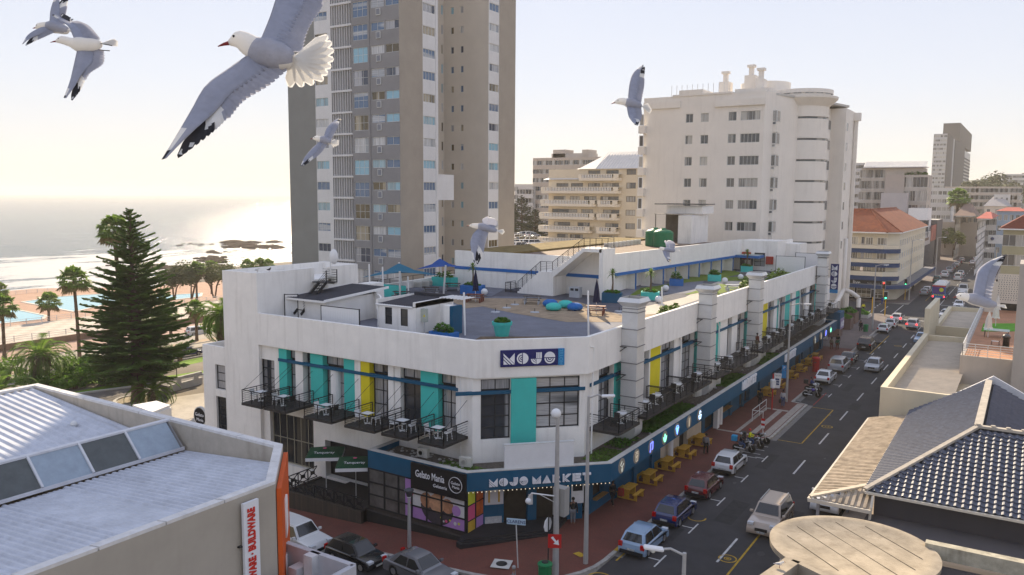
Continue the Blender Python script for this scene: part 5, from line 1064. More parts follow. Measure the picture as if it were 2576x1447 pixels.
t_,bx,z1=blk('distant_tower','tall grey and white apartment tower far off at the right',560,1320,1180,1490,190,0,hb3,2.9,4,1,2.0,1.5,k=kb,gl=far_glass[1])
p=XP(kb(1320,190),bx[2]+.1);
for a,b_,m_ in((1320,1380,mat('slate_face',(.07,.07,.08),.85,.05,.2)),(1400,1505,mat('slate_face',(.16,.16,.18)))):
 y0,y1=XP(kb(a,190),bx[2]).y,XP(kb(b_,190),bx[2]).y;mb=MB();mb.box(bx[2]+.05,y0,0,bx[2]+.4,y1,z1);mb.build('dark_face',m_,t_)
y0,y1=XP(kb(1505,190),bx[2]).y,XP(kb(1570,190),bx[2]).y;mb=MB();mb.box(bx[2]-12,y0,0,bx[2],y1,z1-3);mb.build('balcony_stack',hb2,t_)
for j in range(16):mb=MB();mb.box(bx[2]+.02,y0+2,4+j*2.9+8,bx[2]+.3,y1-2,5.4+j*2.9+8);mb.build('balcony_opening',mat('slate_face',(.16,.16,.18)),t_) if 5.4+j*2.9+8<z1-3 else None
mb=MB();y2,y3=XP(kb(1450,110),bx[2]).y,XP(kb(1575,110),bx[2]).y;mb.box(bx[2]-12,y2,z1-.5,bx[2]+.2,y3,XP(kb(1480,108),bx[2]).z);mb.build('lift_tower',mat('slate_face',(.16,.16,.18)),t_)
far=[('hazy_flats','long hazy flats with brown roofline under the distant tower',340,2080,1290,None,735,hb1,3.0,16,3,3,1.8),('hazy_flats','pale flats with stacked balconies left of the palm',300,1370,1120,None,750,hb2,3.0,5,3,1.4,1.4),('hazy_flats','small cream block with flat roof above the old houses',330,1960,1800,None,815,hb2,3,3,2,.8,1.2),('hazy_flats','white hillside flats beneath the domed trees',520,2105,1880,None,605,hb2,3,7,3,2.4,1.6),('hazy_flats','grey roofed hillside house left of the domed tree',540,1780,1655,None,655,hb3,3,4,2,1.8,1.4)]
for nm,l,d,xc,xl,xr,yt,m_,fl_,c1_,c2_,ww_,wh_ in far:blk(nm,l,d,xc,xl,xr,yt,0,m_,fl_,c1_,c2_,ww_,wh_,k=kb,depth=14)
ob=mat('old_blue',(.25,.33,.43),.85,.08,.4);oc=mat('old_cream',(.62,.55,.46),.85,.08,.4);rm_=mat('red_sheet',(.42,.10,.07),.7,.15,.5)
def house(label,d,xc,xl,xr,yt,m_,roof,rh=3,gable=True,c1_=3,c2_=3,fl_=3.6):
 t_,bx,z1=blk('old_town_house',label,d,xc,xl,xr,yt,0,m_,fl_,c1_,c2_,1.1,1.9,k=kb,side=-1 if xr else 1,depth=16,gl=far_glass[0])
 x0,y0,x1,y1=bx;mb=MB();mx_=(x0+x1)/2;my=(y0+y1)/2;z=z1;e=.5
 mb.quad((x0-e,y0-e,z),(x1+e,y0-e,z),(x1-(x1-x0)*.3,my,z+rh),(x0+(x1-x0)*.3,my,z+rh));mb.quad((x0-e,y1,z),(x0-e,y0-e,z),(x0+(x1-x0)*.3,my,z+rh));mb.quad((x1+e,y0-e,z),(x1+e,y1,z),(x1-(x1-x0)*.3,my,z+rh));mb.quad((x1+e,y1,z),(x0-e,y1,z),(x0+(x1-x0)*.3,my,z+rh),(x1-(x1-x0)*.3,my,z+rh));mb.build('roof_sheets',roof,t_)
 return t_,bx,z1
house('grey roofed cream villa behind the old town houses',330,1700,None,1960,935,oc,mat('grey_sheet',(.4,.37,.35),.8,.1,.4),4)
house('cream house with pointed white gable on the far shopping street',300,1465,1405,1640,1020,oc,mat('brown_sheet',(.22,.15,.12),.8,.1,.4),4)
rx,rbx,rz=house('white verandah house with red sheet awning at the far crossing',262,1720,1635,1830,1030,mat('old_white',(.66,.63,.6),.85,.05,.4),rm_,1.5)
t_,bx,z1=house('blue painted old building with white trimmed windows at far right',268,1832,None,2140,985,ob,rm_,1.2,c1_=5)
rmx=mat('estate_red',(.45,.03,.03),.6,0)
for lbl,P0_,u_,w_,sz in(('white estate agency sign with red letters on the corner verandah',XP(kb(1640,1265),rbx[0]-.5),(0,-1,0),9,2.0),('white estate agency sign with balloon mark along the shop front',YP(kb(1735,1275),rbx[1]-.5),(1,0,0),15,2.4)):
 t_=T('shop_sign',lbl,'sign',tuple(P0_));u__=Vector(u_);n__=Vector((u__.y,-u__.x,0));q_=P0_+u__*w_;mb=MB();mb.beam(tuple(P0_),tuple(q_),.3,2.8);mb.build('board',white2,t_);c_m=P0_+u__*(w_*.56)+n__*.22
 text('RE/MAX',sz,tuple(c_m),u_,(0,0,1),rmx,t_,.02,bold=.05);mb=MB();e_=P0_+u__*1.2+n__*.3;mb.sphere(tuple(e_+Vector((0,0,.2))),.55,8,6);mb.build('balloon_mark',navy,t_)
t_,bx,z1=blk('olive_flats','olive and cream flats with dark red tile roof at the right edge',172,1895,None,2300,1165,0,mat('olive_wall',(.38,.35,.22),.85,.08,.4),4.2,3,3,2.4,2.4,k=kb,side=-1,gl=far_glass[1],fm=white2,depth=18)
x0,y0,x1,y1=bx;mb=MB();mb.quad((x0-.8,y0-.8,z1),(x1,y0-.8,z1),(x1,y0+5,z1+4.5),(x0+6,y0+5,z1+4.5));mb.quad((x0-.8,y1,z1),(x0-.8,y0-.8,z1),(x0+6,y0+5,z1+4.5),(x0+6,y1-5,z1+4.5));mb.build('roof_tiles',mat('dark_red_tiles',(.17,.035,.02),.85,.2,2,bump=.5,bscale=6),t_)
mb=MB();mb.box(x0-.9,y0-1.0,z1-.25,x1,y0-.8,z1);mb.build('gutter',white2,t_)
hill=MB();hv=[];
for i in range(41):
 for j in range(13):
  u_,w_=i/40,j/12;d=480+w_*700;px_=2150+u_*900;p=PD((px_,500),d);rise=(4+58*w_**.8)*min(1,max(0,(u_-.02)*2.2))*(.8+.35*mn.noise((i*.25,j*.3,2)))
  hv.append((p.x,p.y,rise-2))
hill.add(hv,[(i*13+j,(i+1)*13+j,(i+1)*13+j+1,i*13+j+1) for i in range(40) for j in range(12)]);o=struct('hill',hill,mat('hill_scrub',(.16,.17,.10),.95,.5,.02),smooth=True)
# FOREGROUND ROOFS
kw=K(0,1450,1200/2179);mroof=mat('silver_sheet_roof',(.52,.54,.59),.55,.16,.8,stain=.25,bump=.15,bscale=5);wbe=mat('warehouse_beige',(.40,.36,.30),.85,.08,.5,bump=.15,stain=.1)
WH=T('hardware_warehouse','beige corner warehouse with ribbed silver roof and tilted skylights','building',(-30,18,0));zp=10.0
PC,PF=(-27.9,24.4),(-24.45,20.95)
mb=MB();prof=[(-24.45,-8),(-24.45,20.95),(-27.9,24.4),(-49,24.4),(-49,-8)]
facade(mb,(-24.45,-8,0),(0,1,0),28.95,-1,zp-.12,[(24.6+.4,1,26.6,6.4),(19.6,1,22.6,4.8)],.25)
facade(mb,(-24.45,20.95,0),(-.7071,.7071,0),4.88,-1,zp-.12,[],.2);facade(mb,(-27.9,24.4,0),(-1,0,0),21.1,-3,zp-.12,[],.2);mb.quad((-49,24.4,-3),(-49,-8,-3),(-49,-8,zp-.12),(-49,24.4,zp-.12));mb.build('wall',wbe,WH)
for a,b_,c,d in((25,1,26.6,6.4),(19.6,1,22.6,4.8)):window(WH,(-24.45,-8,0),(0,1,0),a,b_,c,d,darkf,mat('blue_grey_glass',(.10,.14,.2),.3,.1,1),1,1,.05,.2)
t_=.38;rf=lambda x:8.7+(x+34.4)*(.75/9.6) if x>-34.4 else 8.7+(-x-35.7)*(1.1/13)
inn=[(-24.83,-8),(-24.83,20.8),(-28.05,24.02),(-48.6,24.02),(-48.6,-8)]
mb=MB();cop=MB()
for i in range(4):
 a,b_,c,d=prof[i],prof[i+1],inn[i+1],inn[i]
 n=max(1,int(math.hypot(b_[0]-a[0],b_[1]-a[1])/2.4))
 for j in range(n):
  P=lambda p,q,f:(p[0]+(q[0]-p[0])*f,p[1]+(q[1]-p[1])*f);f0,f1=j/n+(.002 if j else 0),(j+1)/n
  q4=[P(a,b_,f0),P(a,b_,f1),P(d,c,f1),P(d,c,f0)];zz=zp+.003*(j%2);k=len(cop.v);cop.add([(x,y,zp-.12) for x,y in q4]+[(x,y,zz) for x,y in q4],[(0,1,5,4),(1,2,6,5),(2,3,7,6),(3,0,4,7),(4,5,6,7)])
 mb.quad((d[0],d[1],8.2),(c[0],c[1],8.2),(c[0],c[1],zp-.12),(d[0],d[1],zp-.12))
mb.build('parapet_inside',mat('parapet_inside',(.46,.41,.34),.85,.15,.9,stain=.5),WH);cop.build('coping',mat('coping_white',(.66,.64,.62),.8,.15,1.5,stain=.25),WH)
bands=[(-8,10.4,'flat'),(10.4,15.6,'rib'),(15.6,17.8,'flat'),(17.8,24.0,'rib')]
for y0,y1,kd in bands:
 mb=MB();n=int((y1-y0)/.30) if kd=='rib' else 10
 corr(mb,(-34.35,y0,rf(-34.4)),(-34.35,y1,rf(-34.4)),(-24.84,y0,rf(-24.84)),n,.075 if kd=='rib' else .02,(0,0,1,1),cut=(lambda f_:1-max(0,(17.8+6.2*f_)-20.8)/9.5) if y0==17.8 else None);mb.build('roof_sheets',mroof,WH)
mb=MB();corr(mb,(-48.6,-8,rf(-48.6)),(-48.6,24.0,rf(-48.6)),(-35.6,-8,rf(-35.6)),72,.08,(0,0,1,1));mb.build('roof_sheets',mroof,WH)
p_top,p_bot=(-35.5,10.02),(-34.36,8.88);ys5=[23.7-2.22*i for i in range(15)]
skl=mat('skylight_pale',(.30,.36,.42),.35,.12,2);skd=mat('skylight_dark',(.10,.11,.11),.5,.2,1.5);order='ldldlldldldldld'
for i,y in enumerate(ys5[:-1]):
 y1=ys5[i+1];mb=MB();mb.quad((p_bot[0],y1+.05,p_bot[1]),(p_bot[0],y-.05,p_bot[1]),(p_top[0],y-.05,p_top[1]),(p_top[0],y1+.05,p_top[1]));mb.build('skylight_pane',skl if order[i]=='l' else skd,WH)
 mb=MB();mb.beam((p_bot[0]+.03,y1,p_bot[1]+.03),(p_top[0]+.03,y1,p_top[1]+.03),.10,.08);mb.build('glazing_bar',mat('bar_white',(.6,.6,.62),.6,.1,2),WH)
mb=MB();mb.box(p_top[0]-.22,-8,p_top[1]-.03,p_top[0]+.06,23.85,p_top[1]+.06);mb.box(p_bot[0]-.02,-8,8.72,p_bot[0]+.03,23.85,8.88);mb.quad((p_top[0]-.2,-8,8.6),(p_top[0]-.2,23.85,8.6),(p_top[0]-.2,23.85,p_top[1]),(p_top[0]-.2,-8,p_top[1]));mb.quad((p_top[0]-.2,23.8,8.6),(p_bot[0],23.8,8.6),(p_bot[0],23.8,8.88),(p_top[0],23.8,10),(p_top[0]-.2,23.8,10));mb.build('ridge_flashing',mat('bar_white',(.6,.6,.62)),WH)
og=mat('orange_red',(.62,.10,.015),.6,.1,1);OS=T('orange_corner_sign','orange red sign board with white lettering on the warehouse corner','sign',(-26,22.8,5));u_=Vector((-.7071,.7071,0));n_=Vector((.7071,.7071,0));o_=Vector((-24.45,20.95,0))
mb=MB();c=[o_+n_*.03+u_*.1,o_+n_*.03+u_*4.75,o_+n_*.22+u_*4.75,o_+n_*.22+u_*.1];mb.prism([(p.x,p.y) for p in c],1.5,zp-.35);mb.build('board',og,OS);text('B',2.2,tuple(o_+u_*2.4+n_*.25+Vector((0,0,7.6))),u_,(0,0,1),white2,OS,.03,bold=.1);text('U',2.2,tuple(o_+u_*2.4+n_*.25+Vector((0,0,5.2))),u_,(0,0,1),white2,OS,.03,bold=.1)
HS=T('vertical_hardware_sign','tall narrow white sign reading hardware and buildware in red','sign',(-24.0,19,6));y_=XP(kw(1780,930),-24.2).y;mb=MB();mb.box(-24.32,y_-.36,1.5,-24.2,y_+.36,XP(kw(1780,925),-24.2).z);mb.build('board',mat('sign_white',(.72,.72,.74),.5,.03,1),HS)
zt_=XP(kw(1780,945),-24.2).z;o=text('HARDWARE · BUILDWARE',.46,(-24.18,y_,zt_-1.95),(0,0,1),(0,-1,0),mat('sign_red',(.55,.03,.02),.6,0),HS,.01,bold=.02);o.scale=(.66,1,1)
for z in(zt_-1.6,zt_-3):mb=MB();mb.box(-24.45,y_-.5,z,-24.3,y_-.36,z+.05);mb.build('bracket',darkf,HS)
mb=MB();mb.sphere((-41.2,22.2,9.3),.18,8,6);mb.tube([(-41.2,22.2,9.0),(-41.2,22.2,9.3)],.1,8);tag(mb.build('roof_vent',steel),'small round vent on the left slope of the warehouse roof','vent')
LR=T('low_roof_corner','low grey parapet roof corner with ducts beside the parked cars','building',(-24,18,5));kl=K(1050,1700,900/2381)
ZL=6.5;a,b_,c=[G(kl(*p),ZL) for p in((185,1105),(880,1340),(895,1447))]
mb=MB();mb.beam((a.x,a.y,5.4),(b_.x,b_.y,5.4),.25,2.2);d=b_+(Vector((0,-1,0))*6);mb.beam((b_.x,b_.y,5.4),(d.x,d.y,5.4),.25,2.2);mb.prism([(a.x,a.y),(b_.x,b_.y),(d.x,d.y),(a.x,a.y-6)],4.9,5.1);mb.prism([(a.x,a.y),(b_.x,b_.y),(d.x,d.y),(a.x,a.y-6)],0,4.3);mb.build('wall',mat('grey_white',(.48,.48,.5),.85,.1,1,stain=.3),LR)
mb=MB();e=G(kl(450,1300),6.2);mb.box(e.x-.25,e.y-.25,4.9,e.x+.25,e.y+.25,6.5);mb.box(e.x-.9,e.y-.5,4.9,e.x-.4,e.y+.3,5.9);mb.tube([(e.x-.9,e.y+.3,5.8),(e.x-.1,e.y+.8,6.0),(e.x+.9,e.y-.2,5.3)],.12,8);mb.build('duct_work',mat('duct_white',(.6,.6,.6),.6,.1,2),LR)
# right side: long verandah building with terrace
k9=K(2900,1450,1100/1997);kA=K(3400,1050,600/1929)
yel=mat('cream_yellow_wall',(.66,.58,.42),.85,.07,.5,stain=.12);TB=T('terrace_building','cream building with long parapets, ribbed roofs and a railed tiled terrace','building',(-6,80,0))
X9=-9.0;Y1,Y2,Y3,Y4=67.7,98.0,109.5,129.6;z6=6.6
mb=MB();mb.box(X9,Y1,3.2,X9+.45,Y2,z6);mb.box(X9+.45,Y1,3.2,-1.5,Y1+.3,z6-.0);mb.box(X9-.05,Y2,3.2,X9+.45,Y3,9.3);mb.box(X9,Y3,3.2,X9+.45,Y4,6.0);mb.box(X9+.45,Y4-.35,3.2,-3.5,Y4,6.0);mb.box(X9+.45,Y2+.3,5.2,-4,Y2+.8,6.35);mb.box(X9+.45,Y3-3,5.2,-4,Y3-2.6,6.3);mb.box(-6.5,Y1+.3,0,-2,Y4-.5,5.0);mb.build('wall',yel,TB)
mb=MB();mb.quad((X9,Y1,0),(X9,Y1,3.2),(-6.5,Y1,3.2),(-6.5,Y1,0));mb.build('wall',yel,TB)
bz=mat('beige_sheet_roof',(.50,.43,.34),.6,.12,.8,stain=.2);mb=MB();corr(mb,(X9+.45,Y1+.3,5.7),(X9+.45,Y2+.3,5.7),(-4.1,Y1+.3,5.85),115,.06,(0,0,1,1));corr(mb,(X9+.45,Y3-2.6,5.35),(X9+.45,Y4-.4,5.35),(-4.0,Y3-2.6,5.45),75,.05,(0,0,1,1));mb.build('ribbed_roof',bz,TB)
mb=MB();zt_=7.55;TX,TY=-4.42,80.6
TC=G(kA(1130,1085),zt_);TX,TY=TC.x,TC.y;T2=G(kA(1390,500),zt_)
mb.box(TX,TY,0,6,TY+.3,zt_+.0);mb.box(TX,TY+.3,5,TX+.3,T2.y,zt_);mb.box(TX+.3,TY+.3,zt_-.4,6,T2.y,zt_-.05);mb.build('terrace_wall',mat('grey_render2',(.42,.38,.34),.85,.08,.4,stain=.15),TB)
mb=MB();mb.box(TX+.3,TY+.3,zt_-.05,6,T2.y,zt_+.0);mb.build('terrace_tiles',brickmat('terracotta',(.50,.24,.12),(.44,.20,.10),(.3,.16,.1),2.2),TB)
mb=MB();q_=[G(kA(*p),zt_) for p in((1420,690),(1815,690),(1815,790),(1390,790))];mb.add([(p.x,p.y,zt_+.03) for p in q_],[(3,2,1,0)]);o=mb.build('turf_mat',mat('bright_turf',(.10,.32,.02),.9,.2,2,bump=.5,bscale=50),TB)
RW=G(kA(1790,1130),zt_);mb=MB();mb.box(RW.x,RW.y-3.5,0,RW.x+4,RW.y+2,16.0);mb.build('side_wall',mat('grey_render2',(.42,.38,.34)),TB)
GR=T('terrace_railing','silver cable railing round the tiled terrace','railing',(TX,TY,zt_));mb=MB();rail_run(mb,(TX+.15,TY+.15,zt_),(TX+.15,T2.y,zt_),1.05,16,6,.03);rail_run(mb,(TX+.15,TY+.15,zt_),(RW.x,TY+.15,zt_),1.05,4,5,.03);mb.build('railing',steel,GR)
sc_=mat('screen_white',(.66,.6,.5),.8,.05,1);LS=T('lattice_screen','white perforated screen wall closing the far side of the terrace','screen wall',(TX+3,T2.y,zt_));ySc=G(kA(1700,560),zt_).y;mb=MB();xs0=YP(kA(1590,300),ySc).x;xs1=YP(kA(1870,300),ySc).x+2;zt5=YP(kA(1700,65),ySc).z
nx,nz_=16,12;hs=[]
for i in range(nx):
 for j in range(nz_):w_=(xs1-xs0)/nx;h_=(zt5-zt_-1.6)/nz_;hs.append((i*w_+w_*.32+(j%2)*w_*.2,zt_+1.5+j*h_+h_*.3,i*w_+w_*.62+(j%2)*w_*.2,zt_+1.5+j*h_+h_*.72))
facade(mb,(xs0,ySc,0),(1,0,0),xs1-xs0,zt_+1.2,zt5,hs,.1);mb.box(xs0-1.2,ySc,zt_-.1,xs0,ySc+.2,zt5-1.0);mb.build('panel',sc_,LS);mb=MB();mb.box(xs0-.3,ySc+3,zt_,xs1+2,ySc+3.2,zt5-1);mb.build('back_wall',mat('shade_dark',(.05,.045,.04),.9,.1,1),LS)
def G7(x,y):return G(kA(x,y),zt_)
def folded_umbrella(label,p,h=2.5,col=None,r=.32,cat_group=None):
 t_=T('folded_umbrella',label,'umbrella',tuple(p),cat_group);mb=MB();mb.lathe([(.03,0),(.03,h)],tuple(p),8);mb.build('pole',white2,t_);mb=MB();n=10;vs=[]
 for z,rr_ in((h*.34,r*.95),(h*.4,r*.75),(h*.62,r*.62),(h*.8,r*.42),(h*.95,r*.16),(h*1.02,.02)):
  for j in range(n):a=2*math.pi*j/n;q=rr_*(1 if j%2 else .62);vs.append((p.x+q*math.cos(a),p.y+q*math.sin(a),p.z+z+(.0 if j%2 else .06)))
 mb.add(vs,[(i*n+j,i*n+(j+1)%n,(i+1)*n+(j+1)%n,(i+1)*n+j) for i in range(5) for j in range(n)]+[tuple(range(n))]);mb.build('canopy',col,t_);return t_
wcan=mat('white_canvas',(.72,.68,.6),.85,.1,4)
folded_umbrella('folded white umbrella with black lettering nearest the terrace corner',G7(1475,860),2.6,wcan,.5);folded_umbrella('folded white umbrella in the middle of the terrace',G7(1570,725),2.6,wcan,.5);folded_umbrella('folded white umbrella farthest back against the lattice screen',G7(1590,610),2.6,wcan,.45)
gt=T('glass_patio_table','pale green glass patio table on the tiled terrace','table',tuple(G7(1580,860)));p=gt.location;mb=MB();mb.box(p.x-1.1,p.y-.8,p.z+.72,p.x+1.1,p.y+.8,p.z+.75);mb.build('table_top',mat('green_glass',(.42,.56,.5),.15,.05,1),gt)
for sx in(-1,1):
 for sy in(-.7,.7):mb=MB();mb.box(p.x+sx-.02,p.y+sy-.02,p.z,p.x+sx+.02,p.y+sy+.02,p.z+.72);mb.build('leg',darkf,gt)
dc=T('patio_chair','cream sling patio chair beside the barbecue','chair',tuple(G7(1560,960)));p=dc.location;mb=MB();mb.add([(p.x-.3,p.y-.3,p.z+.4),(p.x+.3,p.y-.3,p.z+.4),(p.x+.35,p.y+.3,p.z+.38),(p.x-.25,p.y+.3,p.z+.38)],[(0,1,2,3)]);mb.add([(p.x+.3,p.y-.3,p.z+.4),(p.x+.35,p.y+.3,p.z+.38),(p.x+.7,p.y+.3,p.z+1.05),(p.x+.65,p.y-.3,p.z+1.07)],[(0,1,2,3)]);mb.build('sling',wcan,dc)
for sx,sy in((-.3,-.3),(.35,-.3),(-.25,.3),(.4,.3)):mb=MB();mb.beam((p.x+sx,p.y+sy,p.z),(p.x+sx*.9,p.y+sy,p.z+.42),.03);mb.build('leg',darkf,dc)
bq=T('kettle_barbecue','black barbecue on a cylindrical stand on the terrace','barbecue',tuple(G7(1700,985)));p=bq.location;mb=MB();mb.lathe([(.28,0),(.26,.85),(.34,.88),(.36,.95)],tuple(p),16);mb.build('body',blackm,bq,smooth=True);mb=MB();mb.lathe([(.36,.96),(.33,1.08),(.2,1.2),(.03,1.24)],tuple(p),16);mb.box(p.x-.08,p.y-.02,p.z+1.24,p.x+.08,p.y+.02,p.z+1.3);mb.build('lid',mat('dome_grey',(.12,.12,.12),.3,.1,2),bq,smooth=True)
# verandah roof and tiled hip roof
VR=T('verandah_roof','rusty white ribbed verandah roof over the right pavement','verandah',(-8,56,4));vm=mat('verandah_sheets',(.44,.36,.27),.75,.35,1.5,stain=.7,spec=.1)
E0,E1=(-9.5,46.5,4.32),(-9.5,66.6,4.2);U0,U1=(-6.7,48.5,4.98),(-6.7,66.6,4.98)
mb=MB();n=64
for i in range(n):
 y0=46.5+20.1*i/n;yb=y0+.157;
 for(ya,yb_,h) in((y0,y0+.157,.06),(y0+.157,y0+.314,0)):
  ym=(ya+yb_)/2;xe_=-6.7 if ym>48.5 else-9.5+(ym-46.5)/2*2.8
  za=4.3+h;zb2=4.3+(xe_+9.5)/2.8*.66+h;mb.add([(-9.5,ya,za),(xe_,ya,zb2),(xe_,yb_,zb2),(-9.5,yb_,za),(-9.5,yb_,4.24),(xe_,yb_,zb2-h-.05),(-9.5,ya,4.24),(xe_,ya,zb2-h-.05)],[(0,1,2,3),(3,2,5,4),(6,7,1,0)])
o=mb.build('roof_sheets',vm,VR)
mb=MB()
for i in range(9):
 x0=-9.3+2.9*i/9;ye_=46.5+(x0+9.3)/2.8*2 if x0<-6.8 else 48.5;ht=4.3+(ye_-46.5)/2*.66;x1=x0+.17;mb.box(x0,46.5,4.25,x1,46.55,4.36);mb.add([(x0,46.5,4.36),(x1,46.5,4.36),(x1,ye_,ht+.06),(x0,ye_,ht+.06),(x1,46.5,4.27),(x1+.16,46.5,4.27),(x1+.16,ye_,ht),(x1,ye_,ht)],[(0,1,2,3),(4,5,6,7),(1,4,7,2)])
mb.build('roof_sheets',vm,VR)
mb=MB();mb.beam((-9.5,46.5,4.4),(-6.7,48.5,5.05),.3,.1);mb.build('hip_cap',mat('cap_cream',(.58,.5,.38),.8,.15,2),VR)
mb=MB();mb.beam((-9.57,46.4,4.25),(-9.57,66.6,4.22),.12,.12);mb.beam((-9.6,46.42,4.2),(-6.3,46.42,4.2),.12,.2);mb.build('gutter',mat('gutter_cream',(.62,.56,.46),.7,.1,2),VR)
for x,y in((-9.1,46.8),(-9.1,56.5),(-9.1,66.0)):mb=MB();mb.box(x-.08,y-.08,.12,x+.08,y+.08,4.2);mb.build('post',mat('post_grey',(.28,.29,.32),.6,.1,1),VR)
HR=T('tiled_roof_house','house with dark blue grey clay tile hip roof and charcoal wall','house',(-3,50,0));tl=mat('slate_blue_tile',(.10,.11,.145),.5,.35,3,spec=.5,stain=.3)
A_=Vector((-1.75,53.3,8.0));B_=Vector((-1.75,67.4,8.0));EC=Vector((-6.75,47.25,5.05));ER=Vector((5.0,47.25,5.05));RA=Vector((5.0,53.3,8.0));EL_=Vector((-6.75,67.4,5.05))
def tiles(parent,p0,p1,p2,p3,tw,tl_,limit=300,m=tl,lift=.085,nearfirst=True,name='tile'):
 """tiles over the quad p0(eave start) p1(eave end) p2(top end) p3(top start); individual near tiles, rest joined"""
 ex=(p1-p0);nu=int(ex.length/tw);u=ex.normalized();up=((p3-p0)-u*((p3-p0).dot(u)));Lh=up.length;v=up.normalized();nn=u.cross(v);nn=nn if nn.z>0 else-nn
 nv=int(Lh/tl_);proto=None;cnt=0;mb=MB();k=6
 prof_=[(0,.0),(.18,.06),(.36,.085),(.54,.03),(.78,-.01),(1.0,.0)]
 def tv(o_):
  vs=[]
  for f_,h in prof_:a=o_+u*(f_*tw*1.02)+nn*(h+lift);vs+=[a,a+v*(tl_*1.08)-nn*(lift*.9),a-nn*(.045)]
  return vs
 fs=[(3*i,3*i+1,3*i+4,3*i+3) for i in range(5)]+[(3*i+2,3*i,3*i+3,3*i+5) for i in range(5)]
 if u.cross(v).z>0:fs=[f_[::-1] for f_ in fs]
 s3=p3-p0;s2=p2-p1
 cells=[]
 for j in range(nv):
  f_=(j+.2)/nv;a0=(s3*f_).dot(u);a1=ex.length+(s2*f_).dot(u)
  for i in range(-2,nu+3):
   c=i*tw+(tw*.5 if j%2 else 0)*0
   if c+tw*.15<a0 or c+tw*.8>a1:continue
   cells.append((i,j,p0+u*c+v*(j*tl_)))
 cells.sort(key=lambda c_:(c_[2]-CAMP).length)
 for n_,(i,j,o_) in enumerate(cells):
  if n_<limit:
   if proto is None:
    t_=MB().add([x-o_ for x in tv(o_)],fs);proto=t_.build(name,m,parent,world=False);proto.location=o_-parent_loc(parent)
   else:c=proto.copy();COL.objects.link(c);c.location=o_-parent_loc(parent)
  else:mb.add(tv(o_),fs)
 if mb.v:tag(mb.build('far_tiles',m,parent),kind='stuff')
tiles(HR,EC,ER,RA,A_,.36,.36,190);tiles(HR,EL_,EC,A_,B_,.36,.36,100)
mb=MB();z_=-.02;q=lambda p:(p.x,p.y,p.z+z_);mb.quad(q(EC),q(ER),q(RA),q(A_));mb.quad(q(EL_),q(EC),q(A_),q(B_));R2=Vector((1.6,55.4,6.4));mb.quad(q(A_),(3.5,57.0,5.2),(3.5,67.4,5.2),q(B_));mb.quad(q(A_),q(RA),(5,57,6.1),(3.5,57.0,5.2));mb.build('roof_underlay',mat('underlay',(.03,.032,.04),.8,.2,2),HR)
tiles(HR,Vector((3.4,53.9,5.3)),Vector((3.4,67.3,5.3)),B_+Vector((.1,0,0)),A_+Vector((.1,.6,0)),.36,.42,10,mat('dull_tile',(.10,.10,.12),.7,.2,2))
mb=MB();mb.beam(A_+Vector((0,0,.1)),B_+Vector((0,0,.1)),.42,.16);mb.beam(EC+Vector((0,0,.1)),A_+Vector((0,0,.1)),.28,.14);mb.beam(A_+Vector((0,0,.1)),RA+Vector((0,0,.1)),.32,.14)
for i in range(10):p=A_.lerp(RA,i/9);mb.lathe([(.13,-.02),(.13,.12)],(p.x,p.y,p.z+.14),8)
mb.build('ridge_cap',mat('ridge_cream',(.46,.41,.34),.85,.2,2),HR)
mb=MB();mb.beam(EC+Vector((0,-.1,-.05)),ER+Vector((0,-.1,-.05)),.16,.13);mb.beam(EC+Vector((-.06,0,-.05)),EL_+Vector((-.06,0,-.05)),.12,.12);mb.tube([(-6.3,47.0,4.9),(-6.3,46.6,4.4),(-6.4,46.6,3.0)],.07,8);mb.build('gutter',mat('gutter_cream',(.62,.56,.46)),HR)
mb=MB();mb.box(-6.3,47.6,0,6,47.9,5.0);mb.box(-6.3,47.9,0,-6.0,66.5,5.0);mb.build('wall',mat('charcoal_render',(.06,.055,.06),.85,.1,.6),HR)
mb=MB();g_=[(-6.9,4.75),(-1.5,8.45),(4.2,5.4),(4.2,4.8),(-1.5,7.85),(-6.9,4.1)];vs=[(x,67.55,z) for x,z in g_]+[(x,67.9-.25,z) for x,z in g_];mb.add([(x,67.42,z) for x,z in g_]+[(x,67.68,z) for x,z in g_],[(0,1,7,6),(1,2,8,7),(5,4,1,0),(4,3,2,1),(2,3,9,8)]);mb.build('gable_coping',mat('gable_white',(.6,.6,.62),.8,.15,1,stain=.3),HR)
# round concrete canopy
RCN=T('round_concrete_canopy','weathered round concrete canopy slab at the lower right','canopy',(-6.4,41,0));wc=mat('weathered_concrete',(.38,.32,.24),.92,.3,.7,bump=.5,bscale=10,stain=.5)
zc=4.5;pl_=[G(k9(*p),zc) for p in((205,1110),(300,1070),(620,1022),(1000,1085),(1300,1215),(1390,1300))]
def fit(pts):
 import numpy as np
 A=np.array([[2*p.x,2*p.y,1] for p in pts]);b_=np.array([p.x**2+p.y**2 for p in pts]);s=np.linalg.lstsq(A,b_,rcond=None)[0];return s[0],s[1],math.sqrt(s[2]+s[0]**2+s[1]**2)
cx0,cy0,cr0=fit(pl_)
mb=MB();mb.lathe([(cr0-.5,-.75),(cr0-.25,-.35),(cr0,-.3),(cr0+.02,-.02),(cr0-.12,0),(cr0-.5,.02),(cr0-.62,-.05),(.1,-.03)],(cx0,cy0,zc),72);sharp(mb.build('slab',wc,RCN),50)
mb=MB()
for i in range(-3,4):o_=i*1.15;hl=math.sqrt(max(.1,(cr0-.8)**2-o_**2));a=R(-42);d=Vector((math.cos(a),math.sin(a),0));nn=Vector((-d.y,d.x,0));c=Vector((cx0,cy0,zc-.028));mb.beam(c+nn*o_-d*hl,c+nn*o_+d*hl,.03,.012)
mb.build('joint',mat('joint_dark',(.14,.12,.09),.9,.2,2),RCN)
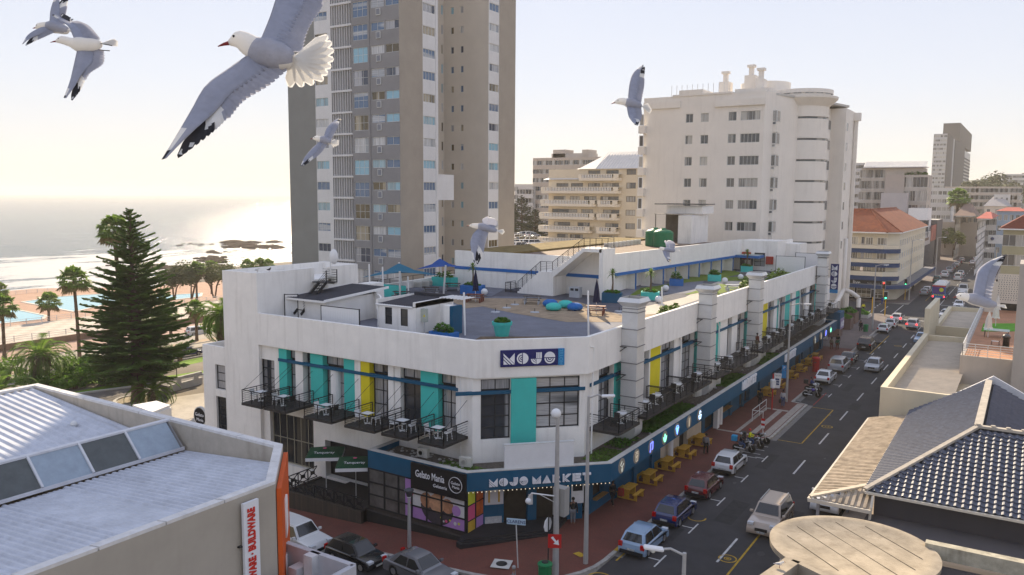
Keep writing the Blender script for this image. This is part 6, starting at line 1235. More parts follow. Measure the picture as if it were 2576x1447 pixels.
for x,y in((cx0-cr0*.78,cy0-1.2),(cx0-cr0*.2,cy0-2.5)):mb=MB();mb.lathe([(.12,.12),(.12,zc-.5)],(x,y,0),12);mb.build('post',white2,RCN)
CW=T('mossy_parapet_wall','mould stained cream parapet running right behind the round canopy','wall',(0,40,4));a=G(k9(1300,1205),4.7);b_=G(k9(1997,1350),4.7);mb=MB();mb.beam((a.x,a.y,4.35),(b_.x+2,b_.y+(b_.y-a.y)/(b_.x-a.x)*2,4.35),.5,.7)
mb.build('wall',mat('mossy_cream',(.46,.42,.32),.9,.35,1.5,stain=.9),CW);mb=MB();a2=G(k9(400,1447),4.4);mb.build if 0 else None
PW=T('corner_roof_parapet','stained concrete parapet and box gutter at the bottom right corner','wall',(-6,37,4));a=G(k9(360,1335),4.9);b_=G(k9(590,1447),4.9);c=G(k9(200,1447),4.9);dd=(b_-a).normalized();mb=MB();mb.beam((a.x,a.y,4.4),(a.x+dd.x*6,a.y+dd.y*6,4.4),.3,1.0);d3=(c-a).normalized();mb.beam((a.x,a.y,4.4),(a.x+d3.x*5,a.y+d3.y*5,4.4),.7,1.0);mb.build('wall',wc,PW)
mb=MB();mb.prism([(a.x,a.y),(a.x+dd.x*6,a.y+dd.y*6),(a.x+dd.x*6+d3.x*5,a.y+dd.y*6+d3.y*5),(a.x+d3.x*5,a.y+d3.y*5)],3.9,4.2);mb.build('roof',mat('roof_dark',(.08,.08,.09),.8,.3,1),PW)
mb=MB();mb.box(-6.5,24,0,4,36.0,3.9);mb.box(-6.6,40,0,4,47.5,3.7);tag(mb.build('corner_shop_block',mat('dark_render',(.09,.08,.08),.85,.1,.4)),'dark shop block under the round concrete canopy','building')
# VEGETATION
palmg=mat('palm_leaf',(.11,.18,.03),.55,.4,.6,trans=.4);palmy=mat('palm_leaf_dry',(.20,.15,.06),.8,.3,1);bark=mat('palm_trunk',(.13,.09,.06),.95,.45,3,bump=1,bscale=12);pineg=mat('pine_needles',(.10,.17,.03),.65,.5,.8,trans=.35);pbark=mat('pine_bark',(.15,.10,.07),.95,.3,2,bump=.8,bscale=8);leafd=mat('dark_leaf',(.07,.085,.03),.7,.5,.5,trans=.25);leafg=mat('bush_leaf',(.09,.17,.02),.65,.5,.8,trans=.4)
V3=Vector
def fan_palm(label,base,h,r=1.9,seed=1,tr=.26,n=34,name='fan_palm',grp='fan palms along the sea front'):
 rn=random.Random(seed);t_=T(name,label,'palm tree',tuple(base),grp);mb=MB();lean=V3((rn.uniform(-.25,.25),rn.uniform(-.25,.25),0))
 pts=[V3(base)+lean*(i/8)**2+V3((0,0,h*i/8-.3*(i==0))) for i in range(9)];mb.tube(pts,[tr*1.35]+[tr*(1.05-.2*i/8)*(1.06 if i%2 else .97) for i in range(1,9)],9);mb.build('trunk',bark,t_);top=pts[-1];mb=MB();dm=MB()
 for i in range(n):
  a=i*2.4+rn.uniform(-.2,.2);el=R(85-130*(i/n)**.9+rn.uniform(-8,8));L=r*rn.uniform(.42,.58);d=V3((math.cos(a)*math.cos(el),math.sin(a)*math.cos(el),math.sin(el)));s=d.cross(V3((0,0,1))).normalized();u=s.cross(d);c=top+d*L;mb_=mb if i<n*.82 else dm
  mb_.beam(top,c,.05,.03);k=11
  for j in range(k):
   b_=R(-78+156*j/(k-1));e=(d*math.cos(b_)+s*math.sin(b_));w=.085*r;tip=c+e*r*.55*rn.uniform(.85,1.1)+V3((0,0,-.16*r*abs(math.sin(b_))-.1*r));mid=c+e*r*.34+u*.03;x=e.cross(u).normalized()*w
   mb_.add([c,mid-x,tip,mid+x],[(0,1,2,3)])
 mb.build('crown',palmg,t_);dm.build('dry_fronds',palmy,t_);return t_
def date_palm(label,base,h,r=4.5,seed=1,tr=.5,n=46):
 rn=random.Random(seed);t_=T('date_palm',label,'palm tree',tuple(base),'date palms in the garden');mb=MB();z0=V3(base)
 mb.tube([z0+V3((0,0,-.4)),z0+V3((0,0,h*.3)),z0+V3((0,0,h*.8)),z0+V3((0,0,h)),z0+V3((0,0,h+.5))],[tr*1.1,tr*.95,tr*1.1,tr*1.35,tr*.6],12)
 for i in range(60):a=i*2.4;z=h*(.15+.85*i/60);q=z0+V3((math.cos(a)*tr*1.0,math.sin(a)*tr*1.0,z));mb.beam(q,q+V3((math.cos(a)*.16,math.sin(a)*.16,.22)),.16,.08)
 mb.build('trunk',bark,t_);top=z0+V3((0,0,h+.3));mb=MB()
 for i in range(n):
  a=i*2.4+rn.uniform(-.15,.15);e0=R(82-95*(i/n)**.8);L=r*rn.uniform(.85,1.1);p=top.copy();el=e0;seg=9;prev=p
  for s in range(seg):
   el-=R(9+4*(i/n)+s*1.2);d=V3((math.cos(a)*math.cos(el),math.sin(a)*math.cos(el),math.sin(el)));q=prev+d*(L/seg);mb.beam(prev,q,.05,.04);sd_=d.cross(V3((0,0,1))).normalized();up_=sd_.cross(d)
   for m_ in range(4):
    f_=(s+m_/4)/seg
    if f_<.1:continue
    o_=prev.lerp(q,m_/4);ll=r*.16*(math.sin(math.pi*min(1,f_*.9+.12)))**.6
    for sg in(-1,1):e=(sd_*sg*.85+d*.6+up_*.22-V3((0,0,.25))).normalized();w=up_*.028+d*.03;tp_=o_+e*ll*rn.uniform(.85,1.15);mb.add([o_-w,o_+w,tp_],[(0,1,2)])
   prev=q
 mb.build('crown',palmg,t_);return t_
def norfolk(label,base,h,r,layers=24,seed=2,trunk_r=.5,dens=1.0,m=pineg,name='norfolk_pine',start=.10):
 rn=random.Random(seed);t_=T(name,label,'pine tree',tuple(base));z0=V3(base);mb=MB();mb.tube([z0+V3((0,0,-.3)),z0+V3((.1,0,h*.3)),z0+V3((.05,0,h*.6)),z0+V3((0,0,h))],[trunk_r*1.2,trunk_r*.8,trunk_r*.45,.04],10);mb.build('trunk',pbark,t_);lb=MB();fb=MB()
 for l in range(layers):
  f_=l/(layers-1);z=h*(start+(1-start)*f_**.95);R_=r*((1-f_)**.78)*(1 if f_>.12 else .62+f_*3.2)+.25;nb=7 if f_<.6 else 5
  for b_ in range(nb):
   a=2*math.pi*(b_+.5*(l%2))/nb+rn.uniform(-.25,.25);L=R_*rn.uniform(.7,1.12);droop=-.14+.42*f_;d=V3((math.cos(a),math.sin(a),droop+rn.uniform(-.06,.06)));s=V3((-math.sin(a),math.cos(a),0));o_=z0+V3((0,0,z+rn.uniform(-.15,.15)));pts=[o_+d*(L*t)+V3((0,0,.16*L*t*t)) for t in(0,.33,.66,1)];lb.tube(pts,[.07+.05*(1-f_),.05,.04,.02],4,False)
   nt_=max(5,int(L*3.6*dens))
   for i in range(nt_):
    t=.12+.88*(i+rn.random()*.6)/nt_;c=o_+d*(L*t)+V3((0,0,.16*L*t*t));ln=(.32+.30*L*(1-t)**.55)*rn.uniform(.6,1.15)
    for sg in(-1,1):
     e=(s*sg*rn.uniform(.55,1)+d*.75+V3((0,0,rn.uniform(-.12,.22)))).normalized();w=e.cross(V3((0,0,1))).normalized();k=.11*rn.uniform(.7,1.35);u=V3((0,0,1))
     m1=c+e*ln*.45;fb.add([c,m1+w*k,c+e*ln+V3((0,0,.05)),m1-w*k,m1+u*k*1.1,m1-u*k*.5],[(0,1,4),(1,2,4),(2,3,4),(3,0,4),(1,0,5),(2,1,5),(3,2,5),(0,3,5)])
 lb.build('limbs',pbark,t_);fb.build('crown',m,t_);return t_
def leaf_tree(label,base,h,r,seed=1,m=leafd,n=2600,name='spreading_tree',cat='tree',flat=.45,s=.28,trunks=3,grp=None,tall=0):
 rn=random.Random(seed);t_=T(name,label,cat,tuple(base),grp);z0=V3(base);mb=MB();cl=[]
 for i in range(trunks):
  a=rn.uniform(0,6.28);q=V3((math.cos(a),math.sin(a),0));e=z0+q*r*.45+V3((0,0,h*.7));mb.tube([z0+q*.2-V3((0,0,.3)),z0+q*r*.15+V3((0,0,h*.35)),e],[.22,.16,.07],6)
 mb.build('trunk',pbark,t_);fb=MB()
 for i in range(12+int(r*3)):a=rn.uniform(0,6.28);q=r*math.sqrt(rn.random())*.85;cl.append((z0+V3((math.cos(a)*q,math.sin(a)*q,h*(1-flat*.5)+rn.uniform(-.5,.5)*h*flat*(1.2-q/r))),r*rn.uniform(.18,.38)))
 for i in range(n):
  c,cr_=rn.choice(cl);d=V3((rn.gauss(0,1),rn.gauss(0,1),rn.gauss(0,.7))).normalized()*cr_*rn.uniform(.55,1.05);p=c+d;nn=(d+V3((rn.uniform(-1,1),rn.uniform(-1,1),rn.uniform(0,1)))*cr_*.7).normalized();x=nn.cross(V3((0,0,1)))
  x=x.normalized() if x.length>.1 else V3((1,0,0));y=nn.cross(x);k=s*rn.uniform(.5,1.3);fb.add([p-x*k,p-y*k*.5,p+x*k,p+y*k*.6],[(0,1,2,3)])
 fb.build('crown',m,t_);return t_
def at(k,x,y,z):return tuple(G(k(x,y),z))
norfolk('very tall dark norfolk pine standing in a round bed in the garden',(-82.8,51.9,-1.9),21.2,6.9,38,5,.62,2.1,start=.12)
pb={}
def palm_h(k,xb,yb,zb,ytop,r):b_=G(k(xb,yb),zb);d=(b_-CAMP).dot(FW);t=PD(k(xb,ytop),d);return b_,t.z-b_.z
for i,(xb,yb,zb,yt,r,l) in enumerate(((1855,805,-4.9,500,2.0,'fan palm on the road median left of the building corner'),(752,985,-5,230,2.6,'tall slender fan palm left of the big pine'),(45,960,-4.6,480,2.4,'fan palm cut by the left edge of the photo'),(462,632,-6,440,2.6,'short fan palm in front of the pools'),(1610,740,-5,560,1.9,'fan palm half hidden behind the right flank of the pine'),(1855,410,-6,130,2.6,'fan palm rising above the dark spreading trees'),(1995,250+100,-6.5,110,2.5,'second fan palm above the spreading trees, nearer the building'),(10,600,-6,330,2.2,'fan palm top at the extreme left behind the nearer one'))):
 b_,h_=palm_h(km,xb,yb,zb,yt,r);fan_palm(l,tuple(b_),h_,r,i+3)
kq=K(800,950,900/2368)
for i,(x,y,h_,l) in enumerate(((430,235,5,'small distant fan palm above the white parapet, left one'),(570,225,6,'distant fan palm above the white parapet, middle one'),(650,235,5.5,'distant fan palm above the white parapet, right one'))):
 p=PD(kq(x,y),205);fan_palm(l,(p.x,p.y,p.z-h_),h_,2.1,20+i)
p=PD(K(0,700,1000/1809)(825,370),112);fan_palm('fan palm whose crown tops the tall pine from behind',(p.x,p.y,-3),p.z+3,2.6,31,.3,40)
b_,h_=palm_h(km,400,1215,-2.2,950,4);date_palm('large date palm with thick trunk left of the pine',tuple(b_),h_,5.2,3,.95,60)
p=PD(km(1250,330),108);date_palm('date palm fronds spreading behind the pine',(p.x,p.y,-3.2),p.z+1.5,5.0,6,.5,50)
p=PD(km(2110,520),92);date_palm('dark date palm behind the left end of the corner building',(p.x-.5,p.y,-2.3),p.z+1.6,4.4,8,.5,50)
p=PD(km(1600,900),88);date_palm('low arching date palm right of the pine over the fence',(p.x-2,p.y-1,-2.6),1.9,4.2,9,.4,26)
p=PD(km(-20,1140),84);date_palm('date palm fronds at the lower left edge',(p.x,p.y,-2.3),2.6,4.5,12,.5,30)
for i,(x,y,zb,h_,r,m_,s_,l,n_) in enumerate(((1640,400,-6,7.5,6,leafd,.34,'dark spreading seaside tree left of the twin palms',3200),(1800,395,-6,8.5,7,leafd,.34,'widest dark seaside tree between pool and promenade',3800),(2020,385,-6,8.5,6.5,leafd,.34,'dark seaside tree touching the building corner',3200),(640,1150,-2.6,3.0,2.6,leafg,.17,'round green garden bush at the fence',2600),(800,1190,-2.4,3.4,2.6,leafg,.17,'leafy garden bush right of the round bush',2600),(950,1210,-2.2,3.6,2.8,leafg,.17,'green shrub at the left foot of the pine',2600),(1150,1200,-2.1,3.6,3.0,leafd,.17,'dark shrub just left of the pine trunk',2600),(1430,1120,-2.1,4.2,2.6,leafd,.17,'dark shrub right of the pine trunk',2600),(1520,1080,-2.2,3.6,1.8,leafg,.17,'narrow shrub beside the lawn',1500),(2050,760,-3,4.0,2.6,leafg,.18,'pale green bush behind the annex corner',1800),(60,1180,-2.4,3.2,3,leafg,.18,'bush under the palm fronds at the left edge',1800))):
 p=at(km,x,y,zb);leaf_tree(l,p,h_,r,40+i,m_,n_,'spreading_tree' if i<3 else 'garden_shrub','tree' if i<3 else 'shrub',.5 if i<3 else .95,s_)
k5=K(2000,550,600/1929)
for x,yt,yb,d,r,l in((120,695,1250,262,8.5,'hazy tall conical pine right of the grey tower'),(290,868,1320,240,6.8,'shorter conical pine by the cream apartment building'),(30,800,1180,290,7,'conical pine half hidden by the grey tower edge')):
 t=PD(k5(x,yt),d);b_=PD(k5(x,yb),d);norfolk(l,(b_.x,b_.y,b_.z),t.z-b_.z,r,22,9,.5,.5,leafd,start=.04)
b_=PD(kb(1415,1000),290);t=PD(kb(1415,860),290);fan_palm('hazy fan palm in front of the old town houses',(b_.x,b_.y,0),t.z,4.2,77,.5,40,grp='palms in the town')
for i,(x,y,d,r,h_,l) in enumerate(((1820,660,500,12,22,'large domed tree on the far hillside'),(1600,715,480,9,12,'rounded trees left of the hillside house'),(1690,700,500,9,11,'low rounded hillside trees beneath the houses'),(2075,650,540,14,26,'hillside trees at the right edge of the photo'),(1960,740,430,8,8,'yellowing tree below the hillside flats'),(1310,1180,300,4.5,8,'yellow green street tree by the far crossing'),(1390,1230,270,3.5,6,'small street tree in front of the awnings'))):
 p=PD(kb(x,y),d);leaf_tree(l,(p.x,p.y,max(0,p.z-h_*.8)),h_,r,60+i,mat('far_leaf',(.09,.11,.04),.8,.4,.1) if i<5 else mat('street_leaf',(.16,.18,.04),.7,.4,.5),1500,'hillside_tree' if i<5 else 'street_tree','tree',.8,1.0 if i<5 else .35,1)
rn=random.Random(8);mb=MB();mr=MB()
for i in range(420):
 u_=rn.random();d=rn.uniform(500,900);px_=2190+u_*700;p=PD((px_,500),d);rise=(4+58*((d-480)/700)**.8)*min(1,max(0,(u_-.02)*2.2))*.85
 for j in range(3):mb.sphere((p.x+rn.uniform(-7,7),p.y+rn.uniform(-7,7),rise+rn.uniform(-1,3)),rn.uniform(3,7),6,4,.8)
 if i%4==0:mr.box(p.x,p.y,rise-4,p.x+rn.uniform(9,18),p.y+12,rise+rn.uniform(3,9))
tag(mb.build('hillside_trees',mat('far_leaf',(.09,.11,.04))),kind='stuff');tag(mr.build('hillside_houses',hb2),kind='stuff')
mb=MB();rn=random.Random(9)
for i in range(260):
 x=rn.uniform(-170,60);y=rn.uniform(300,900)
 if-32<x<8:continue
 h_=rn.uniform(5,13);mb.box(x,y,0,x+rn.uniform(9,20),y+rn.uniform(9,18),h_)
tag(mb.build('town_blocks',hb1),kind='stuff')
GF_=T('garden_fence','black vertical bar fence between garden and parking','fence',(-102,45,-3));bar=MB().box(-.012,-.012,0,.012,.012,1.7).build('bar',blackm,GF_,world=False);bar.location=(0,0,.1);cnt=0
for i in range(1,290):c=bar.copy();COL.objects.link(c);c.location=(0,i*.15-3,.1)
mb=MB();mb.box(-102.03,38,-1.4,-101.97,86,-1.34);mb.box(-102.03,38,-2.8,-101.97,86,-2.74);mb.build('rail',blackm,GF_)
for y in(45,54,62,70.4,79):mb=MB();mb.box(-102.2,y,-3.2,-101.7,y+.5,-1.0);mb.build('pillar',mat('brick_brown',(.22,.13,.08),.9,.3,4),GF_)
YW=T('yard_wall','low grey wall with open slot beside the parking yard','wall',(-82,56,-2));p0=G(km(1460,1310),-1.9);p1=G(km(1900,1195),-1.9);p2=G(km(1600,1345),-1.9)
for z0_,z1_ in((-2.1,-1.2),(-.75,-.45)):mb=MB();mb.beam((p0.x,p0.y,(z0_+z1_)/2),(p1.x,p1.y,(z0_+z1_)/2),.3,z1_-z0_);mb.build('wall',lconc,YW)
mb=MB();mb.beam((p0.x,p0.y,-1.3),(p2.x,p2.y,-1.3),.3,1.7);mb.build('end_wall',mat('grey_wall',(.2,.19,.19),.85,.1,1),YW)
for f_ in(.12,.5,.88):q_=p0.lerp(p1,f_);mb=MB();mb.box(q_.x-.2,q_.y-.2,-1.2,q_.x+.2,q_.y+.2,-.75);mb.build('pier',lconc,YW)
GH=T('gate_shelter','small white flat roofed shelter behind the warehouse parapet','shelter',(-60,40,-1));q_=[G(kw(*p),1.6) for p in((940,240),(1110,210),(1208,240),(1080,290))];mb=MB();mb.prism([(p.x,p.y) for p in q_],1.4,1.6);mb.prism([(p.x*.998,p.y) for p in q_],-2,1.38);mb.build('shelter',white,GH)
gl_=T('garden_lamp','small black post lamp beside the lawn','lamp',at(km,1667,1175,-1.9));p=gl_.location;mb=MB();mb.tube([(p.x,p.y,p.z),(p.x,p.y,p.z+1.9)],.05,8);mb.build('post',blackm,gl_);mb=MB();mb.lathe([(.1,1.9),(.3,2.0),(.05,2.25)],tuple(p),10);mb.build('shade',white2,gl_)
for i,(x,y,h_,r,m_) in enumerate(((560,1235,1.6,1.8,leafg),(700,1240,1.4,1.8,leafg),(330,1240,2.0,2.2,leafg),(1080,1215,2.2,2.2,leafg),(1380,1190,1.8,1.8,leafg))):leaf_tree('low leafy garden shrub in front of the fence, %s from the left'%('first','second','third','fourth','fifth')[[1,2,0,3,4][i]],at(km,x,y,-2.2),h_,r,90+i,m_,1300,'garden_shrub','shrub',.95,.17)
# BALCONIES, SIGNS, SHOP FRONT
ordn=['first','second','third','fourth','fifth','sixth','seventh','eighth','ninth','tenth','eleventh','twelfth','thirteenth']
deckm=mat('balcony_deck',(.04,.036,.034),.6,.3,3)
def rail3(mb,pts,z,h=1.0):
 for a,b_ in zip(pts,pts[1:]):
  a=V3((*a,z));b_=V3((*b_,z));H=V3((0,0,h));mb.beam(a+H,b_+H,.06,.05);n=max(1,round((b_-a).length/1.15))
  for i in range(n+1):p=a+(b_-a)*i/n;mb.beam(p,p+H,.045)
  for c in range(1,6):mb.beam(a+H*c/6,b_+H*c/6,.018)
wht=mat('white_plastic',(.72,.72,.72),.4,.04,2);blk_=mat('black_plastic',(.03,.028,.028),.5,.1,2)
def chair_proto(m):
 t_=T('balcony_chair','x','chair',(0,0,-50));MB().box(-.22,-.22,.43,.22,.22,.47).build('seat',m,t_,world=False);MB().add([(-.2,-.22,.47),(.2,-.22,.47),(.2,-.19,.47),(-.2,-.19,.47),(-.22,-.3,.86),(.22,-.3,.86),(.22,-.27,.86),(-.22,-.27,.86)],[(0,1,5,4),(2,3,7,6),(4,5,6,7),(1,2,6,5),(3,0,4,7)]).build('backrest',m,t_,world=False)
 for x in(-.19,.19):
  for y in(-.2,.2):MB().beam((x*1.15,y*1.2,0),(x,y,.45),.035).build('leg',m,t_,world=False)
 return t_
cw_,cb_=chair_proto(wht),chair_proto(blk_)
tbp=T('balcony_table','x','table',(0,0,-50));MB().box(-.35,-.35,.72,.35,.35,.75).build('table_top',wht,tbp,world=False);MB().beam((0,0,.04),(0,0,.72),.06).build('stem',wht,tbp,world=False);MB().box(-.25,-.04,0,.25,.04,.04).box(-.04,-.25,.001,.04,.25,.041).build('foot',wht,tbp,world=False)
protos=[cw_,cb_,tbp]
rn=random.Random(21)
LBAL=[(-49.2,-47.0),(-46.75,-44.45),(-42.55,-39.8),(-38.6,-35.85),(-35.25,-32.95),(-32.15,-30.05)]
for i,(a,b_) in enumerate(LBAL):
 d=MB().box(a,39.15,5.42,b_,42.0,5.6).build('balcony',deckm,MK);mb=MB();rail3(mb,[(a+.05,41.95),(a+.05,39.2),(b_-.05,39.2),(b_-.05,41.95)],5.6);mb.build('railing',blackm,d)
 mb=MB();mb.beam((a+.1,39.3,6.6),(a+.1,42,8.1),.02);mb.beam((b_-.1,39.3,6.6),(b_-.1,42,8.1),.02);mb.build('stay_cable',blackm,d)
 w='%s side street balcony from the left'%ordn[i];cx_,cy_=(a+b_)/2-.3,40.3
 dup(tbp,(cx_,cy_,5.6),0,'white cafe table on the '+w,'balcony tables')
 dup(cw_,(cx_-.62,cy_-.1,5.6),R(-95),'white plastic chair left of the table on the '+w,'balcony chairs');dup(cb_ if i in(0,1,2) else cw_,(cx_+.65,cy_+.15,5.6),R(80),('black' if i<3 else 'white')+' plastic chair right of the table on the '+w,'balcony chairs')
RBAL=[(47.8,51.2),(52.5,57.6),(57.8,61.7),(61.9,66.4),(67.7,71.3),(72.3,80.4),(82.2,88.3),(88.5,91.4),(91.6,98.3),(98.5,102.9),(103.1,109),(109.2,113.8),(116.3,121.2)]
for i,(a,b_) in enumerate(RBAL):
 d=MB().box(-24.4,a,5.42,-22.05,b_,5.6).build('balcony',deckm,MK);mb=MB();rail3(mb,[(-24.3,a+.05),(-22.1,a+.05),(-22.1,b_-.05),(-24.3,b_-.05)],5.6);mb.build('railing',blackm,d)
 w='%s main street balcony from the corner'%ordn[i];d_n=len(RBAL)
 for j,yy in enumerate([b_-1.1] if b_-a<5 else[a+1.5,b_-1.3]):
  e=('near ' if j==0 and b_-a>=5 else('far ' if j else ''))
  dup(tbp,(-23.0,yy,5.6),0,'white '+e+'cafe table on the '+w,'balcony tables');dup(cb_,(-23.1,yy-.7,5.6),R(180),'black chair before the '+e+'table, '+w,'balcony chairs');dup(cw_,(-23.0,yy+.7,5.6),0,'white chair behind the '+e+'table, '+w,'balcony chairs')
for p_ in protos:
 for c in list(p_.children):bpy.data.objects.remove(c)
 bpy.data.objects.remove(p_)
def ac_unit(label,x,y,z,rz=0,grp=None):
 t_=T('air_conditioner',label,'air conditioner',(x,y,z),grp,rz);MB().box(-.42,-.15,0,.42,.17,.62).build('housing',mat('ac_cream',(.60,.58,.52),.6,.08,2),t_,world=False,bevel=.02);MB().lathe([(.25,-.17),(.25,-.152)],(-.1,0,.31),16,'Y').build('fan_guard',mat('fan_dark',(.12,.12,.11),.6,.2,10),t_,world=False)
 mb=MB();
 for r_ in(.08,.16,.24):mb.lathe([(r_,-.185),(r_+.012,-.18),(r_,-.175)],(-.1,0,.31),16,'Y')
 mb.build('guard_rings',mat('ac_cream',(.6,.58,.52)),t_,world=False);return t_
for x,y,z,r_,l in((-33.1,40.9,3.87,0,'air conditioner on the gravel planter under the last side street balcony'),(-29.6,40.9,3.9,.2,'air conditioner at the left foot of the angled corner wall')):ac_unit(l,x,y,z,r_)
for i,y in enumerate((53.9,67.2,69.6,71.0,72.4,82.0,84.9,86.3,87.6,91.6,93.4,95.1)):ac_unit('air conditioner in the street planter, %s from the corner'%ordn[i],-23.6,y,3.87,R(70),'air conditioners along the street planter')
for i,(x,y) in enumerate(((910,395),(1003,382),(1093,370),(1410,320))):p=G(kk(x,y),ZR);ac_unit('terrace air conditioner at the back parapet, %s from the left'%ordn[i],p.x,p.y,ZR,.5,'terrace air conditioners')
p=YP(k1(1478,430),49.0);ac_unit('air conditioner hung high on the raised block beside the steel stair',-49.2,48.8,p.z,0)
for i in range(9):p=G(K(2000,550,600/1929)(1195+i*48,1345-i*6),14.62);ac_unit('rooftop air conditioner in the long row, %s from the left'%ordn[i],p.x,p.y,14.62,.3,'rooftop air conditioner row')
# lettering in the stencil stripe style
def sec(cx_,cy_,r0,r1,a0,a1,n=12):
 o_=[(cx_+r1*math.cos(R(a0+(a1-a0)*i/n)),cy_+r1*math.sin(R(a0+(a1-a0)*i/n))) for i in range(n+1)]
 return o_+([(cx_+r0*math.cos(R(a1-(a1-a0)*i/n)),cy_+r0*math.sin(R(a1-(a1-a0)*i/n))) for i in range(n+1)] if r0>0 else[(cx_,cy_)])
M_P=[[(0,1),(0,.79),(.79,0),(1,0)],[(0,.68),(0,.50),(.50,0),(.68,0)],[(0,.39),(0,0),(.39,0)],[(1,1),(.55,.5),(1,.05)]]
GL={'M':M_P,'O':[sec(.52,.5,0,.5,-90,90),sec(.44,.5,.35,.48,90,270),sec(.44,.5,.17,.26,90,270),sec(.44,.5,0,.08,90,270)],'J':[[(.5,1),(.5,.47),(.62,.47),(.62,1)],[(.67,1),(.67,.47),(.8,.47),(.8,1)],[(.85,1),(.85,.47),(1,.47),(1,1)],sec(.52,.42,0,.46,-90,0),sec(.47,.42,.32,.46,180,270),sec(.47,.42,.16,.27,180,270),sec(.47,.42,0,.1,180,270)],'Q':[sec(.5,.53,0,.5,0,180),sec(.5,.44,.36,.49,180,360),sec(.5,.44,.18,.27,180,360),sec(.5,.44,0,.09,180,360)],'V':[[(0,1),(0,.05),(.45,.5)],[(.48,.46),(.05,0),(.3,0),(.62,.62),(1,1)],[(.36,0),(.58,0),(.98,.72),(.98,.9)],[(.64,0),(.98,0),(.98,.6)]],'A':[[(.5,1),(0,0),(.16,0),(.5,.72)],[(.54,1),(1,0),(.36,0),(.54,.35)],[(.2,0),(.32,0),(.5,.4),(.5,.62)]],'R':[[(0,0),(.12,0),(.12,1),(0,1)],[(.17,0),(.3,0),(.3,1),(.17,1)],sec(.5,.68,0,.32,-90,90),[(.35,.36),(.5,.36),(.5,1),(.35,1)],[(.35,.3),(.35,.1),(.45,0),(.7,0)],[(.5,.3),(.78,0),(1,0),(.7,.3)]],'K':[[(0,0),(.2,0),(.2,1),(0,1)],[(.25,.6),(.25,.42),(.65,0),(.85,0)],[(.25,.36),(.25,.2),(.42,0),(.6,0)],[(.25,.66),(.62,1),(1,1),(.45,.46)]],'E':[[(0,0),(.13,0),(.13,1),(0,1)],[(.18,0),(.31,0),(.31,1),(.18,1)],[(.36,.72),(1,.72),(1,1),(.36,1)],[(.36,.37),(.9,.37),(.9,.63),(.36,.63)],[(.36,0),(1,0),(1,.28),(.36,.28)]],'T':[[(0,.72),(1,.72),(1,1),(0,1)],[(.26,0),(.4,0),(.4,.68),(.26,.68)],[(.44,0),(.57,0),(.57,.68),(.44,.68)],[(.61,0),(.75,0),(.75,.68),(.61,.68)]]}
def glyph(mb,ch_,o_,u,v,n,w,h,th):
 for poly in GL[ch_]:
  k=len(poly);a=[V3(o_)+u*(x*w)+v*(y*h) for x,y in poly];mb.add([p for p in a]+[p+n*th for p in a],[tuple(range(k,2*k))]+[(i,(i+1)%k,(i+1)%k+k,i+k) for i in range(k)]);
def word(s,o_,u,v,n,w,h,gap,th,m,parent):
 for i,ch_ in enumerate(s):
  if ch_!=' ':mb=MB();glyph(mb,ch_,V3(o_)+u*(i*(w+gap)),u,v,n,w,h,th);ob_=mb.build('letter',m,parent);bm=bmesh.new();bm.from_mesh(ob_.data);bmesh.ops.triangulate(bm,faces=[f for f in bm.faces if len(f.verts)>4]);bm.to_mesh(ob_.data);bm.free()
Z_=V3((0,0,1));lw=mat('letter_white',(.80,.80,.82),.6,.03,1)
ka_=lambda x,y:PL(ka(x,y),CA+cn*.15,cn)
S1=T('parapet_logo_sign','dark blue sign with white striped MOJO letters on the corner parapet','sign',tuple(ka_(915,240)));q=[ka_(*p) for p in((615,325),(1157,308),(1157,148),(615,170))];z0,z1=10.1,11.45;a=(q[0]-CA).dot(cu);b_=(q[1]-CA).dot(cu);c_e=(ka_(1217,240)-CA).dot(cu);z0=(q[0].z+q[1].z)/2;z1=(q[2].z+q[3].z)/2
def cbox(mb,s0,s1,d0,d1,z0,z1):P=lambda s,d:tuple((CA+cu*s+cn*d)[:2]);mb.prism([P(s0,d0),P(s1,d0),P(s1,d1),P(s0,d1)],z0,z1);return mb
cbox(MB(),a,b_,.02,.16,z0,z1).build('board',mat('sign_navy',(.012,.016,.12),.4,.03,1),S1,bevel=.03);cbox(MB(),b_,c_e,.02,.165,z0,z1).build('side_board',mat('sign_azure',(.02,.22,.48),.45,.03,1),S1);L_=(b_-a);lwid=L_*.19
word('MOJQ',CA+cu*(a+L_*.05)+cn*.165+Z_*(z0+(z1-z0)*.16),cu,Z_,cn,lwid,(z1-z0)*.66,L_*.045,.03,lw,S1);text('HOTEL',.34,tuple(CA+cu*((b_+c_e)/2)+cn*.18+Z_*((z0+z1)/2)),(0,0,1),tuple(-cu),mat('sign_pale',(.1,.42,.66),.5,0),S1,.008)
FA,FB=V3((-28.3,39.15,0)),V3((XF+.1,45.8,0));fu=(FB-FA).normalized();fn_=V3((fu.y,-fu.x,0));S2=T('market_fascia_lettering','big white striped MOJO MARKET letters on the blue corner canopy','sign',tuple((FA+FB)/2+Z_*3.6))
kd=K(1750,1700,1000/2576);fs_=lambda x,y:PL(kd(x,y),FA+fn_*.1,fn_);s0=(fs_(415,480)-FA).dot(fu);s1=(fs_(803,460)-FA).dot(fu);s2=(fs_(850,450)-FA).dot(fu);s3=(fs_(1437,420)-FA).dot(fu);w4=(s1-s0)/4*.86;w6=(s3-s2)/6*.86;zl=fs_(415,522).z;hl_=fs_(415,445).z-zl
word('MOJQ',FA+fu*s0+fn_*.05+Z_*zl,fu,Z_,fn_,w4,hl_,(s1-s0-4*w4)/3,.1,lw,S2);word('VARKET',FA+fu*s2+fn_*.05+Z_*zl,fu,Z_,fn_,w6,hl_,(s3-s2-6*w6)/5,.1,lw,S2)
Yu=V3((0,1,0));Xn=V3((1,0,0))
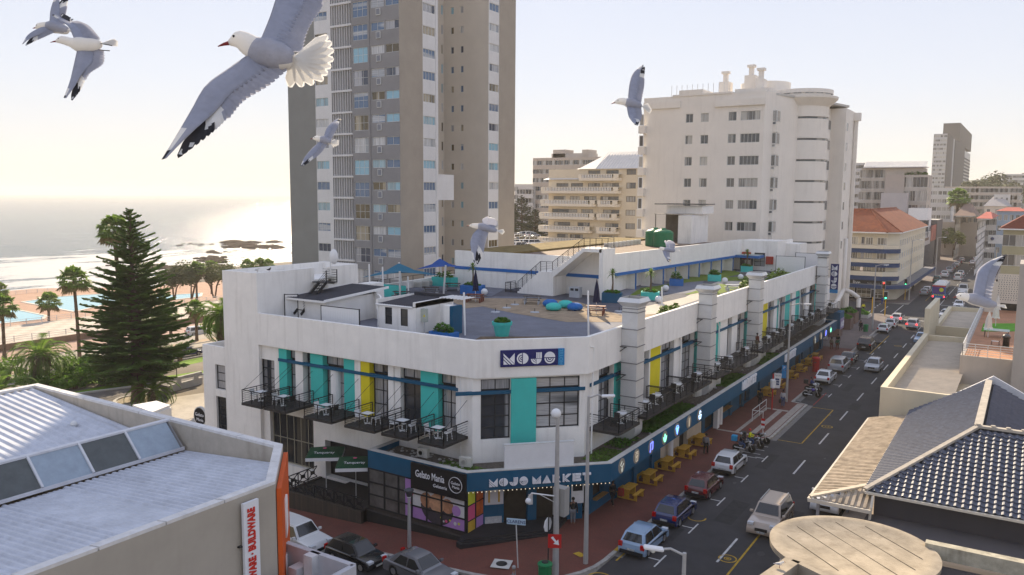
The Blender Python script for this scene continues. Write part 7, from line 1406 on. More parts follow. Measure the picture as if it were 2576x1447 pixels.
for(xa,ya),(xb_,yb_),l in(((1232,1080),(1343,1010),'white striped MARKET letters on the street canopy nearer the corner'),((1578,850),(1663,800),'white striped MARKET letters on the street canopy farther along')):
 y0=XP(k3(xa,ya),XF).y;y1=XP(k3(xb_,yb_),XF).y;t_=T('market_fascia_lettering',l,'sign',(XF,y0,3.4));w6=(y1-y0)/6*.88;word('VARKET',(XF+.03,y0,3.3),Yu,Z_,Xn,w6,.85,(y1-y0-6*w6)/5,.12,lw,t_)
BX=T('blank_sign_box','blank white sign box standing on the corner canopy','sign',tuple((FA+FB)/2+Z_*4.2));s0=(fs_(580,360)-FA).dot(fu);s1=(fs_(1277,320)-FA).dot(fu);P=lambda s,d:tuple((FA+fu*s+fn_*d)[:2]);MB().prism([P(s0,-.42),P(s1,-.42),P(s1,-.18),P(s0,-.18)],4.1,5.75).build('panel',wht,BX);mb=MB();mb.prism([P(s0-.03,-.43),P(s1+.03,-.43),P(s1+.03,-.165),P(s0-.03,-.165)],5.75,5.8);mb.build('frame',alu,BX)
dm=mat('disc_wood',(.32,.28,.22),.7,.3,6);cols=[((.7,.7,.6),'pale ice cream'),((.7,.6,.45),'cream popcorn cup'),((.15,.2,1),'violet music note'),((.2,.75,.45),'green lotus'),((.15,.35,1),'blue diamond'),((.7,.6,.45),'cream chopsticks'),((.5,.7,1),'pale blue cup')]
ico={0:[[(0,.3),(-.22,.1),(0,-.1),(.22,.1)],[(-.1,-.15),(0,-.42),(.1,-.15)]],1:[[(-.2,.3),(.2,.3)],[(-.17,.2),(-.12,-.35),(.12,-.35),(.17,.2),(-.17,.2)],[(-.08,-.1),(.08,.05)]],2:[[(-.15,-.3),(-.15,.25),(.2,.32),(.2,-.2)],[(-.25,-.35),(-.15,-.25)],[(.1,-.25),(.2,-.15)]],3:[[(0,.3),(-.12,.05),(0,-.25),(.12,.05),(0,.3)],[(-.3,.1),(-.1,-.28),(.1,-.28),(.3,.1)]],4:[[(-.25,.15),(-.12,.32),(.12,.32),(.25,.15),(0,-.35),(-.25,.15),(.25,.15)],[(-.08,.15),(0,-.3),(.08,.15)]],5:[[(-.1,.35),(-.06,-.35)],[(.08,.35),(.04,-.35)]],6:[[(-.25,0),(-.15,-.3),(.15,-.3),(.25,0),(-.25,0)],[(-.1,.1),(0,.35),(.2,.2)]]}
pos=[(k3,None)];kz=K(2400,1500,900/1743)
for i,(kq_,x,y) in enumerate(((kz,55,635),(kz,167,565),(kz,278,490),(kz,380,425),(kz,473,365),(kz,564,305),(kz,645,250),(k3,1828,690),(k3,1876,655),(k3,1914,625),(k3,1953,602))):
 p=XP(kq_(x,y),XF+.1);t_=T('icon_disc',('round wooden disc with a %s icon on the street canopy'%cols[i][1]) if i<7 else 'plain round disc on the far part of the canopy, %s after the letters'%ordn[i-7],'sign',(XF,p.y,3.62),'round icon discs on the canopy');MB().lathe([(.52,0),(.52,.1)],(XF+.0,p.y,3.62),24,'X').build('disc',dm,t_)
 mb=MB();c_,_n=cols[i%7]
 for pl2 in ico[i%7]:
  for a,b_ in zip(pl2,pl2[1:]):mb.beam((XF+.13,p.y+a[0]*1.1,3.62+a[1]*1.0),(XF+.13,p.y+b_[0]*1.1,3.62+b_[1]*1.0),.035)
 mb.build('neon_icon',mat('neon_%d'%(i%7),c_,.4,0,emit=1.6 if i in(2,3,4,6) else .25),t_)
t_=T('blade_sign','tall blue blade sign with white striped MOJO letters at the far end of the hotel','sign',(-22,116.4,8));kb2=K(2900,950,700/2251);yb0=117.5
bl0,bl1=YP(kb2(1112,260),yb0),YP(kb2(1213,250),yb0);zt2_,zb2_=bl0.z,YP(kb2(1105,625),yb0).z;MB().box(bl0.x,yb0,zb2_+.5,bl1.x,yb0+.25,zt2_).build('board',mat('sign_navy',(.012,.016,.12)),t_);MB().box(bl0.x,yb0,zb2_,bl1.x,yb0+.25,zb2_+.5).build('foot_board',mat('sign_azure',(.02,.22,.48)),t_);hh2=(zt2_-zb2_-.6)/4;w_=(bl1.x-bl0.x)*.7
for i,ch_ in enumerate('MOJQ'):mb=MB();glyph(mb,ch_,V3((bl0.x+(bl1.x-bl0.x)*.15,yb0-.01,zt2_-.1-(i+1)*hh2+.1)),V3((1,0,0)),Z_,V3((0,-1,0)),w_,hh2*.82,.03);mb.build('letter',lw,t_)
mb=MB();mb.box(-24.2,yb0+.1,zt2_-.8,bl0.x,yb0+.16,zt2_-.74);mb.box(-24.2,yb0+.1,zb2_+1,bl0.x,yb0+.16,zb2_+1.06);mb.build('bracket',darkf,t_)
t_=T('end_fascia_sign','raised petrol box with purple MOJO panel closing the canopy','sign',(XF,119,4));MB().box(-23.5,118.7,3.0,XF+.25,121.5,5.3).build('box',petrol,t_);MB().box(XF+.26,118.9,2.9,XF+.32,121.3,4.4).build('panel',mat('dusty_purple',(.30,.24,.38),.6,.1,1),t_);word('MOJQ',(XF+.33,119.0,3.2),Yu,Z_,Xn,.48,.8,.06,.02,lw,t_)
# gelato shop corner
GM=T('gelato_shop_front','glazed black framed gelato shop with pink and purple picture windows','shop front',(-32,39,0));zb=gz(-32)+.9
mb=MB();mb.prism([(-36.5,39.2),(-28.35,39.2),(-28.35,39.5),(-36.5,39.5)],-1.5,zb);mb.prism([(-40.9,38.7),(-36.5,38.7),(-36.5,42),(-40.9,42)],-2,.25);mb.box(-36.5,39.0,-1.8,-28.3,39.2,zb-.25)
mb.build('base_wall',brickmat('dark_brick',(.06,.045,.035),(.045,.035,.03),(.02,.018,.016),3.4,w=.6,h=.2),GM)
kg=K(1050,1700,900/2381);gxx=lambda x:YP(kg(x,600),39.2).x
fr=MB();gl2=mat('shop_glass',(.13,.12,.11),.1,.4,.8,spec=.7);xsg=[gxx(v) for v in(1050,1195,1340,1478,1632,1785,1938)];xsg[0]=-36.45;xsg[-1]=-28.4
for x in xsg:fr.box(x-.05,39.16,zb,x+.05,39.3,3.0)
for z in(zb,zb+.85,zb+1.7,2.95):fr.box(-36.45,39.17,z-.04,-28.35,39.29,z+.05)
fr.build('frame',blackm,GM);lil=mat('lilac_print',(.42,.22,.50),.5,.05,1);ppk=mat('pink_print',(.65,.10,.22),.5,.1,1);wpr=mat('white_print',(.62,.60,.60),.5,.1,1);ice=mat('ice_cream_print',(.45,.22,.12),.5,.45,2.2);icd=mat('dark_bowl_print',(.06,.05,.06),.4,.2,3);lime=mat('lime_print',(.6,.62,.05),.5,.05,1)
for i in range(6):
 for j,(z0,z1) in enumerate(((zb,zb+.85),(zb+.85,zb+1.7),(zb+1.7,2.95))):
  m_=gl2 if i<2 else((lil if i==2 else(lil if j==0 else wpr)) if i>=2 else gl2)
  if i==2:MB().box(xsg[2]+.06,39.22,z0,(xsg[2]+xsg[3])/2,39.24,z1).build('pane',gl2,GM);MB().box((xsg[2]+xsg[3])/2,39.22,z0,xsg[3]-.05,39.24,z1).build('pane',lil,GM);continue
  MB().box(xsg[i]+.05,39.22,z0+.05,xsg[i+1]-.05,39.24,z1-.04).build('pane',m_,GM)
def disc(x,z,r_,m,d=39.205,sx=1,a0=0,a1=360,nm='picture'):pts=[(x+r_*sx*math.cos(R(a0+(a1-a0)*i/20)),z+r_*math.sin(R(a0+(a1-a0)*i/20))) for i in range(21 if a1-a0<360 else 20)];mb=MB();mb.add([(px2,d,pz) for px2,pz in pts],[tuple(range(len(pts)))]);return mb.build(nm,m,GM)
cxg=(xsg[3]+xsg[6])/2
disc(cxg-.1,zb+1.15,1.15,icd,39.212,1.15,180,360);disc(cxg-.95,zb+1.45,.5,ice,39.209);disc(cxg+.75,zb+1.4,.48,ice,39.208);disc(cxg-.1,zb+1.4,.62,mat('ice_cream_print2',(.55,.30,.17),.5,.3,3),39.206);disc(cxg+.1,zb+2.2,.5,ice,39.210);disc(xsg[6]-.7,zb+1.25,.34,lil,39.203);disc(xsg[2]+1.05,zb+1.65,.2,ppk,39.21);disc(xsg[2]+1.0,zb+.9,.17,ppk,39.21)
for x,z,r_,m_ in((-1.9,.45,.08,lime),(-1.5,.3,.1,ppk),(-1.2,.42,.07,lime),(-.8,.3,.12,wpr),(-.5,.35,.09,lime),(-1.7,.25,.07,wpr)):disc(xsg[6]+x+.0,zb+z+.1,r_,m_,39.202)
SG=T('gelato_sign','black sign board with white Gelato Mania lettering over the shop windows','sign',(-30,39,3));xa_,xb2=gxx(1490),-28.25;MB().box(xa_,38.98,2.45,xb2,39.14,4.15).build('board',mat('board_black',(.012,.011,.012),.45,.05,1),SG);text('Gelato Mania',.66,(xa_+(xb2-xa_)*.36,38.96,3.5),(1,0,0),(.12,0,1),lw,SG,.01,bold=.004,sx=.66);text('Gelateria',.3,(xa_+(xb2-xa_)*.55,38.96,2.98),(1,0,0),(0,0,1),lw,SG,.01)
mb=MB();
for i in range(28):a,b_=R(i*360/28),R((i+1)*360/28);mb.beam((xb2-.75+.5*math.cos(a),38.965,3.35+.5*math.sin(a)),(xb2-.75+.5*math.cos(b_),38.965,3.35+.5*math.sin(b_)),.03)
mb.build('roundel',lw,SG);text('Gelato',.26,(xb2-.75,38.96,3.45),(1,0,0),(.12,0,1),lw,SG,.008);text('Mania',.24,(xb2-.72,38.96,3.2),(1,0,0),(.12,0,1),lw,SG,.008)
zc_=.13
for i,(y0,y1) in enumerate(((39.25,40.1),(40.15,41.0))):
 for j,(z0,z1) in enumerate(((.1,1.0),(1.05,2.0),(2.05,2.95))):MB().box(-28.30,y0+.04,z0,-28.27,y1-.04,z1).build('pane',[[lime,lil],[ppk,mat('orange_print',(.55,.12,.03),.5,.4,2)],[lime,mat('orange_print',(.55,.12,.03))]][j][i] if(i,j)!=(0,0) else mat('amber_print',(.6,.38,.05),.5,.2,1),GM)
mb=MB();mb.box(-28.38,39.2,-.4,-28.24,39.27,3.0);mb.box(-28.36,40.1,.0,-28.25,40.17,3.0);mb.box(-28.36,39.2,1.0,-28.24,41,1.06);mb.box(-28.36,39.2,2.0,-28.24,41,2.06);mb.box(-28.4,39.2,-.7,-28.25,41.0,.1);mb.build('frame',blackm,GM)
on_ent(.08,1.55,1.3,2.8,wpr,'cone_poster',.03);on_ent(.3,1.7,.42,2.5,mat('cone_amber',(.5,.3,.05),.6,.2,2),'cone_picture',.04);on_ent(.95,1.7,1.07,2.55,mat('cone_amber',(.5,.3,.05)),'cone_picture',.04);on_ent(.1,.3,1.2,.75,mat('menu_grey',(.5,.5,.5),.6,.3,6),'menu_board',.04)
for i in range(4):
 t_=T('bar_stool','white bar stool inside the gelato shop window, %s from the left'%ordn[i],'stool',(-35.9+i*.75,39.9,-.1));p=t_.location;MB().lathe([(.2,0),(.2,.06)],(p.x,p.y,p.z+.75),12).build('seat',wht,t_);MB().lathe([(.02,0),(.02,.75)],tuple(p),6).build('leg',steel,t_)
DB=T('deck_balustrade','black patterned balustrade round the side street deck','balustrade',(-43,38.7,0));x0=-43.9;mb=MB();mb.box(x0,38.45,-2,-36.5,38.7,.1);mb.box(x0,38.7,-2,x0+.25,41.9,.1);mb.build('wall',brickmat('dark_brick2',(.075,.055,.04),(.05,.04,.03),(.02,.018,.016),3.4,w=.6,h=.2),DB)
pr=MB()
pr.box(0,0,0,.06,.06,.95).box(.06,.01,.88,.95,.05,.95).box(.06,.01,.08,.95,.05,.14).beam((.08,.03,.14),(.93,.03,.88),.05).beam((.93,.03,.14),(.08,.03,.88),.05).box(.3,.01,.38,.7,.05,.64);o=pr.build('panel',blackm,DB,world=False);o.location=(x0-DB.location.x,.0-.15,.1)
for i in range(1,8):c=o.copy();COL.objects.link(c);c.location=(x0-DB.location.x+i*.95,-.15,.1)
for i in range(3):c=o.copy();COL.objects.link(c);c.location=(x0-DB.location.x+.1,.0+i*.95,.1);c.rotation_euler.z=R(90)
mb=MB();mb.box(-43.6,38.7,-1,-36.5,41.9,.05);mb.build('deck_floor',deckm,DB)
def market_umbrella(label,x,y,z0,h,w,edge,m):
 t_=T('beer_umbrella',label,'umbrella',(x,y,z0));MB().lathe([(.03,0),(.03,h)],(x,y,z0),8).build('pole',steel,t_);mb=MB();z=z0+h;a=w/2;rz=R(38)
 c=[(x+(u_*math.cos(rz)-v_*math.sin(rz)),y+(u_*math.sin(rz)+v_*math.cos(rz))) for u_,v_ in((-a,-a),(a,-a),(a,a),(-a,a))]
 for i in range(4):p,q=c[i],c[(i+1)%4];mb.add([(x,y,z+.45),(*p,z),(*q,z)],[(0,1,2)])
 mb.build('canopy',m,t_);mb=MB()
 for i in range(4):p,q=c[i],c[(i+1)%4];mb.add([(*p,z+.004),(*q,z+.004),(*q,z-.24),(*p,z-.24)],[(0,1,2,3)])
 mb.build('valance',edge,t_);fwd=V3((c[1][0]-c[0][0],c[1][1]-c[0][1],0)).normalized();side=V3((-fwd.y,fwd.x,0));tx=V3((x,y,z+.22))-side*a*.62;text('Tafelberg',.3,tuple(tx+V3((0,0,.03))),tuple(fwd),tuple((side*a+V3((0,0,.42))).normalized()),lw,t_,.004) if 0 else text('Tanqueray',.34,tuple(tx+V3((0,0,.02))),tuple(fwd),tuple((side*a+V3((0,0,.42))).normalized()),lw,t_,.004)
 MB().lathe([(.14,0),(.14,.02)],tuple(tx+side*.45+V3((0,0,.2))),10).build('red_dot',ppk,t_)
grn=mat('bottle_green',(.01,.06,.025),.7,.1,2)
for x,y,l in((-41.6,40.3,'dark green umbrella with white border, left of the two over the deck'),(-38.3,39.9,'dark green umbrella with white border, right one beside the folding door')):market_umbrella(l,x,y,.05,2.75,2.5,wht,grn)
FD=T('folding_doors','black folding glass doors stacked beside the blue canopy','door',(-36.7,40.5,0));mb=MB()
for i in range(3):mb.box(-37.05+i*.14,40.0,.05,-36.98+i*.14,41.6,3.3)
mb.build('door_leaf',blackm,FD)
RS=T('round_projecting_sign','round black Gelato Mania sign projecting from the annex wall','sign',(-58.2,40.6,3));p=PD(kw(1425,320),68.5);RS.location=p
for nm,r_,d_,m_ in(('rim',.84,.1,mat('rim_white',(.6,.6,.58),.6,.05,1)),('face',.74,.13,mat('board_black',(.012,.011,.012)))):MB().lathe([(r_,-d_),(r_,d_)],tuple(p),28,'Y').build(nm,m_,RS)
text('Gelato',.42,(p.x,p.y-.15,p.z+.16),(1,0,0),(.1,0,1),lw,RS,.01);text('Mania',.38,(p.x+.05,p.y-.15,p.z-.28),(1,0,0),(.1,0,1),lw,RS,.01);mb=MB();mb.box(p.x+.7,p.y-.03,p.z+.2,p.x+2.2,p.y+.03,p.z+.26);mb.box(p.x+.7,p.y-.03,p.z-.3,p.x+2.2,p.y+.03,p.z-.24);mb.build('bracket',blackm,RS)
# STREET FURNITURE
wood=mat('yellow_pine',(.56,.31,.04),.55,.3,3,bump=.1)
def picnic(m,name='picnic_table',loc=(0,0,0),label='',rz=0,grp=None,topm=None,W_=1.5,s=1):
 t_=T(name,label,'table',loc,grp,rz);topm=topm or m
 MB().box(-W_/2,-.36,.72,W_/2,.36,.77).build('table_top',topm,t_,world=False)
 for y in(-.72,.72):MB().box(-W_/2,y-.14,.42,W_/2,y+.14,.46).build('bench',topm,t_,world=False)
 for x in(-W_/2+.2,W_/2-.2):MB().box(x-.04,-.85,.0,x+.04,.85,.08).box(x-.04,-.25,.08,x+.04,.25,.72).box(x-.04,-.85,.08,x+.04,-.62,.42).box(x-.04,.62,.08,x+.04,.85,.42).build('trestle',m,t_,world=False)
 t_.scale=(s,)*3;return t_
pt=[(51.0,0),(54.6,1),(58.2,2),(61.8,3),(65.6,4)];ft=[(86.5,5),(91.0,6),(96.5,7),(101.0,8),(105.5,9),(109.5,10)]
proto=None
for y,i in pt+ft:
 l='yellow wooden picnic table against the blue wall, %s from the corner'%ordn[i]
 if proto is None:proto=picnic(wood,'picnic_table',(-22.65,y,.13),l,R(90),'yellow picnic tables along the pavement')
 else:dup(proto,(-22.65,y,.13),R(90),l)
def pole_lamp(name,label,x,y,h,r,arm,kind='arm',z=.13,cat='street lamp'):
 t_=T(name,label,cat,(x,y,z));gp=mat('pole_grey',(.42,.41,.40),.6,.1,2,metal=.3);MB().tube([(x,y,z),(x,y,z+h*.35),(x,y,z+h)],[r*1.5,r*1.2,r*.75],10).build('pole',gp,t_)
 a=V3(arm);top=V3((x,y,z+h));MB().tube([top-V3((0,0,.1)),top+a*.6+V3((0,0,.08)),top+a],r*.5,8).build('arm',gp,t_);e=top+a
 if kind=='globe':MB().sphere(tuple(e+V3((0,0,.1))),.28,14,10).build('lamp_head',wht,t_,smooth=True)
 else:mb=MB();d=a.normalized();mb.beam(e-d*.1,e+d*.65,.26,.14);mb.build('lamp_head',wht,t_,bevel=.04);MB().sphere(tuple(e+d*.3-V3((0,0,.08))),.11,8,6).build('lens',mat('lens',(.6,.6,.55),.2,0),t_)
 return t_
kv=K(1750,1700,1000/2576)
def base(k,x,y,z=.13):return G(k(x,y),z)
b1_=base(kv,1082,1405);t_=pole_lamp('street_light_mast','tall grey steel mast with round white head before the corner entrance',b1_.x,b1_.y,PD((1388,1035),(b1_-CAMP).dot(FW)).z-.13,.13,(-.1,.0,.05),'globe');d_=(b1_-CAMP).dot(FW);zc1_=PD((1388,1240),d_).z
mb=MB();mb.tube([(b1_.x,b1_.y,zc1_),(b1_.x-1.2,b1_.y-.7,zc1_+.15),(b1_.x-1.35,b1_.y-.8,zc1_-.1)],.04,8);mb.beam((b1_.x,b1_.y,zc1_-.4),(b1_.x-.8,b1_.y-.5,zc1_+.1),.03);mb.build('camera_arm',steel,t_);MB().sphere((b1_.x-1.35,b1_.y-.8,zc1_-.3),.17,10,8).build('dome_camera',wht,t_,smooth=True);MB().box(b1_.x-.35,b1_.y+.2,zc1_-1.2,b1_.x+.4,b1_.y+.75,zc1_+.4).build('control_box',mat('box_grey',(.33,.32,.3),.7,.1,1),t_)
b2_=base(kv,1385,1290);pole_lamp('street_lamp','slim grey street lamp right of the mast on the corner',b2_.x,b2_.y,PD((1472,982),(b2_-CAMP).dot(FW)).z-.2,.1,(.75,.35,.05))
b3_=PD((1722,1391),30);pole_lamp('street_lamp','white cobra head street lamp rising into the bottom edge of the photo',b3_.x,b3_.y,b3_.z-.13,.1,(-.75,-.45,.12))
b4_=G(K(2800,1400,700/2026)(785,490),.13);t_=pole_lamp('street_lamp','grey street lamp with blue parking sign midway along the pavement',b4_.x,b4_.y,10.2,.1,(1.3,.3,.1));zp4=PD((1971,918),(b4_-CAMP).dot(FW)).z;MB().box(b4_.x-.58,b4_.y-.03,zp4-.5,b4_.x-.1,b4_.y+.03,zp4).box(b4_.x-.58,b4_.y-.03,zp4-1.35,b4_.x-.1,b4_.y+.03,zp4-.54).build('parking_sign',mat('sign_blue',(.03,.25,.55),.5,.03,1),t_);text('P',.42,(b4_.x-.34,b4_.y-.04,zp4-.25),(1,0,0),(0,0,1),lw,t_,.005)
pole_lamp('street_lamp','grey street lamp by the green bin near the crossing',-20.14,138.6,10.5,.1,(1.2,.2,.1));pole_lamp('street_lamp','twin armed lamp on the far pavement by the red roofed building',-20.2,185,12.5,.1,(1.4,0,.1));pole_lamp('street_lamp','far lamp arm seen above the traffic queue at right',-6.0,215,9.5,.1,(-1.6,0,.15));pole_lamp('street_lamp','distant lamp post beside the billboard building',-19.9,236,11,.1,(1.4,0,.1))
p=V3((-31.0,36.9,gz(-31)+.13));t_=T('short_pavement_lamp','short grey lamp post in front of the ice cream pictures','lamp',tuple(p));MB().tube([p,p+V3((0,0,3.3))],[.13,.08],10).build('post',mat('pole_grey',(.42,.41,.4)),t_);MB().lathe([(.14,3.25),(.2,3.45),(.24,3.55),(.3,3.6),(.3,3.68),(.05,3.8)],tuple(p),14).build('lamp_head',mat('lamp_dark',(.06,.06,.07),.5,.1,2),t_);MB().lathe([(.13,3.2),(.17,3.44)],tuple(p),14).build('lens',wht,t_)
p=base(kv,705,1335);t_=T('street_name_sign','blue and white CLARENS street name sign on a slim grey pole','street sign',tuple(p));h_=PD((1294,1313),(p-CAMP).dot(FW)).z;MB().tube([p,(p.x-.15,p.y,h_-.1)],.035,8).build('pole',steel,t_);u_=V3((.93,.36,0));q_=V3((p.x-.15,p.y,h_+.1));mb=MB();mb.beam(q_-u_*.55,q_+u_*.55,.05,.34);mb.build('plate',mat('sign_pale_blue',(.42,.55,.65),.5,.03,1),t_);text('CLARENS',.26,tuple(q_+V3((u_.y,-u_.x,0))*.035),tuple(u_),(0,0,1),mat('sign_navy',(.012,.016,.12)),t_,.004)
p=base(kv,1005,1409);t_=T('detour_sign','red and white arrow sign with octagonal sign on a dark pole','traffic sign',tuple(p));d_=(p-CAMP).dot(FW);z1=PD((1388,1355),d_).z;z2=PD((1376,1330),d_).z;MB().tube([p,(p.x,p.y,z2+.8)],.035,8).build('pole',darkf,t_);MB().lathe([(.42,-.02),(.42,.02)],(p.x-.05,p.y,z2+.35),8,'X').build('octagon',wht,t_);q_=V3((p.x+.35,p.y+.1,z1));u_=V3((.85,.5,0));mb=MB();mb.beam(q_-u_*.38,q_+u_*.38,.03,.8);mb.build('red_plate',mat('sign_red2',(.5,.02,.02),.5,.03,1),t_);n_=V3((u_.y,-u_.x,0));mb=MB();a_=q_+n_*.02;mb.add([a_+u_*x+Z_*z for x,z in((-.22,.2),(-.1,.28),(.1,.02),(.2,.1),(.25,-.22),(-.08,-.15),(.02,-.06))],[(0,1,2,3,4,5,6)][:1]);mb.build('arrow',lw,t_)
k11=K(2800,1400,700/2026)
p=G(k11(622,578),.13);t_=T('bus_stop_flag','red bus stop pole with white flag and timetable drum','bus stop sign',tuple(p));zt3=PD(k11(640,165),(p-CAMP).dot(FW)).z;MB().tube([p,(p.x,p.y,zt3)],.075,10).build('pole',mat('bus_red',(.45,.03,.03),.5,.05,1),t_);MB().add([(p.x+.1,p.y,zt3+.1),(p.x+.82,p.y,zt3+.1),(p.x+.66,p.y,zt3-1.4),(p.x+.12,p.y,zt3-1.4),(p.x+.1,p.y+.05,zt3+.1),(p.x+.82,p.y+.05,zt3+.1),(p.x+.66,p.y+.05,zt3-1.4),(p.x+.12,p.y+.05,zt3-1.4)],[(3,2,1,0),(0,1,5,4),(1,2,6,5),(2,3,7,6),(3,0,4,7)]).build('flag',wht,t_);text('MyCiTi',.19,(p.x+.46,p.y-.01,zt3-.12),(1,0,0),(0,0,1),darkf,t_,.003)
for i in range(3):MB().box(p.x+.22,p.y-.01,zt3-.6-i*.24,p.x+.6,p.y-.004,zt3-.42-i*.24).build('route_panel',navy,t_)
MB().lathe([(.1,0),(.3,.08),(.3,.85),(.1,.95)],(p.x+.02,p.y,2.3),14).build('timetable_drum',wht,t_)
t_=T('bus_stop_barrier','steel tube barrier frame at the bus stop','barrier',(-20.9,77,.13));q4=[(-20.95,75.4),(-20.95,79.6),(-20.0,76.0)];mb=MB();mb.tube([(-20.95,75.2,.13),(-20.95,75.2,1.25),(-20.95,80.0,1.25),(-20.95,80.0,.13)],.035,6);mb.tube([(-20.95,75.2,1.2),(-20.0,75.4,1.2),(-20.0,75.4,.13)],.035,6);mb.tube([(-20.95,77.6,.13),(-20.95,77.6,1.25)],.03,6);mb.tube([(-20.95,75.2,.7),(-20.95,80,.7)],.025,6);mb.build('frame',steel,t_)
t_=T('chevron_post','red and white chevron board on a short post at the bus bay nose','traffic sign',(-18.9,71.4,.13));MB().box(-18.93,71.38,.13,-18.87,71.44,.9).build('post',steel,t_)
for i in range(4):MB().box(-19.06,71.33,.75+i*.22,-18.74,71.36,.97+i*.22).build('stripe',mat('sign_red2',(.5,.02,.02)) if i%2 else wht,t_)
pbx=T('post_box','round red post box on the pavement beyond the motorbikes','post box',(-20.9,101.8,.13));MB().lathe([(.42,0),(.42,1.5),(.5,1.55),(.5,1.68),(.3,1.8),(.02,1.84)],(-20.9,101.8,.13),20).build('body',mat('post_red',(.42,.02,.02),.4,.1,2),pbx,smooth=False);MB().box(-21.05,101.35,1.25,-20.75,101.4,1.32).build('slot',darkf,pbx)
for x,y,l in((b1_.x-.05,b1_.y-1.1,'green litter bin at the foot of the tall mast'),(-20.9,137.2,'green litter bin by the far street lamp')):t_=T('litter_bin',l,'bin',(x,y,.13));MB().lathe([(.36,0),(.38,.95),(.42,1.0),(.42,1.1),(.28,1.16)],(x,y,.13),12).build('body',mat('bin_green',(.01,.17,.06),.5,.1,2),t_);MB().lathe([(.2,1.14),(.18,1.2)],(x,y,.13),12).build('opening',darkf,t_)
ylw=mat('signal_yellow',(.65,.38,.01),.5,.05,1);gon=mat('green_light',(.05,.9,.35),.4,0,emit=4);ron=mat('red_light',(.9,.05,.03),.4,0,emit=3)
for i,(x,y,st,l) in enumerate(((-21.0,157.9,'g','nearest yellow traffic light showing green before the crossing'),(-21.0,185.3,'g','far traffic light showing green beyond the crossing'),(-23.5,160.2,'n','yellow signal pole turned away left of the nearest light'),(-23.9,176,'r','traffic light showing red in front of the estate agency'),(-8,262,'g','tiny distant traffic light showing green at the next crossing'))):
 t_=T('traffic_light',l,'traffic light',(x,y,.13));MB().tube([(x,y,.13),(x,y,3.3)],.08,8).build('pole',ylw,t_);MB().box(x-.35,y-.02,3.05,x+.35,y+.02,4.55).build('backboard',wht,t_);MB().box(x-.29,y-.12,3.12,x+.29,y-.021,4.48).build('housing',blackm,t_)
 for j,z in enumerate((3.35,3.8,4.25)):on=(st=='g' and j==0) or(st=='r' and j==2);MB().lathe([(.15,-.02),(.15,0)],(x,y-.121,z),12,'Y').build('light',(gon if j==0 else ron) if on else mat('dark_lens',(.04,.04,.04),.3,0),t_)
pb_=brickmat('planter_brick',(.20,.12,.09),(.15,.09,.07),(.1,.08,.07),3)
for i,(x,y,w_,l) in enumerate(((-25.3,146,3.2,'large brick planter below the white arch'),(-24.6,138.5,2.8,'middle brick planter behind the canopy end'),(-24.6,130,2.6,'brick planter closest to the hotel canopy'),(-24.5,154,3.2,'low planter with shrubs at the crossing corner'))):t_=T('brick_planter',l,'planter',(x,y,.13));h_=1.9 if i<3 else .7;MB().box(x-w_/2,y-w_/2,.13,x+w_/2,y+w_/2,h_).build('wall',pb_ if i<3 else lconc,t_);tufts([(x-w_/2+.2,y-w_/2+.2,x+w_/2-.2,y+w_/2-.2,h_,1.0,350)],'shrub',gm,s=.16,parent=t_)
AR=T('white_arch_frame','white tubular arch frame rising beside the far corner of the hotel','canopy frame',(-26,150,0));zA=YP(kb2(1300,590),150).z;xA1=YP(kb2(1265,600),150).x;xA2=YP(kb2(1465,650),150).x;mb=MB();mb.tube([(xA1,150,.1),(xA1,150,zA+9)],.35,14);mb.tube([(xA2,150,.1),(xA2,150,zA-1.2)],.35,14);mb.tube([(xA1,150,zA),(xA1+(xA2-xA1)*.5,150,zA-.3),(xA2,150,zA-1.2)],.38,12);mb.tube([(xA1,150,zA),(-26,132,zA-3.4)],.4,12);mb.build('tube_frame',aw,AR,smooth=True)
MB().lathe([(.5,0),(.5,2.2)],(xA2,150,.1),14).build('dark_base',mat('charcoal_render',(.06,.055,.06)),AR)
# VEHICLES
def paint(n,c):return mat('paint_'+n,c,.25,.03,2,coat=.8,spec=.6)
PW,PS,PB,PK,PR_,PD_,PG=paint('white',(.72,.72,.72)),paint('silver',(.42,.43,.45)),paint('blue',(.01,.025,.12)),paint('black',(.012,.012,.014)),paint('maroon',(.11,.012,.015)),paint('pale_blue',(.28,.40,.55)),paint('gold',(.42,.34,.27))
PGY=paint('grey',(.16,.16,.17))
cgl=mat('car_glass',(.012,.014,.016),.08,.2,3,spec=.8);tyre=mat('tyre',(.02,.02,.02),.8,.1,5);rimm=mat('rim',(.5,.5,.5),.3,.1,5,metal=.7);tlm=mat('tail_light',(.45,.01,.01),.25,.05,5);hlm=mat('head_light',(.6,.62,.65),.15,.05,5);plm=mat('plate',(.62,.62,.58),.5,.05,5);brk=mat('brake_light',(1,.03,.03),.4,0,emit=3)
KD={'hatch':(3.95,1.70,1.48,.82,.93,1.05,.35,-1.45,-1.88,.31,1.22,None),'sedan':(4.45,1.74,1.45,.82,.92,1.0,.25,-1.05,-1.75,.32,1.33,.98),'suv':(4.75,1.88,1.78,1.05,1.12,1.15,.55,-1.95,-2.2,.38,1.42,None),'van':(4.9,1.8,2.0,1.0,1.15,1.75,1.2,-2.25,-2.4,.33,1.5,None),'box':(3.9,1.66,1.42,.85,.9,.95,.35,-1.35,-1.85,.30,1.2,None)}
CM={}
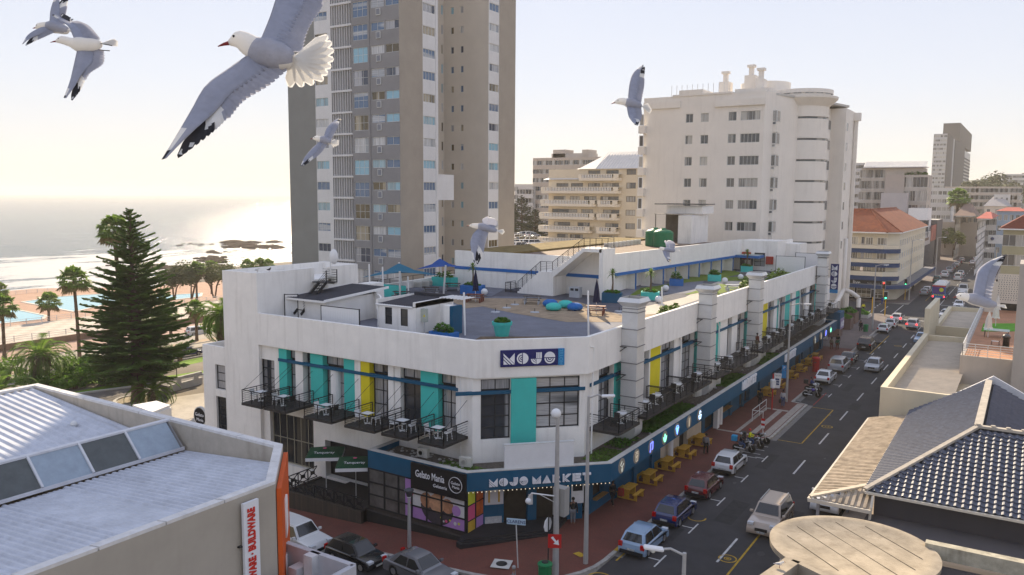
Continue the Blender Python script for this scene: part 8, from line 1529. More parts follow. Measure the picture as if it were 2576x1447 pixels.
def car_meshes(k):
 if k in CM:return CM[k]
 L,W_,H,hd,bl,cw,rf_,rr_,rg,wr,wx,dk=KD[k];w=W_/2;out={}
 n=7;top=[(L/2,.38),(L/2-.03,.6),(L/2-.28,hd-.1),(cw,bl),(rg if not dk else rg,bl)]
 top+=([(-L/2+.25,dk-.02),(-L/2+.04,dk-.14)] if dk else[(-L/2+.08,bl-.03)])+[(-L/2,.55),(-L/2+.08,.26)]
 bot=[(-wx-wr-.06,.24)]+[(-wx+(wr+.06)*math.cos(R(180-180*i/n)),.28+(wr+.04)*math.sin(R(180-180*i/n))) for i in range(n+1)]+[(wx+(wr+.06)*math.cos(R(180-180*i/n)),.28+(wr+.04)*math.sin(R(180-180*i/n))) for i in range(n+1)]+[(wx+wr+.08,.24),(L/2-.06,.24)]
 P_=top+bot;m=len(P_);bm=bmesh.new();rings=[]
 for y,s,dz in((-w+.03,.93,.02),(-w,1,0),(w,1,0),(w-.03,.93,.02)):
  rings.append([bm.verts.new((x*(1 if abs(x)<L/2-.5 else(.985 if abs(y)>w-.01 else 1)),y if z>.3 or 1 else y,z if not(abs(y)>w-.01 and z>bl-.12) else z-.07)) for x,z in P_])
 rings=[rings[1],rings[2]]
 for i in range(m):bm.faces.new((rings[0][i],rings[0][(i+1)%m],rings[1][(i+1)%m],rings[1][i]))
 bm.faces.new(rings[0][::-1]);bm.faces.new(rings[1]);bmesh.ops.recalc_face_normals(bm,faces=bm.faces)
 es_=[e for e in bm.edges if all(abs(abs(v.co.y)-w)<.01 for v in e.verts) and len(e.link_faces)==2 and any(len(f.verts)>8 for f in e.link_faces) and min(v.co.z for v in e.verts)>.33]
 bmesh.ops.bevel(bm,geom=es_,offset=.09,segments=3,profile=.6,affect='EDGES');me=bpy.data.meshes.new('body');bm.to_mesh(me);bm.free();out['body']=me
 wt=w-.24;wb=w-.07;B=[(cw+.02,bl-.1),(rg-.02,bl-.1)];c=[(cw+.02,bl-.1),(rf_,H-.03),((rf_+rr_)/2,H),(rr_,H-.04),(rg-.02,bl-.1)];ys=[wb,wt,wt,wt,wb];bm=bmesh.new();l_=[bm.verts.new((x,-y,z)) for(x,z),y in zip(c,ys)];r_=[bm.verts.new((x,y,z)) for(x,z),y in zip(c,ys)]
 for i in range(4):bm.faces.new((l_[i],l_[i+1],r_[i+1],r_[i]))
 bm.faces.new(l_[::-1]);bm.faces.new(r_);bmesh.ops.recalc_face_normals(bm,faces=bm.faces);bmesh.ops.bevel(bm,geom=[e for e in bm.edges if not(abs(e.verts[0].co.z-bl+.1)<.02 and abs(e.verts[1].co.z-bl+.1)<.02)],offset=.05,segments=2,affect='EDGES');me=bpy.data.meshes.new('cabin');bm.to_mesh(me);bm.free();out['cabin']=me
 def quad3(name,ps,mm,thick=None):mb=MB();mb.quad(*ps);o=mb.build(name,mm);out_=o.data;bpy.data.objects.remove(o);return out_
 lerp=lambda a,b_,t:tuple(a[i]+(b_[i]-a[i])*t for i in range(3))
 def pane(p0,p1,p2,p3,e,nrm):ps=[lerp(lerp(p0,p1,u_),lerp(p3,p2,u_),v_) for u_,v_ in e];return[tuple(q_[i]+nrm[i]*.022 for i in range(3)) for q_ in ps]
 fr_=[(cw+.02,-wb,bl-.1),(cw+.02,wb,bl-.1),(rf_,wt,H-.03),(rf_,-wt,H-.03)];nf=V3((H-bl,0,cw-rf_)).normalized();out['windscreen']=quad3('windscreen',pane(*fr_,[(.06,.2),(.94,.2),(.92,.93),(.08,.93)],nf),cgl)
 re_=[(rg-.02,wb,bl-.1),(rg-.02,-wb,bl-.1),(rr_,-wt,H-.04),(rr_,wt,H-.04)];nr=V3((-(H-bl),0,rr_-rg)).normalized();out['rear_window']=quad3('rear_window',pane(*re_,[(.08,.24),(.92,.24),(.88,.9),(.12,.9)],nr),cgl)
 def sw(sg,xa,xb,xa2,xb2):ps=[(xa,sg*wb,bl-.02),(xb,sg*wb,bl-.02),(xb2,sg*wt,H-.1),(xa2,sg*wt,H-.1)];ps=[(x,y+sg*(.03 if z<H-.2 else .025),z) for x,y,z in ps];f_=.12;ps[0]=(ps[0][0],ps[0][1]-sg*.0,ps[0][2]);return ps if sg<0 else ps[::-1]
 md=(rf_+rr_)/2+.12;se=[('a',md+.04,cw-.12,md+.04,rf_-.04),('b',rr_+(rg-rr_)*.55+.12,md-.04,rr_+.16,md-.04)]
 out['side']=[quad3('side_window',sw(sg,*e[1:]),cgl) for sg in(-1,1) for e in se]
 def part(mb,nm,mm):o=mb.build(nm,mm);d=o.data;bpy.data.objects.remove(o);return d
 out['tyre']=part(MB().lathe([(wr-.08,-.1),(wr,-.08),(wr,.08),(wr-.08,.1)],(0,0,0),18,'Y'),'tyre',tyre);mb=MB().lathe([(wr*.62,-.105),(wr*.62,.105)],(0,0,0),12,'Y');out['rim']=part(mb,'rim',rimm)
 out['headlight']=part(MB().box(L/2-.30,-.18,hd-.24,L/2-.035,.18,hd-.10),'headlight',hlm);out['taillight']=part(MB().box(-L/2-.012,-.12,(bl-.28),-L/2+.12,.12,bl+.0 if k!='suv' else bl-.05),'taillight',tlm);out['plate']=part(MB().box(-.01,-.24,-.055,.01,.24,.055),'number_plate',plm);out['mirror']=part(MB().box(-.07,-.1,-.06,.07,.1,.07),'door_mirror',PK);out['grille']=part(MB().box(L/2-.06,-.38,.48,L/2+.015,.38,.66),'grille',blackm);out['bumper']=part(MB().box(-L/2-.03,-w+.12,.25,-L/2+.1,w-.12,.45),'rear_bumper',blackm)
 CM[k]=out;return out
def car(label,k,pm,x,y,hd=90,z=0,cat='car',brake=False,plate=None,grp=None,sc=1,name=None,far=False):
 L,W_,H,hd_,bl,cw,rf_,rr_,rg,wr,wx,dk=KD[k];M=car_meshes(k);t_=T(name or 'parked_car',label,cat,(x,y,z),grp,R(hd));t_.scale=(sc,)*3
 def ad(me,nm,loc=(0,0,0),par=t_,mm=None,rz=0):
  o=bpy.data.objects.new(nm,me);COL.objects.link(o);o.parent=par;o.location=loc;o.rotation_euler.z=rz
  if mm:
   if not me.materials:me.materials.append(mm)
   o.material_slots[0].link='OBJECT';o.material_slots[0].material=mm
  return o
 b_=ad(M['body'],'body',mm=pm);c=ad(M['cabin'],'cabin',mm=pm);sharp(b_,40) if not M['body'].polygons[0].use_smooth else None;sharp(c,40) if not M['cabin'].polygons[0].use_smooth else None
 ad(M['windscreen'],'windscreen');ad(M['rear_window'],'rear_window');[ad(s,'side_window') for s in M['side']]
 for sx in(-1,1):
  for sy in(-1,1):w=ad(M['tyre'],'wheel',(sx*wx,sy*(W_/2-.12),wr));(None if far else ad(M['rim'],'rim',par=w))
 for sy in(-1,1):ad(M['headlight'],'headlight',(0,sy*(W_/2-.26),0));ad(M['taillight'],'taillight',(0,sy*(W_/2-.15),0),mm=brk if brake else None);(None if far else ad(M['mirror'],'door_mirror',(cw-.25,sy*(W_/2+.08),bl+.05),mm=pm))
 if not far:
  ad(M['plate'],'number_plate',(-L/2-.035,0,.56));ad(M['plate'],'number_plate',(L/2+.02,0,.42));ad(M['grille'],'grille');ad(M['bumper'],'rear_bumper')
  if plate:o=text(plate,.115,(0,0,0),(0,-1,0),(0,0,1),mat('plate_ink',(.03,.05,.12),.6,0),None,.002);o.parent=t_;o.location=(-L/2-.05,0,.56)
 return t_
car('pale metallic blue hatchback parked nearest on the main street','hatch',PD_,-18.55,44.2,90,plate='CA 748-596');car('dark blue hatchback parked behind the pale blue one','hatch',PB,-18.6,49.4,90,plate='CAA 177-688');car('maroon compact hatchback with body coloured roof in the parked row','box',PR_,-18.6,55.2,90,plate='CA 889-248');car('white small hatchback parked beside the motorbikes','hatch',PW,-18.65,61.2,90,plate='CAA 126-631')
t_=car('beige gold seven seat suv driving towards the camera','suv',PG,-12.9,51.6,-90,name='car');o=text('CA 886-925',.115,(0,0,0),(0,1,0),(0,0,1),mat('plate_ink',(.03,.05,.12)),None,.002);o.parent=t_;o.location=(2.41,0,.42)
for s in(-.62,.62):MB().box(-1.8,s-.025,1.8,.4,s+.025,1.85).build('roof_rail',rimm,t_,world=False)
car('white sedan parked just past the far motorbikes','sedan',PW,-18.85,97.4,90);car('silver suv parked between the white sedan and a black sedan','suv',PS,-18.75,104.8,90);car('black sedan parked behind the silver suv','sedan',PK,-18.7,110.8,90);car('small silver car coming down the middle lane','hatch',PS,-15.2,107.5,-90,name='car');car('black suv parked last before the crossing','suv',PK,-18.4,122.3,90)
car('white hatchback nearest the kerb in the traffic light queue','box',PW,-18.5,139.3,90,name='car',brake=False);car('second white hatchback in the queue at the light','hatch',PW,-18.3,145.7,90,name='car');car('first white hatchback waiting at the stop line','hatch',PW,-18.3,153,90,name='car',brake=True);car('silver car braking in the lane beside the queue','suv',PS,-15.1,146.4,90,name='car',brake=True,sc=.93)
car('blue grey car partly hidden by the cream parapet','sedan',PD_,-12.4,132.5,-90,name='car');car('white suv half hidden under the verandah roof','suv',PW,-10.4,57.8,-90);car('white car beside the fin wall at the crossing','hatch',PW,-11.6,163,-100,name='car');car('white sedan waiting on the far side of the crossing','sedan',PW,-10.7,179.6,-90,name='car');car('white sedan tucked behind the minibus','sedan',PW,-11.4,196,-90,name='car')
z_=gz(-34)
for l,k,m_,x,p_ in(('white suv parked on the side street beside the warehouse corner','suv',PW,-37.6,None),('black old hatchback with gold wheels on the side street','box',PK,-32.6,None),('grey sedan parked on the side street nearest the corner','sedan',PGY,-27.7,None)):car(l,k,m_,x,33.9,-6 if k=='sedan' else-4,gz(x)+.012)
def far_cars(spec):
 for l,k,m_,x,y,h_ in spec:car(l,k,m_,x,y,h_,0,far=True,name='car')
far_cars((('silver hatchback parked left of the bus','hatch',PS,-18.6,198.5,90),('white car just behind the parked silver hatchback','hatch',PW,-18.6,204,90),('white people carrier driving away beyond the bus','van',PW,-14.9,240,90),('white car ahead of the people carrier','hatch',PW,-15.2,255,90),('white pickup canopy beside the dark pavement','suv',PW,-18.6,248,90),('green and blue van behind the bus','van',paint('teal',(.03,.14,.13)),-18.7,228,90),('silver estate in the far parked row','suv',PS,-18.6,263,90),('grey hatchback in the far parked row','hatch',PGY,-18.6,272,90),('black car in the far parked row','sedan',PK,-18.6,281,90),('white car in the far parked row','hatch',PW,-18.6,291,90),('red car in the far parked row','hatch',PR_,-18.6,301,90),('silver car at the end of the far parked row','sedan',PS,-18.6,312,90),('second white car well up the road','sedan',PW,-14.8,300,90),('third white car well up the road','hatch',PW,-14.8,318,90),('white minibus turning at the next crossing','van',PW,-13.0,375,-90),('white car behind the turning minibus','sedan',PW,-11,405,-90),('white car near the far awnings','sedan',PW,-19,420,60),('silver car crossing far up the road','hatch',PS,-20,398,80),('dark car by the estate agency kerb','sedan',PK,-3,372,-60)))
t_=car('white high roofed minibus taxi facing the crossing','van',PW,-11.6,206.5,-90,name='minibus',cat='minibus',sc=1.12)
far=[('white suv driving on the beach road','suv',PW,-133.5,96.8,80,-6),('dark blue sedan parked behind the garden fence','sedan',PB,-106.3,75.0,80,-3.4),('red car on the beach road left of the pine','hatch',PR_,-116.5,66.5,85,-4.4),('dark car parked under the palm fronds','sedan',PK,-106.5,62,80,-3.4),('silver car parked behind the fence at far left','hatch',PS,-106.5,54,85,-3.4)]
for l,k,m_,x,y,h_,z in far:car(l,k,m_,x,y,h_,z+.1)
rn=random.Random(31);nmr=['first','second','third','fourth','fifth']
for r_ in range(5):
 for c in range(6):p=PD(K(2000,550,600/1929)(55+c*44+r_*6,1215+r_*38),235-r_*14);car('hazy parked car by the pines, %s row, %s from the left'%(('back','second','third','fourth','front')[r_],ordn[c]),rn.choice(['hatch','sedan','suv']),rn.choice([PW,PS,PW,PGY]),p.x,p.y,60+rn.uniform(-8,8),p.z,far=True,grp='cars in the seaside car park')
t_=T('city_bus','blue and purple city bus with white roof pods and yellow chevrons','bus',(-15.2,190,0));bb2=paint('bus_blue',(.02,.16,.42));MB().box(-16.45,190,.35,-13.95,201.5,2.95).build('body',bb2,t_,bevel=.06);MB().box(-16.42,190.02,2.95,-13.98,201.4,3.15).build('roof',PW,t_);MB().box(-16.47,189.97,2.82,-13.93,190.1,3.1).build('red_trim',mat('bus_red',(.45,.03,.03)),t_)
for y in(191.2,194.5,198):MB().box(-16.0,y,3.15,-14.4,y+1.8,3.42).build('roof_pod',wht,t_)
MB().box(-16.3,189.94,1.35,-14.1,190.0,2.8).build('advert',mat('bus_purple',(.09,.05,.22),.4,.05,1),t_);MB().lathe([(.42,-.01),(.42,.01)],(-14.7,189.9,2.2),14,'Y').build('advert_disc',lime,t_)
for i in range(7):MB().add([(-16.3+i*.32,189.93,.95),(-16.15+i*.32,189.93,.95),(-16.0+i*.32,189.93,1.25),(-16.15+i*.32,189.93,1.25)],[(0,1,2,3)]).build('chevron_stripe',yell,t_)
for x in(-16.25,-14.15):MB().box(x-.12,189.92,.6,x+.12,189.98,.9).build('tail_lamp',brk,t_)
MB().box(-13.96,190.6,1.4,-13.92,201.2,2.5).build('side_windows',cgl,t_)
for y in(192.5,199.3):
 for x in(-16.3,-14.1):MB().lathe([(.5,-.13),(.5,.13)],(x,y,.5),16,'X').build('wheel',tyre,t_)
 # PEOPLE
def skin_mesh(name,js,es_,m,parent,sub=1):
 me=bpy.data.meshes.new(name);me.from_pydata([j[:3] for j in js],es_,[]);o=bpy.data.objects.new(name,me);COL.objects.link(o);o.parent=parent;md=o.modifiers.new('skin','SKIN');md.use_smooth_shade=True
 for i,j in enumerate(js):me.skin_vertices[0].data[i].radius=(j[3],j[3] if len(j)<5 else j[4])
 me.skin_vertices[0].data[0].use_root=True;o.modifiers.new('sub','SUBSURF').levels=sub;o.modifiers['sub'].render_levels=sub;me.materials.append(m);return o
skc=mat('skin',(.22,.12,.08),.6,.05,3)
def person(label,x,y,z,rz,top,leg,pose='stand',h=1.72,hair=None,bag=None,skin=skc):
 t_=T('person',label,'person',(x,y,z),None,R(rz));s=h/1.75;t_.scale=(s,)*3;st=.0 if pose in('stand','sit') else .24
 if pose=='sit':hip=.78;kn=[(.38,-.15,.72),(.38,.15,.72)];ft=[(.32,-.17,.32),(.32,.17,.32)];hd_=[(.42,-.2,1.02),(.42,.2,1.02)];el=[(.12,-.27,1.08),(.12,.27,1.08)];dz=-.12
 else:hip=.93;kn=[(st*.6+.03,-.1,.5),(-st*.3+.02,.1,.5)];ft=[(st,-.1,.06),(-st,.1,.08)];hd_=[(-st*.5+.08,-.3,.78),(st*.7+.1,.3,.8)];el=[(-.06-st*.3,-.27,1.1),(-.02+st*.2,.27,1.1)];dz=0
 if pose=='phone':hd_=[(.3,-.06,1.18),(.3,.08,1.16)];el=[(.02,-.26,1.1),(.02,.26,1.1)]
 A=[(0,0,hip,.14,.17),(0,0,hip+.25,.11,.15),(0,0,hip+.47,.12,.17),(0,0,hip+.56,.06),(.01,0,hip+.64,.062),(.03,0,hip+.74,.095,.085),(.02,0,hip+.81,.05),(0,-.19,hip+.5,.055),(*el[0],.042),(*hd_[0],.032),(0,.19,hip+.5,.055),(*el[1],.042),(*hd_[1],.032),(0,-.09,hip-.04,.09),(*kn[0],.06),(*ft[0],.045),(ft[0][0]+.14,ft[0][1],ft[0][2]-.02,.035),(0,.09,hip-.04,.09),(*kn[1],.06),(*ft[1],.045),(ft[1][0]+.14,ft[1][1],ft[1][2]-.02,.035)]
 E=[(0,1),(1,2),(2,3),(3,4),(4,5),(5,6),(2,7),(7,8),(8,9),(2,10),(10,11),(11,12),(0,13),(13,14),(14,15),(15,16),(0,17),(17,18),(18,19),(19,20)]
 skin_mesh('body',A,E,skin,t_);mp={i:k for k,i in enumerate((0,1,2,7,8,10,11))};J=[(*A[i][:3],A[i][3]+.022,(A[i][4] if len(A[i])>4 else A[i][3])+.022) for i in(0,1,2,7,8,10,11)];J+=[tuple(A[8][k]+(A[9][k]-A[8][k])*.85 for k in range(3))+(.05,),tuple(A[11][k]+(A[12][k]-A[11][k])*.85 for k in range(3))+(.05,)];skin_mesh('top',J,[(0,1),(1,2),(2,3),(3,4),(2,5),(5,6),(4,7),(6,8)],top,t_)
 J=[(0,0,hip-.01,.155,.18)]+[(*A[i][:3],A[i][3]+.02) for i in(13,14,15,17,18,19)];skin_mesh('trousers',J,[(0,1),(1,2),(2,3),(0,4),(4,5),(5,6)],leg,t_)
 MB().sphere((0,0,0),.115,10,8,.95).build('hair',hair or mat('hair_dark',(.015,.012,.01),.8,.1,5),t_,smooth=True,world=False).location=(.005,0,hip+.78)
 if bag:MB().box(-.1,.28,.35,.22,.42,.75).build('bag',bag,t_,world=False,bevel=.04)
 return t_
cl={n:mat('cloth_'+n,c,.9,.15,8) for n,c in(('black',(.015,.015,.017)),('grey',(.2,.2,.21)),('white',(.5,.5,.52)),('blue',(.03,.06,.2)),('red',(.35,.04,.03)),('denim',(.05,.09,.2)),('green',(.03,.1,.06)),('khaki',(.3,.26,.18)),('brown',(.16,.05,.03)),('yellow',(.6,.6,.02)))}
person('man in dark clothes looking at his phone by the blue wall',-22.95,48.9,.13,-30,cl['black'],cl['black'],'phone');person('woman in grey puffer vest walking past the yellow tables',-21.3,63.2,.13,95,cl['grey'],cl['black'],'walk');person('person in dark jacket leaning at the entrance corner',-23.7,44.6,.13,-70,cl['black'],cl['grey']);person('person in white top with a bag waiting at the kerb',-19.9,82.3,.13,80,cl['white'],cl['denim'],bag=cl['black']);person('person in black walking behind the bus stop barrier',-21.9,81.2,.13,100,cl['black'],cl['black'],'walk')
person('grey haired person at the bottom edge beside the street name pole',*G((1293,1424),1.8)[:2],.05,200,cl['grey'],cl['black'],'phone',hair=mat('hair_grey',(.3,.3,.3),.8,.1,5));person('man in brown red jacket standing on a hotel balcony',-22.9,82.8,5.6,60,cl['brown'],cl['khaki']);person('woman in black walking towards the camera near the green bin',-21.6,136.8,.13,-90,cl['black'],cl['black'],'walk',bag=cl['black']);person('left walker of the trio on the pavement',-22.2,117.6,.13,90,cl['khaki'],cl['brown'],'walk');person('middle walker of the trio in a black shirt',-22.0,121,.13,-90,cl['black'],cl['grey'],'walk');person('right walker of the trio in a green top',-21.5,117.9,.13,90,cl['green'],cl['brown'],'walk')
person('parking marshal in a bright yellow vest at the crossing',-25.1,160.8,.13,-90,cl['yellow'],cl['black']);person('worker in blue overalls by the far traffic light',-23.8,174.4,.13,-60,cl['blue'],cl['blue']);person('dark figure walking on the far shaded pavement',-21.5,203,.13,90,cl['black'],cl['black'],'walk');person('person crossing far up the shopping street',-9.5,385,.13,20,cl['black'],cl['grey'],'walk')
for i in range(5):person('tiny walker outside the distant shops, %s from the left'%nmr[i],-16+i*2.2,425+i*4,0,rn.uniform(0,360),cl[['black','grey','white','blue','red'][i]],cl['black'],'walk')
def bike(label,x,y,rz,col,rider=None,box=None,z=0):
 t_=T('motorbike',label,'motorbike',(x,y,z),None,R(rz))
 for wx_ in(-.62,.68):
  w=MB().lathe([(.25,-.04),(.31,-.03),(.31,.03),(.25,.04),(.25,-.04)],(wx_,0,.31),16,'Y').build('wheel',tyre,t_,world=False);MB().lathe([(.05,-.05),(.05,.05)],(wx_,0,.31),8,'Y').beam((wx_,0,.06),(wx_,0,.56),.02).beam((wx_-.25,0,.31),(wx_+.25,0,.31),.02).build('hub',rimm,w,world=False)
 MB().tube([(-.62,0,.35),(-.1,0,.45),(.3,0,.75),(.45,0,.9)],.05,6).box(-.12,-.12,.25,.2,.12,.52).build('frame',blackm,t_,world=False);MB().lathe([(.06,-.22),(.15,-.1),(.17,.08),(.05,.24)],(.15,0,.82),10,'X').build('tank',col,t_,world=False,smooth=True);MB().box(-.65,-.12,.76,-.02,.12,.84).build('seat',blk_,t_,world=False,bevel=.03);MB().tube([(.68,-.05,.31),(.42,-.05,.98)],.025,6).tube([(.68,.05,.31),(.42,.05,.98)],.025,6).tube([(.3,-.36,1.03),(.42,0,1.0),(.3,.36,1.03)],.018,6).build('fork',rimm,t_,world=False);MB().tube([(.1,-.14,.3),(-.75,-.16,.4)],.045,8).build('exhaust',rimm,t_,world=False);MB().sphere((.53,0,.92),.09,8,6).build('headlight',hlm,t_,world=False)
 if box:MB().box(-1.02,-.24,.86,-.56,.24,1.32).build('delivery_box',box,t_,world=False,bevel=.03)
 if rider:c,q_=math.cos(R(rz)),math.sin(R(rz));person(rider[0],x-.25*c,y-.25*q_,z+.02,rz,rider[1],rider[2],'sit',hair=rider[3])
hm1,hm2=mat('helmet_silver',(.4,.42,.45),.3,.05,2),mat('helmet_red',(.5,.04,.03),.4,.1,2)
bike('black motorbike with pale blue delivery box nearest the white hatchback',-19.0,66.0,5,PK,('rider with silver helmet and jeans on the blue box motorbike',cl['black'],cl['denim'],hm1),mat('box_blue',(.02,.28,.5),.6,.05,1));bike('black motorbike parked beyond the blue box bike',-18.7,67.5,5,PK,('rider with red hat on the second motorbike',cl['yellow'],cl['denim'],hm2),blk_);bike('purple blue motorbike parked by the red kerb line',-18.5,88.6,10,paint('violet',(.05,.03,.25)));bike('white and black motorbike behind the purple one',-18.9,91.3,8,PW,('rider in blue jacket on the far motorbike',cl['blue'],cl['black'],blk_),blk_);bike('dark motorbike standing at the kerb behind the riders',-18.6,69.0,5,PK)
t_=T('red_jacket','red jacket hanging at the end of the first yellow table','jacket',(-22.9,50.1,.13));MB().prism([(-23.1,50.0),(-22.6,50.02),(-22.65,50.2),(-23.05,50.18)],.4,1.0).build('cloth',cl['red'],t_,bevel=.06)
# GULLS
gw=mat('gull_white',(.80,.78,.74),.9,.06,20,trans=.35,spec=.1);gg=mat('gull_grey',(.34,.35,.41),.9,.12,25,bump=.2,bscale=60,trans=.2,spec=.1);gk=mat('gull_black',(.03,.028,.03),.7,.3,30);gr_=mat('gull_bill',(.22,.03,.03),.5,.1,20)
def gull(label,d,body,tail,wings,under=False,feet=None,nf=20):
 P=lambda x,y,dd=0:PD((x,y),d+dd);s=d/F;c=P(*body[2][:2]);t_=T('seagull',label,'seagull',tuple(c),'seagulls in flight')
 bk=body[0];pts=[P(b[0],b[1]) for b in body];rs=[b[2]*s for b in body]
 up=[];n=len(pts);q=[];qr=[]
 for i in range(1,n-1):
  for k in range(4):
   t=k/4;a0,a1,a2,a3=pts[max(i-1,1)],pts[i],pts[i+1],pts[min(i+2,n-1)];q.append(a1*1+(a2-a0)*.5*t+(a0*2-a1*5+a2*4-a3)*.5*t*t+(a1*3-a0-a2*3+a3)*.5*t**3);qr.append(rs[i]+(rs[i+1]-rs[i])*(3*t*t-2*t**3))
 q.append(pts[-1]);qr.append(rs[-1]*.7);bo=MB().tube([q[0]+(q[0]-q[1])*.5]+q,[qr[0]*.6]+qr,20).build('body',[gw,gg],t_,smooth=True);qn=len(q)+1;dv=(UP*.55-FW*.85).normalized()
 for pi_,pl_ in enumerate(bo.data.polygons):
  i_=pi_//20;pl_.material_index=1 if(not under and .42*qn<i_<.93*qn and pl_.normal.dot(dv)>.05) else 0
 r2_=rs[2];MB().tube([pts[0],pts[0].lerp(pts[1],.5)+V3((0,0,r2_*.04)),pts[1].lerp(pts[2],.15)],[r2_*.05,r2_*.16,r2_*.26],8).build('bill',gr_,t_,smooth=True)
 e=pts[1].lerp(pts[2],.62)+UP*r2_*.28-FW*r2_*.86;MB().sphere(tuple(e),r2_*.13,8,6).build('eye',gk,t_)
 tb=pts[-1];te=[P(x,y,.01*k) for k,(x,y) in enumerate(tail)];mb=MB();nt_=10 if len(tail)>2 else 5
 for k in range(nt_):
  f=k/(nt_-1)*(len(te)-1);i=min(int(f),len(te)-2);tip=te[i].lerp(te[i+1],f-i);ax=(tip-tb);w=ax.cross(FW).normalized()*(max(te[0].__sub__(te[-1]).length/nt_*1.25,rs[-1]*.4));o_=tb-ax*.08-FW*.0015*k;th=-FW*.0016
  mb.add([o_-w*.25,o_+ax*.75-w*.62,o_+ax*.97-w*.3,o_+ax,o_+ax*.97+w*.3,o_+ax*.75+w*.62,o_+w*.25],[(0,1,2,3,4,5,6)]);mb.add([o_-w*.25+th,o_+ax*.75-w*.62+th,o_+ax+th,o_+ax*.75+w*.62+th,o_+w*.25+th],[(4,3,2,1,0)])
 mb.build('tail',gw,t_)
 for LE,TE,dds in wings:
  def cv(pts_,f):
   f=f*(len(pts_)-1);i=min(int(f),len(pts_)-2);t=f-i;a0,a1,a2,a3=(pts_[max(i-1,0)],pts_[i],pts_[i+1],pts_[min(i+2,len(pts_)-1)]);return a1+(a2-a0)*.5*t+(a0*2-a1*5+a2*4-a3)*.5*t*t+(a1*3-a0-a2*3+a3)*.5*t**3
  L3=[P(x,y,dds*(i/(len(LE)-1))) for i,(x,y) in enumerate(LE)];T3=[P(x,y,dds*(i/(len(TE)-1))+.02*s*50) for i,(x,y) in enumerate(TE)];wg=MB();ns=14;top_=[]
  for j in range(ns+1):
   f=j/ns;a,b_=cv(L3,f),cv(T3,f);ch_=b_-a;nrm=-FW*(ch_.length*.085);k=.66 if f<.5 else .66-.3*(f-.5)*2
   for u_,h_ in((0,0),(.08,.8),(.25,1),(.55*k/.66,.6),(k,.08),(k,-.12),(.3,-.25),(.04,-.2)):wg.v.append(tuple(a+ch_*u_+nrm*h_))
  for j in range(ns):
   for i in range(8):wg.f.append((j*8+i,j*8+(i+1)%8,(j+1)*8+(i+1)%8,(j+1)*8+i));wg.mi.append(0 if(j<ns*.72 or i in(2,3)) else(1 if j<ns*.88 else 2))
  wing=wg.build('wing',[gg,gw,gk],t_,smooth=True);fm_=MB()
  for j in range(nf+1):
   f=(j+.3)/(nf+.6);a,b_=cv(L3,f),cv(T3,f);ch_=b_-a;g_=cv(L3,min(1,f+.1))-a
   tip=b_+(ch_*.05 if f<.6 else g_.normalized()*ch_.length*.2*(f-.6)/.4);fr2=f-.3*max(0,f-.4)/.6;root=cv(L3,fr2)+(cv(T3,fr2)-cv(L3,fr2))*.35;ax=tip-root;w=ax.cross(FW).normalized()*(cv(T3,0)-cv(T3,1)).length/nf*(1.2 if f<.7 else 1.05);lay=-FW*(-.0008*j-.001)
   m0=0 if f<.6 else(1 if f<.84 else 2)
   fm_.m=m0;fm_.add([root-w*.5+lay,root+ax*.6-w*.62+lay,root+ax*.6+w*.62+lay,root+w*.5+lay],[(0,1,2,3)]);fm_.m=0 if f<.62 else(1 if f<.76 else 2);fm_.add([root+ax*.6-w*.62+lay,root+ax*.93-w*.34+lay,root+ax+lay,root+ax*.93+w*.34+lay,root+ax*.6+w*.62+lay],[(0,1,2,3,4)])
   if f>.84:fm_.m=1;l2=lay-FW*.0008;fm_.add([root+ax*.76-w*.3+l2,root+ax*.9-w*.25+l2,root+ax*.9+w*.25+l2,root+ax*.76+w*.3+l2],[(0,1,2,3)]) if j%2==0 else None
  tag(fm_.build('flight_feathers',[gg,gw,gk],wing),kind='stuff')
 if feet:
  for a,b_ in feet:MB().tube([P(*a,-.01),P(*b_,-.01)],[r2_*.09,r2_*.12],6).build('foot',gk,t_)
gull('largest grey and white gull with wings spread at the top of the photo',2.6,[(548,117,1),(578,108,8),(605,102,24),(632,117,28),(668,136,42),(702,144,38),(740,150,20)],[(833,84),(850,112),(850,150),(840,182),(822,210),(780,228),(731,229)],[([(627,135),(574,172),(518,214),(483,273),(452,326),(406,402)],[(725,168),(675,210),(609,250),(567,298),(522,335),(440,392)],-.35),([(655,100),(679,42),(695,-7),(714,-52),(742,-105)],[(757,125),(772,70),(802,17),(815,-28),(815,-88)],.4)],nf=26)
gull('gull seen from below with dangling dark feet at upper left',4.3,[(126,107,1),(142,104,4),(157,101,10),(175,106,11),(202,113,19),(230,114,17),(255,110,9)],[(292,98),(303,105),(304,119)],[([(185,95),(171,66),(150,53),(131,38)],[(249,98),(224,70),(196,56),(150,33)],.3),([(194,125),(185,165),(175,206),(160,246)],[(259,128),(257,158),(224,182),(200,224),(177,250)],-.2)],True,[((243,108),(282,115)),((248,126),(276,128))])
gull('gull partly hidden behind the upper left one',4.9,[(82,72,1),(90,70,3),(100,67,9),(115,66,10),(133,68,15),(158,74,12),(172,78,8)],[(186,75),(190,82)],[([(124,60),(125,45),(128,21),(140,-16)],[(161,70),(163,35),(166,10),(172,-20)],.2),([(116,66),(95,72),(70,88),(56,111)],[(142,78),(118,88),(88,101),(60,113)],-.2)])
gull('small gull gliding in front of the grey tower',10,[(780,350,.5),(787,349,2),(796,348,6.5),(804,350,7),(815,352,10),(826,356,8),(833,358,5)],[(843,350),(856,353),(855,366),(841,373)],[([(813,350),(822,322),(840,304),(855,296)],[(833,350),(847,322),(852,308),(857,299)],.5),([(806,354),(784,374),(766,396),(756,418)],[(824,362),(808,383),(784,402),(761,418)],-.4)])
